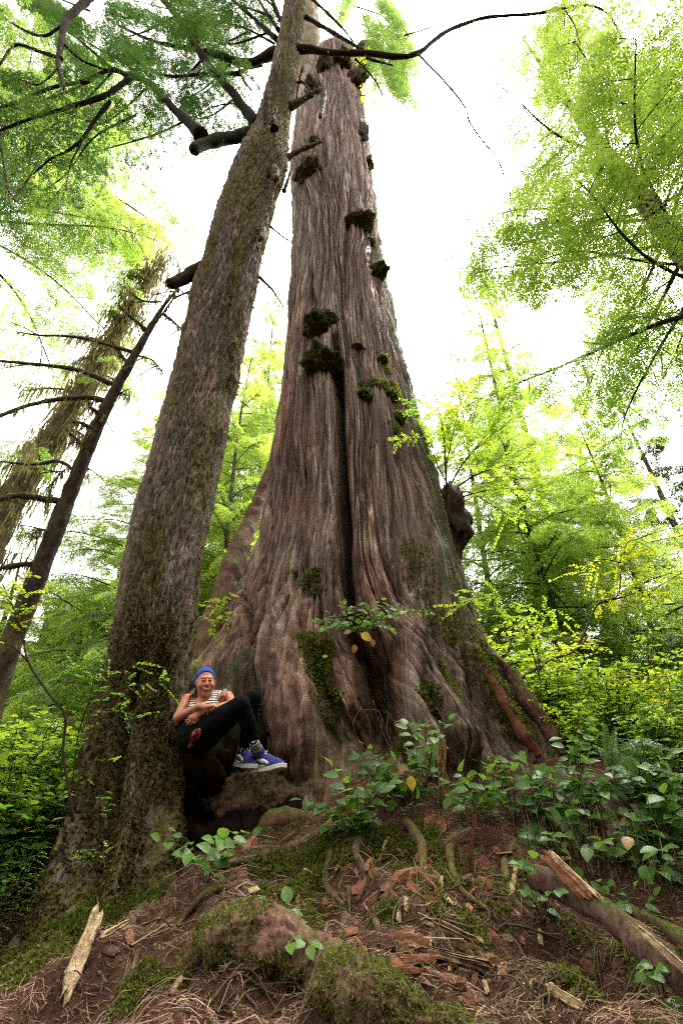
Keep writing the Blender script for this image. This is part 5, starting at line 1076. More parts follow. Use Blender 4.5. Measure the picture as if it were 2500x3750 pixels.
place_shrub('green', 2.55, 4.55, .42, 'low leafy shrub beside the fern at the right bank'); place_shrub('green', 3.3, 4.5, .5, 'leafy shrub at the right edge above the fern bank')

# ---------------------------------------------------------------- sword ferns
def fern(label, base, fronds, seed, lime=()):
    """fronds: (tip point, arch height) each a part of its own"""
    global rng
    keep = rng; rng = np.random.default_rng(seed); root = thing('sword_fern', label, 'fern', tuple(base)); base = np.array(base)
    for i, (tip, arch) in enumerate(fronds):
        tip = np.array(tip); q = np.linspace(0, 1, 24)[:, None]; B = base + (tip - base) * q + np.array([0, 0, arch]) * 4 * q * (1 - q) * (1 if arch >= 0 else 1); L = np.linalg.norm(tip - base); mb = MB(); mb.add(*tube(B, np.linspace(.0028, .001, 24), 4, cap=False), a=.2)
        n = 34; P_, D_, N_, S_ = [], [], [], []
        T = unit(np.gradient(B, axis=0)); cd = unit(np.array([0, 0, CAMZ]) - base); nr0 = unit(np.array([0, 0, .55]) + cd * .75 + rng.normal(size=3) * .25)
        for j in range(n):
            f = .1 + .9 * j / n; k = min(22, int(f * 23)); p = B[k] + (B[k + 1] - B[k]) * (f * 23 - k); sd = unit(np.cross(T[k], nr0)); w = L * .125 * (math.sin(math.pi * min(1, f * .93 + .07) ** .75) ** .6) * rng.uniform(.85, 1.1) + .006
            for sg in (1, -1): P_.append(p); D_.append(unit(sd * sg + T[k] * .28 + np.array([0, 0, -.06]) + rng.normal(size=3) * .05)); N_.append(nr0 + rng.normal(size=3) * .12); S_.append((w, max(.011, L * .030), w))
        tv = np.array([[0, -.35, 0], [0, .35, 0], [.55, .42, .03], [1, .0, -.05], [.55, -.3, .03]]); scatter(mb, tv, np.array([[0, 4, 2, 1]]), np.array([[4, 3, 2]]), rotmats(np.array(D_), unit(np.array(N_))), np.array(P_), np.array(S_), np.full(len(P_), .5) + rng.normal() * .2)
        o_ = mb.part('frond', root, M['fernlime' if i in lime else 'fern'])
        if i in lime: o_['label'] = 'bright yellow green upright frond'
    rng = keep; return root
def fz(bpx, Z, tips): 
    b = on_ground(*bpx); Z = float(depth(b)); b = b if Z < 4.2 else atZ(*bpx, 4.0); Z = min(Z, 4.0); return b, [(atZ(x, y, Z + dz), a) for x, y, dz, a in tips]
fern('tall sword fern with one bright upright frond at the right', *fz((2232,2825), 3.75, [(2215,2650,.05,.02),(2250,2675,-.05,.0),(2390,2740,-.1,.10),(2450,2750,-.2,.13),(2340,2800,-.3,.06),(2420,2820,-.2,.1),(2290,2840,-.4,.05),(2190,2740,.2,.04),(2480,2790,.1,.12)]), 501, (1,))
fern('sword fern with dark fronds hanging down the bank', *fz((1975,3015), 3.0, [(1905,3160,-.42,.07),(1945,3170,-.45,.06),(1990,3150,-.42,.06),(2180,3090,-.4,.1),(2120,3110,-.42,.1),(2050,3020,-.3,.06),(2190,3030,0,.07),(1930,3120,.0,.03)]), 502)
fern('sword fern upright at the right edge of the bank', *fz((2440,3040), 3.0, [(2405,2920,.1,.0),(2425,2900,0,.0),(2470,2900,-.1,.0),(2500,2930,-.1,.04),(2510,2990,-.2,.06),(2380,2960,.1,.03),(2330,2980,-.2,.06)]), 503, (2,))
fern('fern with long fronds drooping over the bank at the right edge', *fz((2380,3080), 3.0, [(2270,3150,-.35,.1),(2320,3180,-.4,.08),(2390,3190,-.4,.08),(2450,3170,-.35,.1),(2500,3100,-.2,.1),(2300,3060,-.2,.1)]), 508, ())
fern('small lime fern between the salal thicket and right root', *fz((1965,2890), 3.5, [(1905,2795,0,.0),(1930,2790,0,.0),(1960,2800,.1,.0),(2010,2830,-.1,.04),(1890,2850,-.2,.04)]), 504, (0, 1))
fern('fern with arching fronds in the middle of the right bank', *fz((2180,2950), 3.3, [(2130,2860,-.1,.04),(2090,2880,-.1,.05),(2240,2990,-.3,.05),(2300,2930,-.2,.07),(2260,2870,0,.05),(2320,2900,.1,.07),(2330,2860,0,.05)]), 505, ())
fern('fern low at the right edge among salal', *fz((2420,2980), 3.4, [(2330,2870,0,.04),(2360,2850,0,.02),(2490,2900,-.1,.06),(2500,2850,0,.05),(2440,2900,-.2,.04)]), 506, (0,))
fern('small fern half hidden behind the tall salal stem', *fz((2360,2900), 3.8, [(2290,2800,0,.03),(2330,2780,0,.02),(2420,2790,0,.05),(2460,2830,-.1,.05)]), 507)
# ---------------------------------------------------------------- litter on the floor
def gnormal(x, y, e=.05):
    return unit(np.stack([-(gz(x + e, y, False) - gz(x - e, y, False)) / (2 * e), -(gz(x, y + e, False) - gz(x, y - e, False)) / (2 * e), np.ones_like(x)], -1))
def floor_points(n, dens=None, xr=(-2.9, 3.0), yr=(1.5, 5.3)):
    """points on the forest floor, more of them close by"""
    out = []
    while sum(len(o) for o in out) < n:
        x = rng.uniform(*xr, n * 2); y = rng.uniform(*yr, n * 2); keep = rng.random(n * 2) < np.clip((2.6 / y) ** 2, 0, 1)
        keep &= np.abs(x) < .82 * y + .3; keep &= ~((np.hypot(x - .2, y - CY) < 1.95))
        if dens is not None: keep &= rng.random(n * 2) < dens(x, y)
        out.append(np.stack([x[keep], y[keep]], -1))
    p = np.concatenate(out)[:n]; return p[:, 0], p[:, 1]
def sticks(n, lmu, lsd, r, up, tintr, dens=None, lift=.004):
    x, y = floor_points(n, dens); P = np.stack([x, y, gz(x, y) + lift], -1); N = gnormal(x, y); ff = vn(x * 2.2, y * 2.2, 0, 88) * 1.3 - .5
    a = ff + rng.normal(0, .8, n); d = np.stack([np.cos(a), np.sin(a), np.zeros(n)], -1); d -= N * np.sum(d * N, 1)[:, None]; d = unit(d + N * np.abs(rng.normal(0, up, n))[:, None])
    L = np.exp(rng.normal(math.log(lmu), lsd, n)); s = unit(np.cross(d, N)); rr = r * rng.uniform(.5, 1.4, n) * (L / lmu) ** .4; b = s * (rng.normal(0, .14, n) * L)[:, None] + N * (np.abs(rng.normal(0, .1, n)) * L)[:, None]
    rings = []
    for t, k in ((0, .9), (.5, 1), (1, .5)):
        c = P + d * ((t - .5) * L)[:, None] + b * (4 * t * (1 - t)); rings += [c + s * (rr * k)[:, None], c + N * (rr * k * 1.2)[:, None], c - s * (rr * k)[:, None]]
    V = np.stack(rings, 1).reshape(-1, 3); o = (np.arange(n) * 9)[:, None, None]
    q = np.array([[0,1,4,3],[1,2,5,4],[3,4,7,6],[4,5,8,7]])
    return V, (q[None] + o).reshape(-1, 4), np.repeat(rng.uniform(*tintr, n), 9)
lt = MB()
V, Q, A = sticks(52000, .035, .5, .0013, .10, (0, 1)); lt.add(V, Q, None, A)
V, Q, A = sticks(14000, .085, .5, .0015, .16, (.1, 1.1), None, .008); lt.add(V, Q, None, A)
V, Q, A = sticks(500, .20, .35, .0022, .10, (-.3, .8), None, .014); lt.add(V, Q, None, A)
o_ = put('needle_litter', lt.mesh('needle_litter', M['litter'])); tag(o_, 'reddish brown needles and twiglets strewn over the forest floor', 'litter', kind='stuff')
# crumbs of bark and wood
def chip_tpl(seed, n=7, thick=.14):
    r = np.random.default_rng(seed); a = np.sort(r.uniform(0, 6.28, n)); rad = r.uniform(.55, 1.0, n); top = np.stack([np.cos(a) * rad, np.sin(a) * rad * .45, thick * (.5 + r.uniform(-.2, .5, n))], -1); bot = top * [.92, .92, 0] - [0, 0, thick * .5]
    c = np.array([[0, 0, thick * .9]]); V = np.concatenate([top, bot, c]); j = np.arange(n); k = (j + 1) % n
    return V * .5, np.stack([j + n, k + n, k, j], -1), np.stack([j, k, np.full(n, 2 * n)], -1)
CH = [chip_tpl(s) for s in range(6)]
def chips_mass(n, smu, mat, name, label, dens=None, tint=(0, 1)):
    mb = MB(); x, y = floor_points(n, dens); N = gnormal(x, y); P = np.stack([x, y, gz(x, y) + .004], -1); a = rng.uniform(0, 6.28, n); d = np.stack([np.cos(a), np.sin(a), 0 * a], -1); d -= N * np.sum(d * N, 1)[:, None]
    N2 = unit(N + rng.normal(size=(n, 3)) * .35); k = rng.integers(0, 6, n); S = np.exp(rng.normal(math.log(smu), .4, n)); T = rng.uniform(*tint, n); Mx = rotmats(unit(d), N2)
    for q in range(6):
        i = np.where(k == q)[0]; scatter(mb, CH[q][0], CH[q][1], CH[q][2], Mx[i], P[i], S[i], T[i])
    tag(put(name, mb.mesh(name, M[mat], False)), label, 'litter', kind='stuff')
cl = lambda x, y: .25 + .75 * sstep(-.4, .5, x)
chips_mass(3000, .022, 'chip', 'bark_crumbs', 'small reddish crumbs of bark scattered among the needles', cl)
chips_mass(1100, .02, 'palewood', 'wood_crumbs', 'small pale splinters scattered among the needles', lambda x, y: .1 + .9 * np.exp(-((x - .55) / .5) ** 2 - ((y - 2.55) / .35) ** 2))
# moss growing on the floor
mg = MB(); x, y = floor_points(26000, lambda x, y: np.clip((fbm(x * 1.9, y * 1.9, 0, 31, 3) * 1.2 + .0 + .5 * sstep(-.9, -2.2, x) - .36 + .4 * vn(x * 6, y * 6, 0, 33)) * 2.2, 0, 1))
tufts(mg, np.stack([x, y, gz(x, y)], -1), gnormal(x, y), 3, .020, .6, .4); tag(put('moss', mg.mesh('moss', M['moss'])), 'cushions of green moss spreading over the forest floor', 'moss', kind='stuff')
mg = MB()
for px, py, rad, n in [(1010,3160,.11,600),(1080,3200,.09,450),(1160,3160,.11,600),(1130,3230,.08,350),(960,3170,.09,400),(1240,3150,.10,500),(1370,3120,.14,800),(1420,3080,.12,600),(1330,3060,.1,400),(1230,3020,.1,500),(1060,3260,.08,300),(1510,3110,.1,400),(1400,3340,.08,300),(350,3350,.2,1200),(250,3420,.2,1200),(450,3320,.16,800),(180,3480,.18,900),(560,3300,.12,500),(120,3560,.2,900),(950,3270,.08,300),(1560,3050,.08,300),(620,3620,.1,400),(500,3640,.1,400),(1700,3380,.07,250),(1740,3440,.08,300),(2100,3600,.1,400)]:
    c = on_ground(px, py); a = rng.uniform(0, 6.28, n); q = rad * np.sqrt(rng.random(n)); x = c[0] + np.cos(a) * q; y = c[1] + np.sin(a) * q; hgt = .05 * (1 - (q / rad) ** 2) * (rad / .14); tufts(mg, np.stack([x, y, gz(x, y) + hgt * rng.uniform(.3, 1, n)], -1), unit(gnormal(x, y) + np.stack([np.cos(a), np.sin(a), 0 * a], -1) * (q / rad)[:, None]), 3, .017, .5, .45)
tag(put('moss_cushion', mg.mesh('moss_cushion', M['moss'])), 'rounded green moss cushions among the twigs', 'moss', kind='stuff')
# fibres and dead fronds hanging off the right bank
hb = MB(); pts = np.array([[x_, y_, float(gz(x_, y_)) + .03] for x_, y_ in [on_ground(px, py)[:2] for px, py in [(1900,3060),(1990,3080),(2060,3070),(2150,3090),(2250,3080),(2350,3110),(2450,3130),(2500,3140)]]]); pts = spline(pts, 60)
hang_moss(hb, pts, 1100, .22, .0022, .12); hang_moss(hb, pts + np.array([0, -.1, -.08]), 700, .2, .002, .12)
tag(put('dead_fern_litter', hb.mesh('dead_fern_litter', M['litter'])), 'brown dead fronds and rootlets hanging down the right bank', 'litter', kind='stuff')
hb = MB()
for a, b in [((1560,2560),(1650,2820)), ((1650,2500),(1760,2780)), ((1330,2600),(1420,2800)), ((1430,2640),(1520,2800)), ((1700,2560),(1880,2790))]:
    for _ in range(5):
        p0, _t = on_cedar(a[0] + rng.normal() * 30, a[1] + rng.normal() * 40, .06); p1, _t = on_cedar(b[0] + rng.normal() * 40, b[1] + rng.normal() * 20, .12); B = spline(np.array([p0, p0 * .5 + p1 * .5 + rng.normal(size=3) * .08 + [0, -.05, -.05], p1]), 14); hb.add(*tube(B, np.linspace(.005, .002, 14), 4), a=rng.random())
hb.part('rootlets', cedar, M['limb_bare'])['kind'] = 'stuff'

# ---------------------------------------------------------------- logs, planks, chips one by one
def plank(a, b, w, th, seed, ragged=.12, n=44, m=22, layers=7):
    """a split piece of wood from a to b with torn ends and a fibrous face"""
    a, b = np.array(a, float), np.array(b, float); r = np.random.default_rng(seed); T = unit(b - a); L = np.linalg.norm(b - a); cd = unit(np.array([0, 0, CAMZ]) - (a + b) / 2); S = unit(np.cross(T, cd)); N = np.cross(S, T)
    th_ = np.linspace(0, 2 * np.pi, m, endpoint=False); t = np.linspace(0, 1, n); TT, HH = np.meshgrid(t, th_, indexing='ij')
    cx = np.sign(np.cos(HH)) * np.abs(np.cos(HH)) ** .55; cy_ = np.sign(np.sin(HH)) * np.abs(np.sin(HH)) ** .55
    wv = w * .5 * (1 + .22 * vn(TT * 3 + seed, 0 * TT, 0, seed)) * np.clip(np.minimum(TT, 1 - TT) * 16, .35, 1) ** .5
    fib = np.sqrt(np.abs(vn(cx * layers * .7, TT * 1.2, 0, seed + 2))) * .3 + .25 * vn(cx * layers * 2.3, TT * 3, 0, seed + 3) + .25 * vn(cx * 2, TT * 7, 0, seed + 5)
    X = cx * wv * (1 + .12 * vn(TT * 9, cy_ * 2, 0, seed + 4)); Y = cy_ * th * .5 + (cy_ > .2) * (fib - .35) * th * .8
    endj = ragged * L * (vn(cx * 4, 0 * cx, 0, seed + 7)) * np.where(TT < .5, sstep(.25, 0, TT), sstep(.75, 1, TT))
    V = a + T * (TT * L + endj)[..., None] + S * X[..., None] + N * Y[..., None]
    V = V.reshape(-1, 3); i = np.arange(n - 1)[:, None] * m; j = np.arange(m)[None]; j2 = (j + 1) % m; Q = np.stack([i + j, i + j2, i + m + j2, i + m + j], -1).reshape(-1, 4)
    V = np.concatenate([V, [a + T * .01], [b - T * .01]]); k = n * m; jj = np.arange(m); jn = (jj + 1) % m
    return V, Q, np.concatenate([np.stack([jn, jj, np.full(m, k)], -1), np.stack([k - m + jj, k - m + jn, np.full(m, k + 1)], -1)])
def single(name, label, cat, V, Q, T, mat, smooth=False, group=None, tint=.5):
    c = V.mean(0); mb = MB(); mb.add(V - c, Q, T, tint); o = put(name, mb.mesh(name, M[mat], smooth), None, c); return tag(o, label, cat, group)
def gp(px, py, h=.01):
    p = on_ground(px, py); p[2] += h; return p
single('wood_plank', 'long pale rotten split plank leaning at the lower left', 'wood', *plank(gp(215,3725,.06), gp(338,3440,.09), .072, .035, 601, .22), 'palewood', tint=.4)
single('stick', 'pale barkless stick beside the long split plank', 'stick', *plank(gp(335,3560,.06), gp(455,3450,.07), .024, .022, 602, .05), 'palewood', tint=.75)
single('wood_stake', 'splintered upright pale stake between the salal plants', 'wood', *plank(gp(1612,2950,-.02), atZ(1618,2735,3.55), .05, .025, 603, .2), 'palewood', tint=.6)
single('wood_splinter', 'cream coloured long splinter at the bottom right of the litter', 'wood', *plank(gp(2010,3640,.02), gp(2140,3730,.02), .035, .012, 604, .15), 'palewood', tint=.95)
single('wood_splinter', 'thin orange splinter standing below the salal thicket', 'wood', *plank(gp(1722,3170,.0), atZ(1738,2990,3.1), .022, .01, 605, .15), 'chip', tint=1)
single('wood_splinter', 'pale upright splinter beside the rotten log', 'wood', *plank(gp(1828,3610,.0), gp(1835,3560,.03), .014, .008, 606, .1), 'palewood', tint=.9)
single('wood_splinter', 'grey white splinter leaning at the fallen log', 'wood', *plank(gp(1870,3290,.0), gp(1895,3210,.05), .028, .012, 607, .15), 'rotwood', tint=1)
rl = thing('rotten_log', 'crumbling rotten grey brown log half sunk in the litter', 'log', tuple(gp(1660,3480)))
for k, (a, b, w_, th_) in enumerate([((1540,3400),(1780,3500),.10,.06), ((1500,3470),(1790,3555),.05,.04), ((1620,3370),(1760,3420),.045,.03)]):
    V, Q, T = plank(gp(*a, -.005), gp(*b, -.005), w_, th_, 610 + k, .25, 90, 48, 5); mb = MB(); mb.add(V, Q, T, .45); mb.part('slab', rl, M['rotwood'], False)
fl = thing('fallen_log', 'fallen log at lower right with a torn orange split end', 'log', tuple(atZ(2150,3330,2.55)))
P = spline(np.array([atZ(1950,3205,2.85), atZ(2080,3260,2.7), atZ(2200,3330,2.5), atZ(2330,3430,2.3), atZ(2480,3570,2.1), atZ(2640,3720,1.95)]), 70); V, Q, T = tube(P, np.linspace(.066, .060, 70), 40, .38, 9, True, 620); mb = MB(); mb.add(V, Q, T); mb.part('trunk', fl, M['logbark'])
for k, (a, b, w_, mt) in enumerate([((1990,3130,2.78),(2150,3290,2.52),.06,'chip'), ((2010,3118,2.80),(2190,3285,2.50),.028,'palewood'), ((2330,3395,2.22),(2560,3600,1.98),.04,'palewood')]):
    V, Q, T = plank(atZ(*a), atZ(*b), w_, .035, 621 + k, .1); mb = MB(); mb.add(V, Q, T, .5); mb.part('split_face', fl, M[mt], False)['label'] = ['torn orange inner wood', 'pale torn sliver', 'pale barkless strip'][k]
P = spline(np.array([gp(2240,3330,.0), gp(2330,3400,.03), gp(2420,3440,.02), gp(2560,3520,.0)]) + np.array([.1, .12, .0]), 40); V, Q, T = tube(P, np.linspace(.04, .045, 40), 20, .4, 7, True, 630); single('log', 'mossy dark branch log lying behind the fallen log at right', 'log', V, Q, T, 'root', True)
ml = thing('mossy_log', 'weathered pinkish mossy log half buried across the foreground', 'log', tuple(atZ(1000,3560,2.1)))
P = spline(np.array([gp(660,3560,-.08), gp(770,3510,-.01), gp(900,3490,.035), gp(1040,3540,.04), gp(1180,3625,.03), gp(1330,3690,.0), gp(1550,3730,-.05), gp(1800,3745,-.10)]), 130); rad = np.interp(np.linspace(0, 1, 130), [0, .12, .3, .5, .7, 1], [.06, .10, .125, .12, .10, .08]); LV, LQ, T = tube(P, rad, 80, .34, 5.5, True, 640)
k_ = len(LV) - 2; o__ = unit(LV[:k_] - np.repeat(P, 80, 0)); w1, w2, wi = worley(LV[:k_, 0] * 15 + .5 * vn(LV[:k_, 0] * 20, LV[:k_, 2] * 20), LV[:k_, 2] * 22 + LV[:k_, 1] * 14, None, 4); LV[:k_] += o__ * (.012 * np.clip((w2 - w1) * 4, 0, 1) + .014 * (wi - .5) + .022 * fbm(LV[:k_, 0] * 18, LV[:k_, 1] * 18, LV[:k_, 2] * 18, 4, 4))[:, None]; mb = MB(); mb.add(LV, LQ, T); mb.part('trunk', ml, M['pinkroot'])
wm = (fbm(LV[LQ[:, 0], 0] * 4, LV[LQ[:, 0], 1] * 4, LV[LQ[:, 0], 2] * 4, 12, 3) > .02) * 1.0 + .02; Pm, Nm, _ = mesh_samples(LV, LQ, wm, 9000); mb = MB(); tufts(mb, Pm, Nm, 2, .013, -.1, .35, None, .35); tag(mb.part('moss', ml, M['drymoss']), kind='stuff')
Pm, Nm, _ = mesh_samples(LV, LQ, (vn(LV[LQ[:, 0], 0] * 7, LV[LQ[:, 0], 1] * 7, 0, 14) > .2) * 1.0 + 1e-9, 5000); mb = MB(); tufts(mb, Pm, Nm, 2, .014, .1, .4); tag(mb.part('moss', ml, M['moss']), kind='stuff')
def slab(px, py, wpx, ang, ratio, seed, label, mat='chip', tint=.6, tilt=.3, name='bark_chip', h=.012, group=None, cat='bark chip'):
    p = gp(px, py, h); Z = depth(p); L = 1.22 * wpx / FPX * Z; d = unit(np.array([math.cos(R(ang)), math.sin(R(ang)) * .7, math.sin(R(ang)) * .7])); cd = unit(np.array([0, 0, CAMZ + .6]) - p); 
    r = np.random.default_rng(seed); n = 13; a = np.linspace(0, 6.28, n, endpoint=False) + r.uniform(-.15, .15, n); rad = r.uniform(.72, 1.06, n); m = rotmats(d[None], unit(cd + r.normal(size=3) * tilt)[None])[0]
    g1 = np.sign(np.cos(a)) * np.abs(np.cos(a)) ** .7; g2 = np.sign(np.sin(a)) * np.abs(np.sin(a)) ** .7; rings = []
    curl = r.uniform(-.25, .25)
    for s, z in ((.96, -.5), (1, 0), (.95, .45), (.55, .62)):
        xx, yy = g1 * rad * s * L / 2, g2 * rad * s * L * ratio / 2; rings.append(np.stack([xx, yy, z * L * .07 + curl * yy * yy / L * 2 + L * .02 * vn(xx / L * 5 + seed, yy / L * 9, z, seed)], -1))
    V = np.concatenate(rings + [np.array([[0, 0, L * .05]]), np.array([[0, 0, -L * .035]])]); i = np.arange(3)[:, None] * n; j = np.arange(n)[None]; j2 = (j + 1) % n
    Q = np.stack([i + j, i + j2, i + n + j2, i + n + j], -1).reshape(-1, 4); jj = np.arange(n); jn = (jj + 1) % n; T = np.concatenate([np.stack([3 * n + jj, 3 * n + jn, np.full(n, 4 * n)], -1), np.stack([jn, jj, np.full(n, 4 * n + 1)], -1)])
    mb = MB(); mb.add(V @ m.T, Q, T, tint); o = put(name, mb.mesh(name, M[mat], False), None, p); return tag(o, label, cat, group)
for a in [(1590,3030,80,20,.75,1,'big squarish red bark chip below the stake'), (1690,3095,180,28,.26,2,'long dark bark strip lying slantwise under the salal thicket','chipdark',.6), (1770,3190,62,35,.8,3,'dark red blocky bark chip right of the long dark strip','chip',.25), (1500,3220,150,14,.22,4,'long red bark strip with ragged ends in mid litter'),
          (1560,3240,90,-55,.25,5,'narrow red bark strip lying steeply beside the ragged one'), (1330,3270,95,35,.4,6,'reddish bark strip in the chip pile left of centre'), (1290,3300,80,-10,.35,7,'flat red bark chip topping the middle chip pile'), (1370,3320,85,40,.35,8,'red bark strip at the right of the middle chip pile'),
          (1265,3395,60,80,.6,9,'upright squarish bark chip at the lower left of the chip pile','chipdark',.8), (1310,3390,80,-5,.4,10,'wide dark red bark chip under the chip pile','chip',.3), (1390,3170,70,50,.28,11,'pale orange bark sliver by the shelf root moss','chip',1.0), (1350,3190,60,60,.3,12,'orange brown bark sliver next to the pale one','chip',.8),
          (1510,3490,120,-14,.4,13,'rust red bark slab under the curled pale leaf','chip',.75), (1540,3540,130,2,.2,14,'long rust red bark strip below the slab','chip',.6), (1440,3560,190,-4,.14,15,'longest thin red bark strip in the foreground','chip',.4), (1305,3530,72,8,.5,16,'bright orange flat chip at the foreground log','chip',1.3),
          (1640,3600,110,-8,.26,17,'dark red bark strip right of the foreground chips','chip',.3), (1130,3060,65,-18,.5,18,'grey brown bark plate on the slope by the salal','chipdark',.9), (860,3330,50,30,.35,19,'ochre chip alone on the needle slope','palewood',.2), (860,3250,60,10,.4,20,'pale brown chip on the dark slope','chipdark',1),
          (1460,3150,45,-70,.5,21,'small upright orange chip near the moss cushions'), (1640,3310,55,-60,.3,22,'pale tan splinter chip in the twig tangle','palewood',.5), (2100,3010,60,20,.5,23,'dark brown bark piece on the right bank','chipdark',.4), (1190,3370,55,15,.4,24,'reddish chip by the small sprig'), (1240,3440,70,5,.35,25,'dull red chip above the foreground log','chip',.3),
          (400,3510,70,-15,.4,26,'flat dark chip behind the pale stick','chipdark',.3), (930,3080,60,5,.5,27,'brown plate of bark at the foot of the hollow','chipdark',.7)]: slab(*a)
for i in range(110):
    q = i % 5; px = rng.uniform(1150, 1950) if i % 3 else rng.uniform(450, 2200); py = rng.uniform(3080, 3690)
    slab(px, py, rng.uniform(24, 66), rng.uniform(-80, 80), rng.uniform(.25, .7), 700 + i, ['small rusty bark chip among the needles', 'small dull red bark flake among the needles', 'small dark bark flake among the twigs', 'small pale wood flake among the needles', 'small orange brown bark flake among the twigs'][q], ['chip', 'chip', 'chipdark', 'palewood', 'chip'][q], [.7, .3, .5, .6, 1.1][q], .5, group='small bark chips strewn over the slope')
def dleaf(px, py, wpx, ang, label, mat='deadleaf', tint=.6, h=.02, Z=None):
    p = gp(px, py, h) if Z is None else atZ(px, py, Z); s = wpx / FPX * depth(p); d = np.array([math.cos(R(ang)), .15, math.sin(R(ang))]); t = leaf_tpl(.5, .32, .35, n=5); cd = unit(np.array([0, 0, CAMZ + .4]) - p); mb = MB(); scatter(mb, *t, rotmats(unit(d)[None], cd[None]), np.zeros((1, 3)) - unit(d) * s / 2, np.array([s]), np.array([tint])); o = put('fallen_leaf', mb.mesh('fallen_leaf', M[mat]), None, p); tag(o, label, 'leaf')
for a in [(1490,3450,75,25,'pale curled dead leaf on the rust red slab','deadleaf',1.2), (1372,3228,60,-50,'pinkish pale dead leaf under the twig tangle','deadleaf',1.1), (1150,3255,40,5,'tiny whitish dead leaf on the moss'), (2300,3105,75,-60,'mottled yellow brown leaf hanging on the bank','yellowleaf',.1), (1580,3330,60,0,'orange folded dead leaf in the chip litter','deadleaf',.5), (1660,3325,60,10,'second orange folded dead leaf beside the splinter','deadleaf',.4),
          (1640,3460,50,60,'pink curled dead leaf beside the rotten log','deadleaf',1.1), (2140,3260,40,30,'orange curled dead leaf on the split log end','deadleaf',.6), (1660,2935,50,-10,'yellow fallen leaf at the foot of the stake','yellowleaf',.8), (570,3390,55,40,'orange leaf lying on the needle slope','deadleaf',.4), (40,3060,45,5,'brown dead leaf on the left shrubs','deadleaf',.1,0,3.6), (1090,3330,34,80,'pink dead leaf beside the small sprig','deadleaf',1)]: dleaf(*a)
# twigs lying about, one by one
for i, (pl, r_, lab) in enumerate([
    ([(640,3420),(760,3390),(880,3360),(960,3310)], .007, 'thick tan twig pointing up at the small sprig'), ([(935,3250),(930,3310),(960,3340),(1010,3350)], .016, 'smooth hooked brown root loop left of the small sprig'), ([(1820,3440),(1850,3420),(1940,3430),(2050,3455)], .008, 'reddish bent stick right of the rotten log'), ([(1510,3150),(1525,3220),(1535,3330)], .007, 'pale arching twig in the middle litter'),
    ([(1000,3300),(1010,3260),(1000,3200)], .004, 'thin arching rootlet over the moss'), ([(1270,3260),(1275,3300),(1280,3370)], .018, 'stubby dark upright root in the middle'), ([(1350,3170),(1365,3200),(1350,3260)], .012, 'short pinkish broken root by the bark slivers'), ([(450,3260),(700,3230),(830,3190)], .004, 'long pale twig lying across the dark slope'), ([(360,3440),(345,3300),(320,3230)], .008, 'dark upright stem behind the pale stick'),
    ([(0,3240),(60,3340),(140,3370),(200,3450)], .012, 'grey bent branch in the lower left moss'), ([(200,3450),(260,3440),(310,3430)], .018, 'dark broken branch beside the split plank'), ([(2330,3110),(2400,3200),(2450,3330)], .006, 'pale arching twig on the right bank'), ([(1690,3180),(1680,3050),(1700,2990)], .006, 'tan upright twig under the thicket'), ([(600,3580),(700,3575),(775,3640)], .005, 'forked thin twig left of the foreground log'),
    ([(1450,3330),(1440,3420),(1460,3560)], .004, 'thin arching twig above the pale curled leaf'), ([(1620,3370),(1610,3460),(1640,3540)], .004, 'thin arching twig over the rotten log'), ([(2070,3150),(2080,3230),(2120,3350)], .006, 'black twig leaning on the split log'), ([(2050,3370),(1960,3420),(1900,3440)], .005, 'thin dry twig below the fallen log'), ([(1300,3220),(1420,3170),(1480,3140)], .006, 'pale twig crossing the middle litter'), ([(400,3750),(440,3650),(470,3520)], .004, 'thin twig by the lower left plank')]):
    q = np.array([gp(px, py, .01 + .02 * (0 < k < len(pl) - 1)) for k, (px, py) in enumerate(pl)]); P = spline(q, 24); V, Q, T = tube(P, np.linspace(r_ * .8, r_ * .4, 24), 7, .35, 25, True, i); single('twig', lab, 'twig', V, Q, T, 'limb_bare' if i % 3 else 'root', True)
for i in range(90):
    px = rng.uniform(300, 2400); py = rng.uniform(3120, 3720); p = gp(px, py, .012); L = rng.uniform(.12, .4); a = rng.normal(.5, .7); d = np.array([math.cos(a), math.sin(a)]); q = []
    for t in (-.5, -.15, .2, .5): x_, y_ = p[0] + d[0] * L * t + rng.normal() * .015, p[1] + d[1] * L * t + rng.normal() * .015; q.append([x_, y_, float(gz(x_, y_)) + .012 + rng.uniform(0, .03)])
    V, Q, T = tube(spline(np.array(q), 12), np.linspace(.0035, .002, 12) * rng.uniform(.7, 1.6), 5, .3, 30, True, i); single('twig', ['thin dry grey twig lying in the litter', 'thin reddish twig lying in the litter'][i % 2], 'twig', V, Q, T, ['limb_bare', 'root'][i % 2], True, 'dry twigs strewn over the litter')
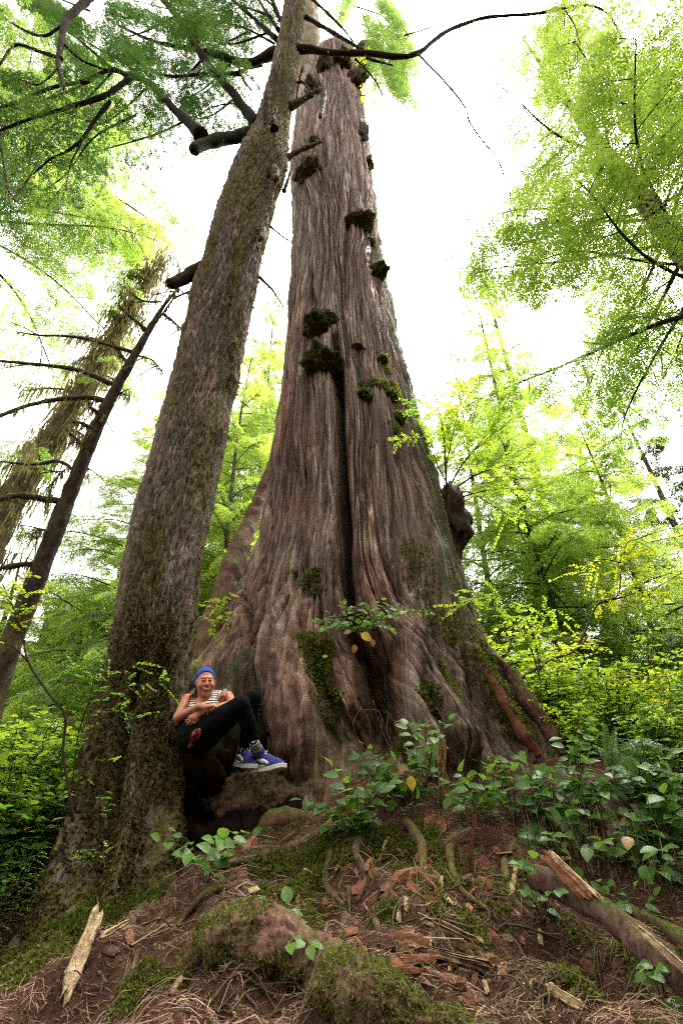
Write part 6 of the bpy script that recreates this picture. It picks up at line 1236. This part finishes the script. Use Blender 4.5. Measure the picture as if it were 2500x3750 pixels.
# ---------------------------------------------------------------- the reclining woman
def seg_d(X, a, b, ra, rb):
    a, b = np.asarray(a, float), np.asarray(b, float); ab = b - a; t = np.clip(((X - a) @ ab) / (ab @ ab + 1e-12), 0, 1)
    return np.linalg.norm(X - a - t[..., None] * ab, axis=-1) - (ra + (rb - ra) * t)
def ell_d(X, c, M3, r):
    q = ((X - c) @ M3) / np.asarray(r); k = np.linalg.norm(q, axis=-1); k2 = np.linalg.norm(q / np.asarray(r), axis=-1); return k * (k - 1) / (k2 + 1e-9)
def surf(prims, res, pad=.03, post=None):
    """smooth union of round limbs and ellipsoids -> one continuous surface (surface nets). prims: ('s',a,b,ra,rb,k) / ('e',c,M,r,k) / ('-e',c,M,r,k)"""
    lo, hi = np.full(3, 1e9), np.full(3, -1e9); bb = []
    for p in prims:
        if p[0] == 's': l = np.minimum(np.array(p[1]) - p[3], np.array(p[2]) - p[4]); h = np.maximum(np.array(p[1]) + p[3], np.array(p[2]) + p[4])
        else: r = max(p[3]); l = np.array(p[1]) - r; h = np.array(p[1]) + r
        bb.append((l, h))
        if p[0][0] != '-': lo = np.minimum(lo, l); hi = np.maximum(hi, h)
    lo -= pad; hi += pad; n = np.ceil((hi - lo) / res).astype(int) + 1; D = np.full(n, .06)
    ax = [lo[i] + res * np.arange(n[i]) for i in range(3)]
    for p, (l, h) in zip(prims, bb):
        s = [slice(max(0, int((l[i] - .05 - lo[i]) / res)), min(n[i], int((h[i] + .05 - lo[i]) / res) + 2)) for i in range(3)]
        X = np.stack(np.meshgrid(*[ax[i][s[i]] for i in range(3)], indexing='ij'), -1); d = seg_d(X, *p[1:5]) if p[0] == 's' else ell_d(X, *p[1:4]); k = p[-1]; o = D[tuple(s)]
        if p[0][0] == '-': hh = np.clip(.5 - .5 * (o + d) / k, 0, 1); D[tuple(s)] = o * (1 - hh) - d * hh + k * hh * (1 - hh)
        else: hh = np.clip(.5 + .5 * (o - d) / k, 0, 1); D[tuple(s)] = o * (1 - hh) + d * hh - k * hh * (1 - hh)
    if post is not None: D = post(D, np.stack(np.meshgrid(*ax, indexing='ij'), -1))
    I = D < 0; c = [(i, j, k) for i in (0, 1) for j in (0, 1) for k in (0, 1)]; sub = lambda A, o: A[o[0]:A.shape[0] - 1 + o[0], o[1]:A.shape[1] - 1 + o[1], o[2]:A.shape[2] - 1 + o[2]]
    cnt = sum(sub(I, o).astype(np.int8) for o in c); act = (cnt > 0) & (cnt < 8); idx = np.argwhere(act); vid = np.full(act.shape, -1); vid[act] = np.arange(len(idx)); acc = np.zeros((len(idx), 3)); num = np.zeros(len(idx))
    for a in c:
        for ax_ in range(3):
            if a[ax_]: continue
            b = list(a); b[ax_] = 1; d0 = D[tuple((idx + a).T)]; d1 = D[tuple((idx + b).T)]; m = (d0 < 0) != (d1 < 0); t = np.where(m, d0 / (d0 - d1 + 1e-12), 0); p = np.array(a, float)[None] + 0 * acc; p[:, ax_] += t; acc[m] += p[m]; num[m] += 1
    V = lo + res * (idx + acc / num[:, None]); Q = []
    for ax_ in range(3):
        u, v = (ax_ + 1) % 3, (ax_ + 2) % 3; s0 = [slice(None)] * 3; s1 = [slice(None)] * 3; s0[ax_] = slice(0, -1); s1[ax_] = slice(1, None); ch = I[tuple(s0)] != I[tuple(s1)]; e = np.argwhere(ch); ok = (e[:, u] > 0) & (e[:, v] > 0) & (e[:, u] < n[u] - 1) & (e[:, v] < n[v] - 1); e = e[ok]; ins = I[tuple(e.T)]
        def cv(du, dv): q = e.copy(); q[:, u] -= du; q[:, v] -= dv; return vid[tuple(q.T)]
        q = np.stack([cv(1, 1), cv(0, 1), cv(0, 0), cv(1, 0)], 1); q[~ins] = q[~ins][:, ::-1]; Q.append(q)
    return V, np.concatenate(Q)
def S(a, b, ra, rb, k=.02): return ('s', np.array(a, float), np.array(b, float), ra, rb, k)
def Pz(zx, zy, Z): return atZ(600 + zx / 3.136, 2400 + zy / 3.136, Z)
skin = new_mat('tan_skin'); _m, _nt, _o = skin; g = G(_nt)  # tan tone of the skin itself
_a = g.noise(g.obj(), 60, 4); _b = g.noise(g.obj(), 14, 3); _c = g.mix(_b, (.36, .135, .080), (.46, .19, .12)); _c = g.mix(g.math('MULTIPLY', g.math('GREATER_THAN', g.attr('blush'), .01), g.attr('blush')), _c, (.42, .085, .055))
g.out(g.bsdf(_c, .48, .4, g.bump(_a, .15, .002), **{'Subsurface Weight': .12, 'Subsurface Radius': (.02, .008, .004), 'Subsurface Scale': .3}), _o); M['skin'] = _m
def stripes(name, period, c0, c1, duty=.5):
    m, nt, o = new_mat(name); g = G(nt); f = g.math('FRACT', g.math('DIVIDE', g.attr('along'), period)); k = g.math('GREATER_THAN', f, duty); n_ = g.noise(g.obj(), 200, 3)
    g.out(g.bsdf(g.mix(k, c0, c1), .85, .15, g.bump(n_, .3, .002)), o); M[name] = m
stripes('striped_top', .021, (.72, .70, .68), (.02, .02, .028), .56); stripes('striped_sock', .019, (.015, .015, .02), (.7, .7, .7), .62)
M['legging'] = plain('black_leggings', (.0045, .005, .0055), .9, .06, .3, 120); M['headband'] = plain('blue_headband', (.02, .055, .32), .85, .2, .25, 150); M['hair'] = plain('brown_hair', (.06, .035, .018), .6, .3, .5, 90)
M['shoe'] = plain('blue_suede', (.045, .045, .215), .8, .2, .25, 160); M['sole'] = plain('white_rubber', (.62, .60, .57), .6, .3, .1, 60); M['lace'] = plain('white_lace', (.75, .75, .76), .8, .2, .05); M['white'] = plain('white_leather', (.66, .65, .63), .5, .35, .06)
M['orange'] = plain('orange_webbing', (.65, .12, .01), .7, .25, .2, 200); M['grey'] = plain('grey_webbing', (.16, .17, .19), .8, .2, .2, 200); M['pack'] = plain('dark_backpack_cloth', (.03, .03, .035), .8, .2, .3, 80); M['eyew'] = plain('eye_white', (.30, .24, .21), .3, .5, .03); M['iris'] = plain('eye_iris', (.03, .03, .035), .2, .5, .05); M['lip'] = plain('lips', (.42, .10, .085), .4, .4, .1); M['tooth'] = plain('teeth', (.78, .74, .68), .3, .5, .03); M['brow'] = plain('eyebrow', (.16, .08, .045), .8, .2, .3); M['redcloth'], _nt, _o = new_mat('dark_red_patterned_cloth'); g = G(_nt); g.out(g.bsdf(g.ramp(g.noise(g.obj(), 55, 3), [(.42, (.008, .008, .01)), (.5, (.20, .012, .02)), (.58, (.16, .01, .018)), (.64, (.24, .22, .21))]), .9, .1), _o)
hc_ = Pz(478, 306, 4.1); ray = unit(hc_ - np.array([0, 0, CAMZ])); Fw = -ray; rt0 = unit(np.cross(ray, [0, 0, 1.0])); Fw = unit(Fw + rt0 * .16 + np.array([0, 0, .05])); Rt = unit(np.cross([0, 0, 1.0], Fw)) ; up0 = np.cross(Fw, Rt); tl = R(-7); Rt, Up = Rt * math.cos(tl) + up0 * -math.sin(tl), up0 * math.cos(tl) + Rt * math.sin(tl)
HM = np.stack([Rt, Up, Fw], 1)
def H(x, y, z): return hc_ + HM @ np.array([x, y, z])
def He(x, y, z, r, k=.015, neg=False): return ('-e' if neg else 'e', H(x, y, z), HM, r, k)
NB = Pz(470, 480, 4.16); SRt, SLt = Pz(268, 515, 4.17), Pz(728, 480, 4.17); ER, WR = Pz(165, 712, 3.97), Pz(400, 585, 3.90); EL, WL = Pz(800, 560, 4.02), Pz(452, 640, 3.92)
head = [He(0, .028, -.03, (.077, .088, .092)), He(0, -.03, .012, (.069, .080, .068), .02), S(H(0, -.094, .050), H(0, -.088, .045), .024, .024, .02), He(.038, -.028, .050, (.029, .027, .028), .02), He(-.038, -.028, .050, (.029, .027, .028), .02), He(0, .030, .062, (.048, .014, .016), .015),
        He(.031, .010, .086, (.015, .008, .012), .012, True), He(-.031, .010, .086, (.015, .008, .012), .012, True), S(H(0, .012, .080), H(0, -.022, .098), .008, .012, .010), He(.012, -.024, .088, (.009, .008, .010), .006), He(-.012, -.024, .088, (.009, .008, .010), .006), He(.031, .014, .074, (.018, .007, .009), .005), He(-.031, .014, .074, (.018, .007, .009), .005), He(0, -.054, .080, (.030, .016, .014), .01),
        He(0, -.055, .096, (.026, .0085, .014), .006, True), He(.071, -.002, -.008, (.010, .030, .018), .006), He(-.071, -.002, -.008, (.010, .030, .018), .006), S(H(0, -.08, -.02), NB + [0, 0, -.01], .052, .060, .025)]
hipR, hipL = Pz(330, 930, 3.92), Pz(470, 930, 4.08); knR, knL = Pz(888, 556, 3.86), Pz(1030, 486, 4.18); anR, anL = Pz(1060, 1050, 3.97), Pz(915, 1085, 4.13)
torso = [S(SRt, SLt, .046, .046, .03), S(Pz(395, 560, 4.12), Pz(600, 555, 4.12), .088, .088, .04), S(Pz(430, 640, 4.05), Pz(560, 640, 4.05), .09, .085, .04), S(Pz(400, 740, 4.0), Pz(500, 760, 4.02), .10, .095, .05), S(Pz(345, 900, 3.98), Pz(455, 905, 4.02), .118, .118, .05), S(Pz(425, 590, 4.03), Pz(425, 600, 4.03), .052, .052, .03), S(Pz(560, 585, 4.04), Pz(560, 595, 4.04), .052, .052, .03)]
def legs(o): return [S(hipR, knR, .104 + o, .062 + o, .03), S(knR, knR * .62 + anR * .38, .060 + o, .060 + o, .02), S(knR * .62 + anR * .38, anR, .060 + o, .038 + o, .02), S(hipL, knL, .104 + o, .062 + o, .03), S(knL, knL * .62 + anL * .38, .060 + o, .060 + o, .02), S(knL * .62 + anL * .38, anL, .060 + o, .038 + o, .02)]
arms = [S(SRt, ER, .050, .038, .02), S(ER, WR, .038, .025, .015), S(SLt, EL, .050, .038, .02), S(EL, WL, .038, .025, .015)]
def finger(pts, r): return [S(pts[i], pts[i + 1], r * (1 - .1 * i), r * (1 - .1 * (i + 1)), .003) for i in range(len(pts) - 1)]
hand = []
# her right hand closes over the left wrist: palm, four bent fingers, thumb
kn = [Pz(560, 578, 3.855), Pz(535, 586, 3.845), Pz(505, 592, 3.842), Pz(474, 597, 3.85)]
for k_ in kn: hand.append(S(WR, k_, .019, .0125, .012))
for k_, (mx, my), (tx, ty), r in zip(kn, [(592, 592), (556, 622), (515, 638), (474, 640)], [(586, 632), (545, 660), (500, 678), (462, 668)], (.0085, .009, .009, .008)): hand += finger([k_, Pz(mx, my, 3.845), Pz(tx, ty, 3.86), Pz(tx - 8, ty + 12, 3.885)], r)
hand += finger([Pz(430, 560, 3.88), Pz(480, 548, 3.90), Pz(530, 556, 3.915), Pz(560, 570, 3.925)], .0095)
# her left hand hangs relaxed past the wrist
kn2 = [Pz(372, 735, 3.865), Pz(348, 728, 3.86), Pz(322, 718, 3.862), Pz(300, 706, 3.87)]
for k_ in kn2: hand.append(S(WL, k_, .021, .0130, .012))
for k_, (mx, my), (tx, ty), r in zip(kn2, [(362, 772), (330, 772), (300, 764), (275, 745)], [(345, 792), (308, 800), (278, 792), (262, 772)], (.0085, .009, .009, .0078)): hand += finger([k_, Pz(mx, my, 3.85), Pz(tx, ty, 3.865), Pz(tx - 8, ty + 6, 3.885)], r)
hand += finger([Pz(420, 690, 3.90), Pz(395, 735, 3.87), Pz(380, 765, 3.87)], .0095)
woman = thing('person', 'smiling woman in blue headband, striped top, black leggings and blue sneakers reclining between the trunks', 'person', tuple((hipR + hipL) / 2))
BV, BQ = surf(head + torso + legs(-.006) + arms + hand, .0042)
rel = (BV - hc_) @ HM
bl = np.exp(-(((np.abs(rel[:, 0]) - .036) / .02) ** 2 + ((rel[:, 1] + .03) / .022) ** 2)) * (rel[:, 2] > .03) + np.exp(-((rel[:, 0] / .014) ** 2 + ((rel[:, 1] + .02) / .02) ** 2)) * (rel[:, 2] > .08)
part('body', woman, BV, [BQ], M['skin'], True, {'blush': np.clip(bl * .75, 0, 1)})
# face
def blob(name, c, Mx, r, mat, n=12, owner=None, lab=None):
    t = np.linspace(0, np.pi, n); f = np.linspace(0, 2 * np.pi, 2 * n, endpoint=False); T_, F_ = np.meshgrid(t, f, indexing='ij'); D = np.stack([np.sin(T_) * np.cos(F_), np.cos(T_), np.sin(T_) * np.sin(F_)], -1) * np.asarray(r); V = np.asarray(c) + D.reshape(-1, 3) @ Mx.T; m = 2 * n; i = np.arange(n - 1)[:, None] * m; j = np.arange(m)[None]; j2 = (j + 1) % m
    o = part(name, owner or woman, V, [np.stack([i + j, i + j2, i + m + j2, i + m + j], -1).reshape(-1, 4)], M[mat]); 
    if lab: o['label'] = lab
    return o
for s in (1, -1):
    e_ = blob('eye', H(.031 * s, .009, .0715), HM, (.0100, .0042, .0075), 'eyew'); blob('iris', H(.031 * s + .001, .0088, .0770), HM, (.0050, .0040, .0042), 'iris', owner=e_)
    V, Q, T = tube(spline(np.array([H(.014 * s, .026, .084), H(.032 * s, .032, .080), H(.050 * s, .025, .066)]), 8), [.0006, .0012, .0015, .0015, .0014, .0012, .0008, .0004], 6); part('eyebrow', woman, V, [Q, T], M['brow'])
blob('teeth', H(0, -.054, .080), HM, (.024, .0072, .010), 'tooth')
for nm, pl, r in (('lip', [(-.029, -.047, .074), (-.012, -.0465, .0875), (0, -.0478, .0895), (.012, -.0465, .0875), (.029, -.047, .074)], .0028), ('lip', [(-.029, -.047, .074), (-.014, -.0605, .086), (0, -.0635, .0885), (.014, -.0605, .086), (.029, -.047, .074)], .0036)):
    P = spline(np.array([H(*q) for q in pl]), 16); V, Q, T = tube(P, r * np.sin(np.linspace(.25, math.pi - .25, 16)), 8); part(nm, woman, V, [Q, T], M['lip'])
sk = [He(0, .028, -.03, (.084, .096, .099), .01), He(0, -.01, -.05, (.078, .08, .075), .02)]
def cutter(f): return lambda D, X: np.maximum(D, f((X - hc_) @ HM))
def front(r): return (r[..., 2] * .80 - (r[..., 1] - .050) * .62) - .018 - np.abs(r[..., 0]) * -.0
V, Q = surf(sk, .004, .02, cutter(lambda r: np.maximum(np.maximum(front(r), -.055 - r[..., 1]), -.045 - r[..., 2] * 1.0 + .0 * r[..., 1]))); part('headband', woman, V, [Q], M['headband'])
sk2 = [He(0, .026, -.034, (.078, .092, .100), .01), He(-.02, -.07, -.055, (.06, .06, .05), .03), S(H(-.05, -.08, -.03), H(-.085, -.125, -.02), .025, .012, .02)]
V, Q = surf(sk2, .0045, .02, cutter(lambda r: np.maximum(r[..., 2] + .030 + .0 * r[..., 1], -.16 - r[..., 1]))); V = V + .003 * vn(V[:, 0] * 160, V[:, 1] * 160, V[:, 2] * 60)[:, None]; part('hair', woman, V, [Q], M['hair'])
# striped tank top, cut at neck, armholes and waist
axis = unit(NB - (hipR + hipL) / 2)
tt = [(p[0], p[1], p[2], p[3] + .007, p[4] + .007, p[5]) for p in torso]
nk = H(0, -.115, .03); sh = unit(SLt - SRt); mid = (SRt + SLt) / 2; cdir = unit(np.array([0, 0, CAMZ]) - mid)
def topcut(D, X):
    s = (X - mid) @ sh; a = (X - NB) @ axis; w_ = np.abs(s) - .128 - np.clip(-a - .05, 0, 1) * .9
    neck = .082 - np.sqrt(((X - NB) @ sh) ** 2 * 1.0 + ((X - NB) @ axis + .005) ** 2 * 1.25); waist = -((X - NB) @ axis) - .43
    return np.maximum(np.maximum(D, w_), np.maximum(neck, waist))
V, Q = surf(tt, .0045, .02, topcut); part('tank_top', woman, V, [Q], M['striped_top'], True, {'along': (V - NB) @ axis + .04 * vn(V[:, 0] * 9, V[:, 1] * 9, V[:, 2] * 9) * .3})
lg = legs(.004) + [S(Pz(345, 890, 3.98), Pz(455, 895, 4.02), .126, .128, .05), S(Pz(330, 850, 4.0), Pz(380, 960, 3.96), .10, .11, .05)]
V, Q = surf(lg, .0055, .03); V = V + .0035 * vn(V[:, 0] * 24, V[:, 1] * 24, V[:, 2] * 40, 3)[:, None]; part('leggings', woman, V, [Q], M['legging'])
V, Q = surf([S(Pz(425, 835, 3.84), Pz(370, 920, 3.795), .022, .034, .02), S(Pz(370, 920, 3.795), Pz(300, 1045, 3.80), .028, .014, .02), S(Pz(370, 900, 3.805), Pz(410, 890, 3.815), .022, .014, .03)], .005, .02); V = V + .005 * vn(V[:, 0] * 40, V[:, 1] * 40, V[:, 2] * 40)[:, None]; part('waist_scarf', woman, V, [Q], M['redcloth'])
# sneakers
def shoe(an, heel, toe, side, lab):
    heel, toe = np.array(heel), np.array(toe); x = unit(toe - heel); L = np.linalg.norm(toe - heel); y = np.array([0, 0, 1.0]); y = unit(y - x * (x @ y)); z = np.cross(x, y) * 1.0; Mx = np.stack([x, y, z], 1); k = L / .27
    def q(a, b, c=0): return heel + Mx @ (np.array([a, b, c]) * k)
    def s_(a, b, ra, rb, kk=.015): return S(q(*a), q(*b), ra * k, rb * k, kk)
    col = (an - heel) @ Mx / k
    up = [s_((.04, .05), (.045, .10), .040, .038), s_((.04, .04), (.18, .035), .038, .042), s_((.05, .095), (.13, .070), .040, .034), s_((.13, .066), (.20, .044), .034, .030), s_((.20, .040), (.235, .034), .033, .027), S(q(.045, .10), q(*(np.array([.045, .10, 0]) * .35 + col * .65)), .040 * k, .042 * k, .01)]
    base = lambda D, X: np.maximum(D, .016 * k - (X - heel) @ y)
    root = part('shoe', woman, *(lambda v: (v[0], [v[1]]))(surf(up, .0040, .02, base)), M['shoe']); root['label'] = lab
    def sole(D, X):
        r = (X - heel) @ Mx / k; f = np.minimum(seg_d(r[..., [0, 2]], (.038, 0), (.10, .0), .041, .037), seg_d(r[..., [0, 2]], (.10, 0), (.215, .002), .037, .047)); f = np.minimum(f, seg_d(r[..., [0, 2]], (.215, .002), (.238, .002), .047, .038)); tsp = .012 * np.clip((r[..., 0] - .18) / .08, 0, 1); return np.maximum(f * k, (np.abs(r[..., 1] - .012 - tsp) - .014) * k)
    v = surf([s_((.0, .01), (.28, .01), .07, .07)], .0036, .01, sole); part('sole', root, v[0], [v[1]], M['sole'])
    # white side patch with a curved lower sweep, on the side that shows
    zs = side
    def patch(pl, mat, nm, w):
        P = np.array(pl); mb = MB(); B = spline(np.array([q(a, b, c * zs) for a, b, c in P]), 26); V, Q, T = tube(B, np.array([np.interp(t, np.linspace(0, 1, len(w)), w) for t in np.linspace(0, 1, 26)]) * k, 10, flat=1.0); part(nm, root, V, [Q, T], M[mat])
    patch([(.05, .072, .0335), (.085, .066, .0335), (.125, .056, .034), (.155, .040, .039)], 'white', 'side_patch', [.009, .014, .013, .010]); patch([(.02, .040, .0335), (.055, .036, .035), (.10, .030, .038), (.13, .034, .0395)], 'white', 'side_patch', [.005, .007, .006, .003])
    # laces zigzag over the instep, then a loose bow
    pts = [];
    for i in range(8): t = i / 7; pts.append(q(.10 + .085 * t, .112 - .038 * t - .006 * t, (.020 - .002 * i) * (1 if i % 2 else -1)))
    V, Q, T = tube(spline(np.array(pts), 60), .0032 * k, 6); part('lace', root, V, [Q, T], M['lace']); pts2 = [q(.10 + .085 * t, .113 - .043 * t, (.020) * (-1 if i % 2 else 1)) for i, t in enumerate(np.linspace(0, 1, 8))]; V, Q, T = tube(spline(np.array(pts2), 60), .0032 * k, 6); part('lace', root, V, [Q, T], M['lace'])
    for sg in (1, -1):
        P = spline(np.array([q(.095, .118, 0), q(.09, .135, .022 * sg), q(.075, .12, .036 * sg), q(.09, .098, .036 * sg), q(.10, .116, .004 * sg)]), 24); V, Q, T = tube(P, .0028 * k, 6); part('lace', root, V, [Q, T], M['lace'])
    # striped sock
    a0 = q(.045, .11); v = surf([S(a0, an + (an - a0) * .5, .039 * k, .042, .01)], .004, .02); part('sock', woman, v[0], [v[1]], M['striped_sock'], True, {'along': (v[0] - a0) @ unit(an - a0)})
shoe(anR + unit(anR - knR) * -.0, Pz(1035, 1352, 4.0), Pz(1392, 1310, 3.86), 1, 'blue sneaker with white side patch, nearer and pointing right'); shoe(anL, Pz(842, 1268, 4.14), Pz(1040, 1318, 3.90), 1, 'blue sneaker crossed behind, turned towards the viewer')
# backpack between her and the trunk
bp = thing('backpack', 'orange and grey strapped backpack worn by the reclining woman', 'backpack', tuple(Pz(420, 600, 4.35)))
v = surf([S(Pz(360, 520, 4.36), Pz(560, 520, 4.36), .10, .10, .04), S(Pz(340, 720, 4.30), Pz(520, 720, 4.30), .12, .12, .05)], .007, .02); part('body', bp, v[0], [v[1]], M['pack'])
def strap(pl, w, mat, lab):
    P = spline(np.array([Pz(*q_) for q_ in pl]), 30); V, Q, T = tube(P, w, 10, flat=.5); o = part('strap', bp, V, [Q, T], M[mat]); o['label'] = lab
strap([(360, 400, 4.17), (330, 440, 4.10), (305, 500, 4.075), (292, 560, 4.06), (285, 610, 4.07)], .019, 'grey', 'grey padded strap on her right shoulder'); strap([(345, 425, 4.12), (312, 450, 4.075), (290, 510, 4.055), (282, 570, 4.045), (278, 605, 4.05)], .010, 'orange', 'orange strap edge on her right shoulder')
strap([(705, 395, 4.2), (690, 425, 4.10), (668, 470, 4.06), (655, 530, 4.05), (650, 580, 4.06)], .022, 'grey', 'grey padded strap on her left shoulder'); strap([(712, 400, 4.18), (706, 430, 4.085), (690, 480, 4.05), (672, 530, 4.045)], .009, 'orange', 'orange strap edge on her left shoulder'); strap([(622, 430, 4.10), (635, 470, 4.05), (650, 510, 4.04), (668, 530, 4.04)], .007, 'orange', 'inner orange strap piping')
v = surf([S(Pz(352, 395, 4.10), Pz(378, 405, 4.09), .014, .012, .01)], .003, .01); part('buckle', bp, v[0], [v[1]], M['grey'])
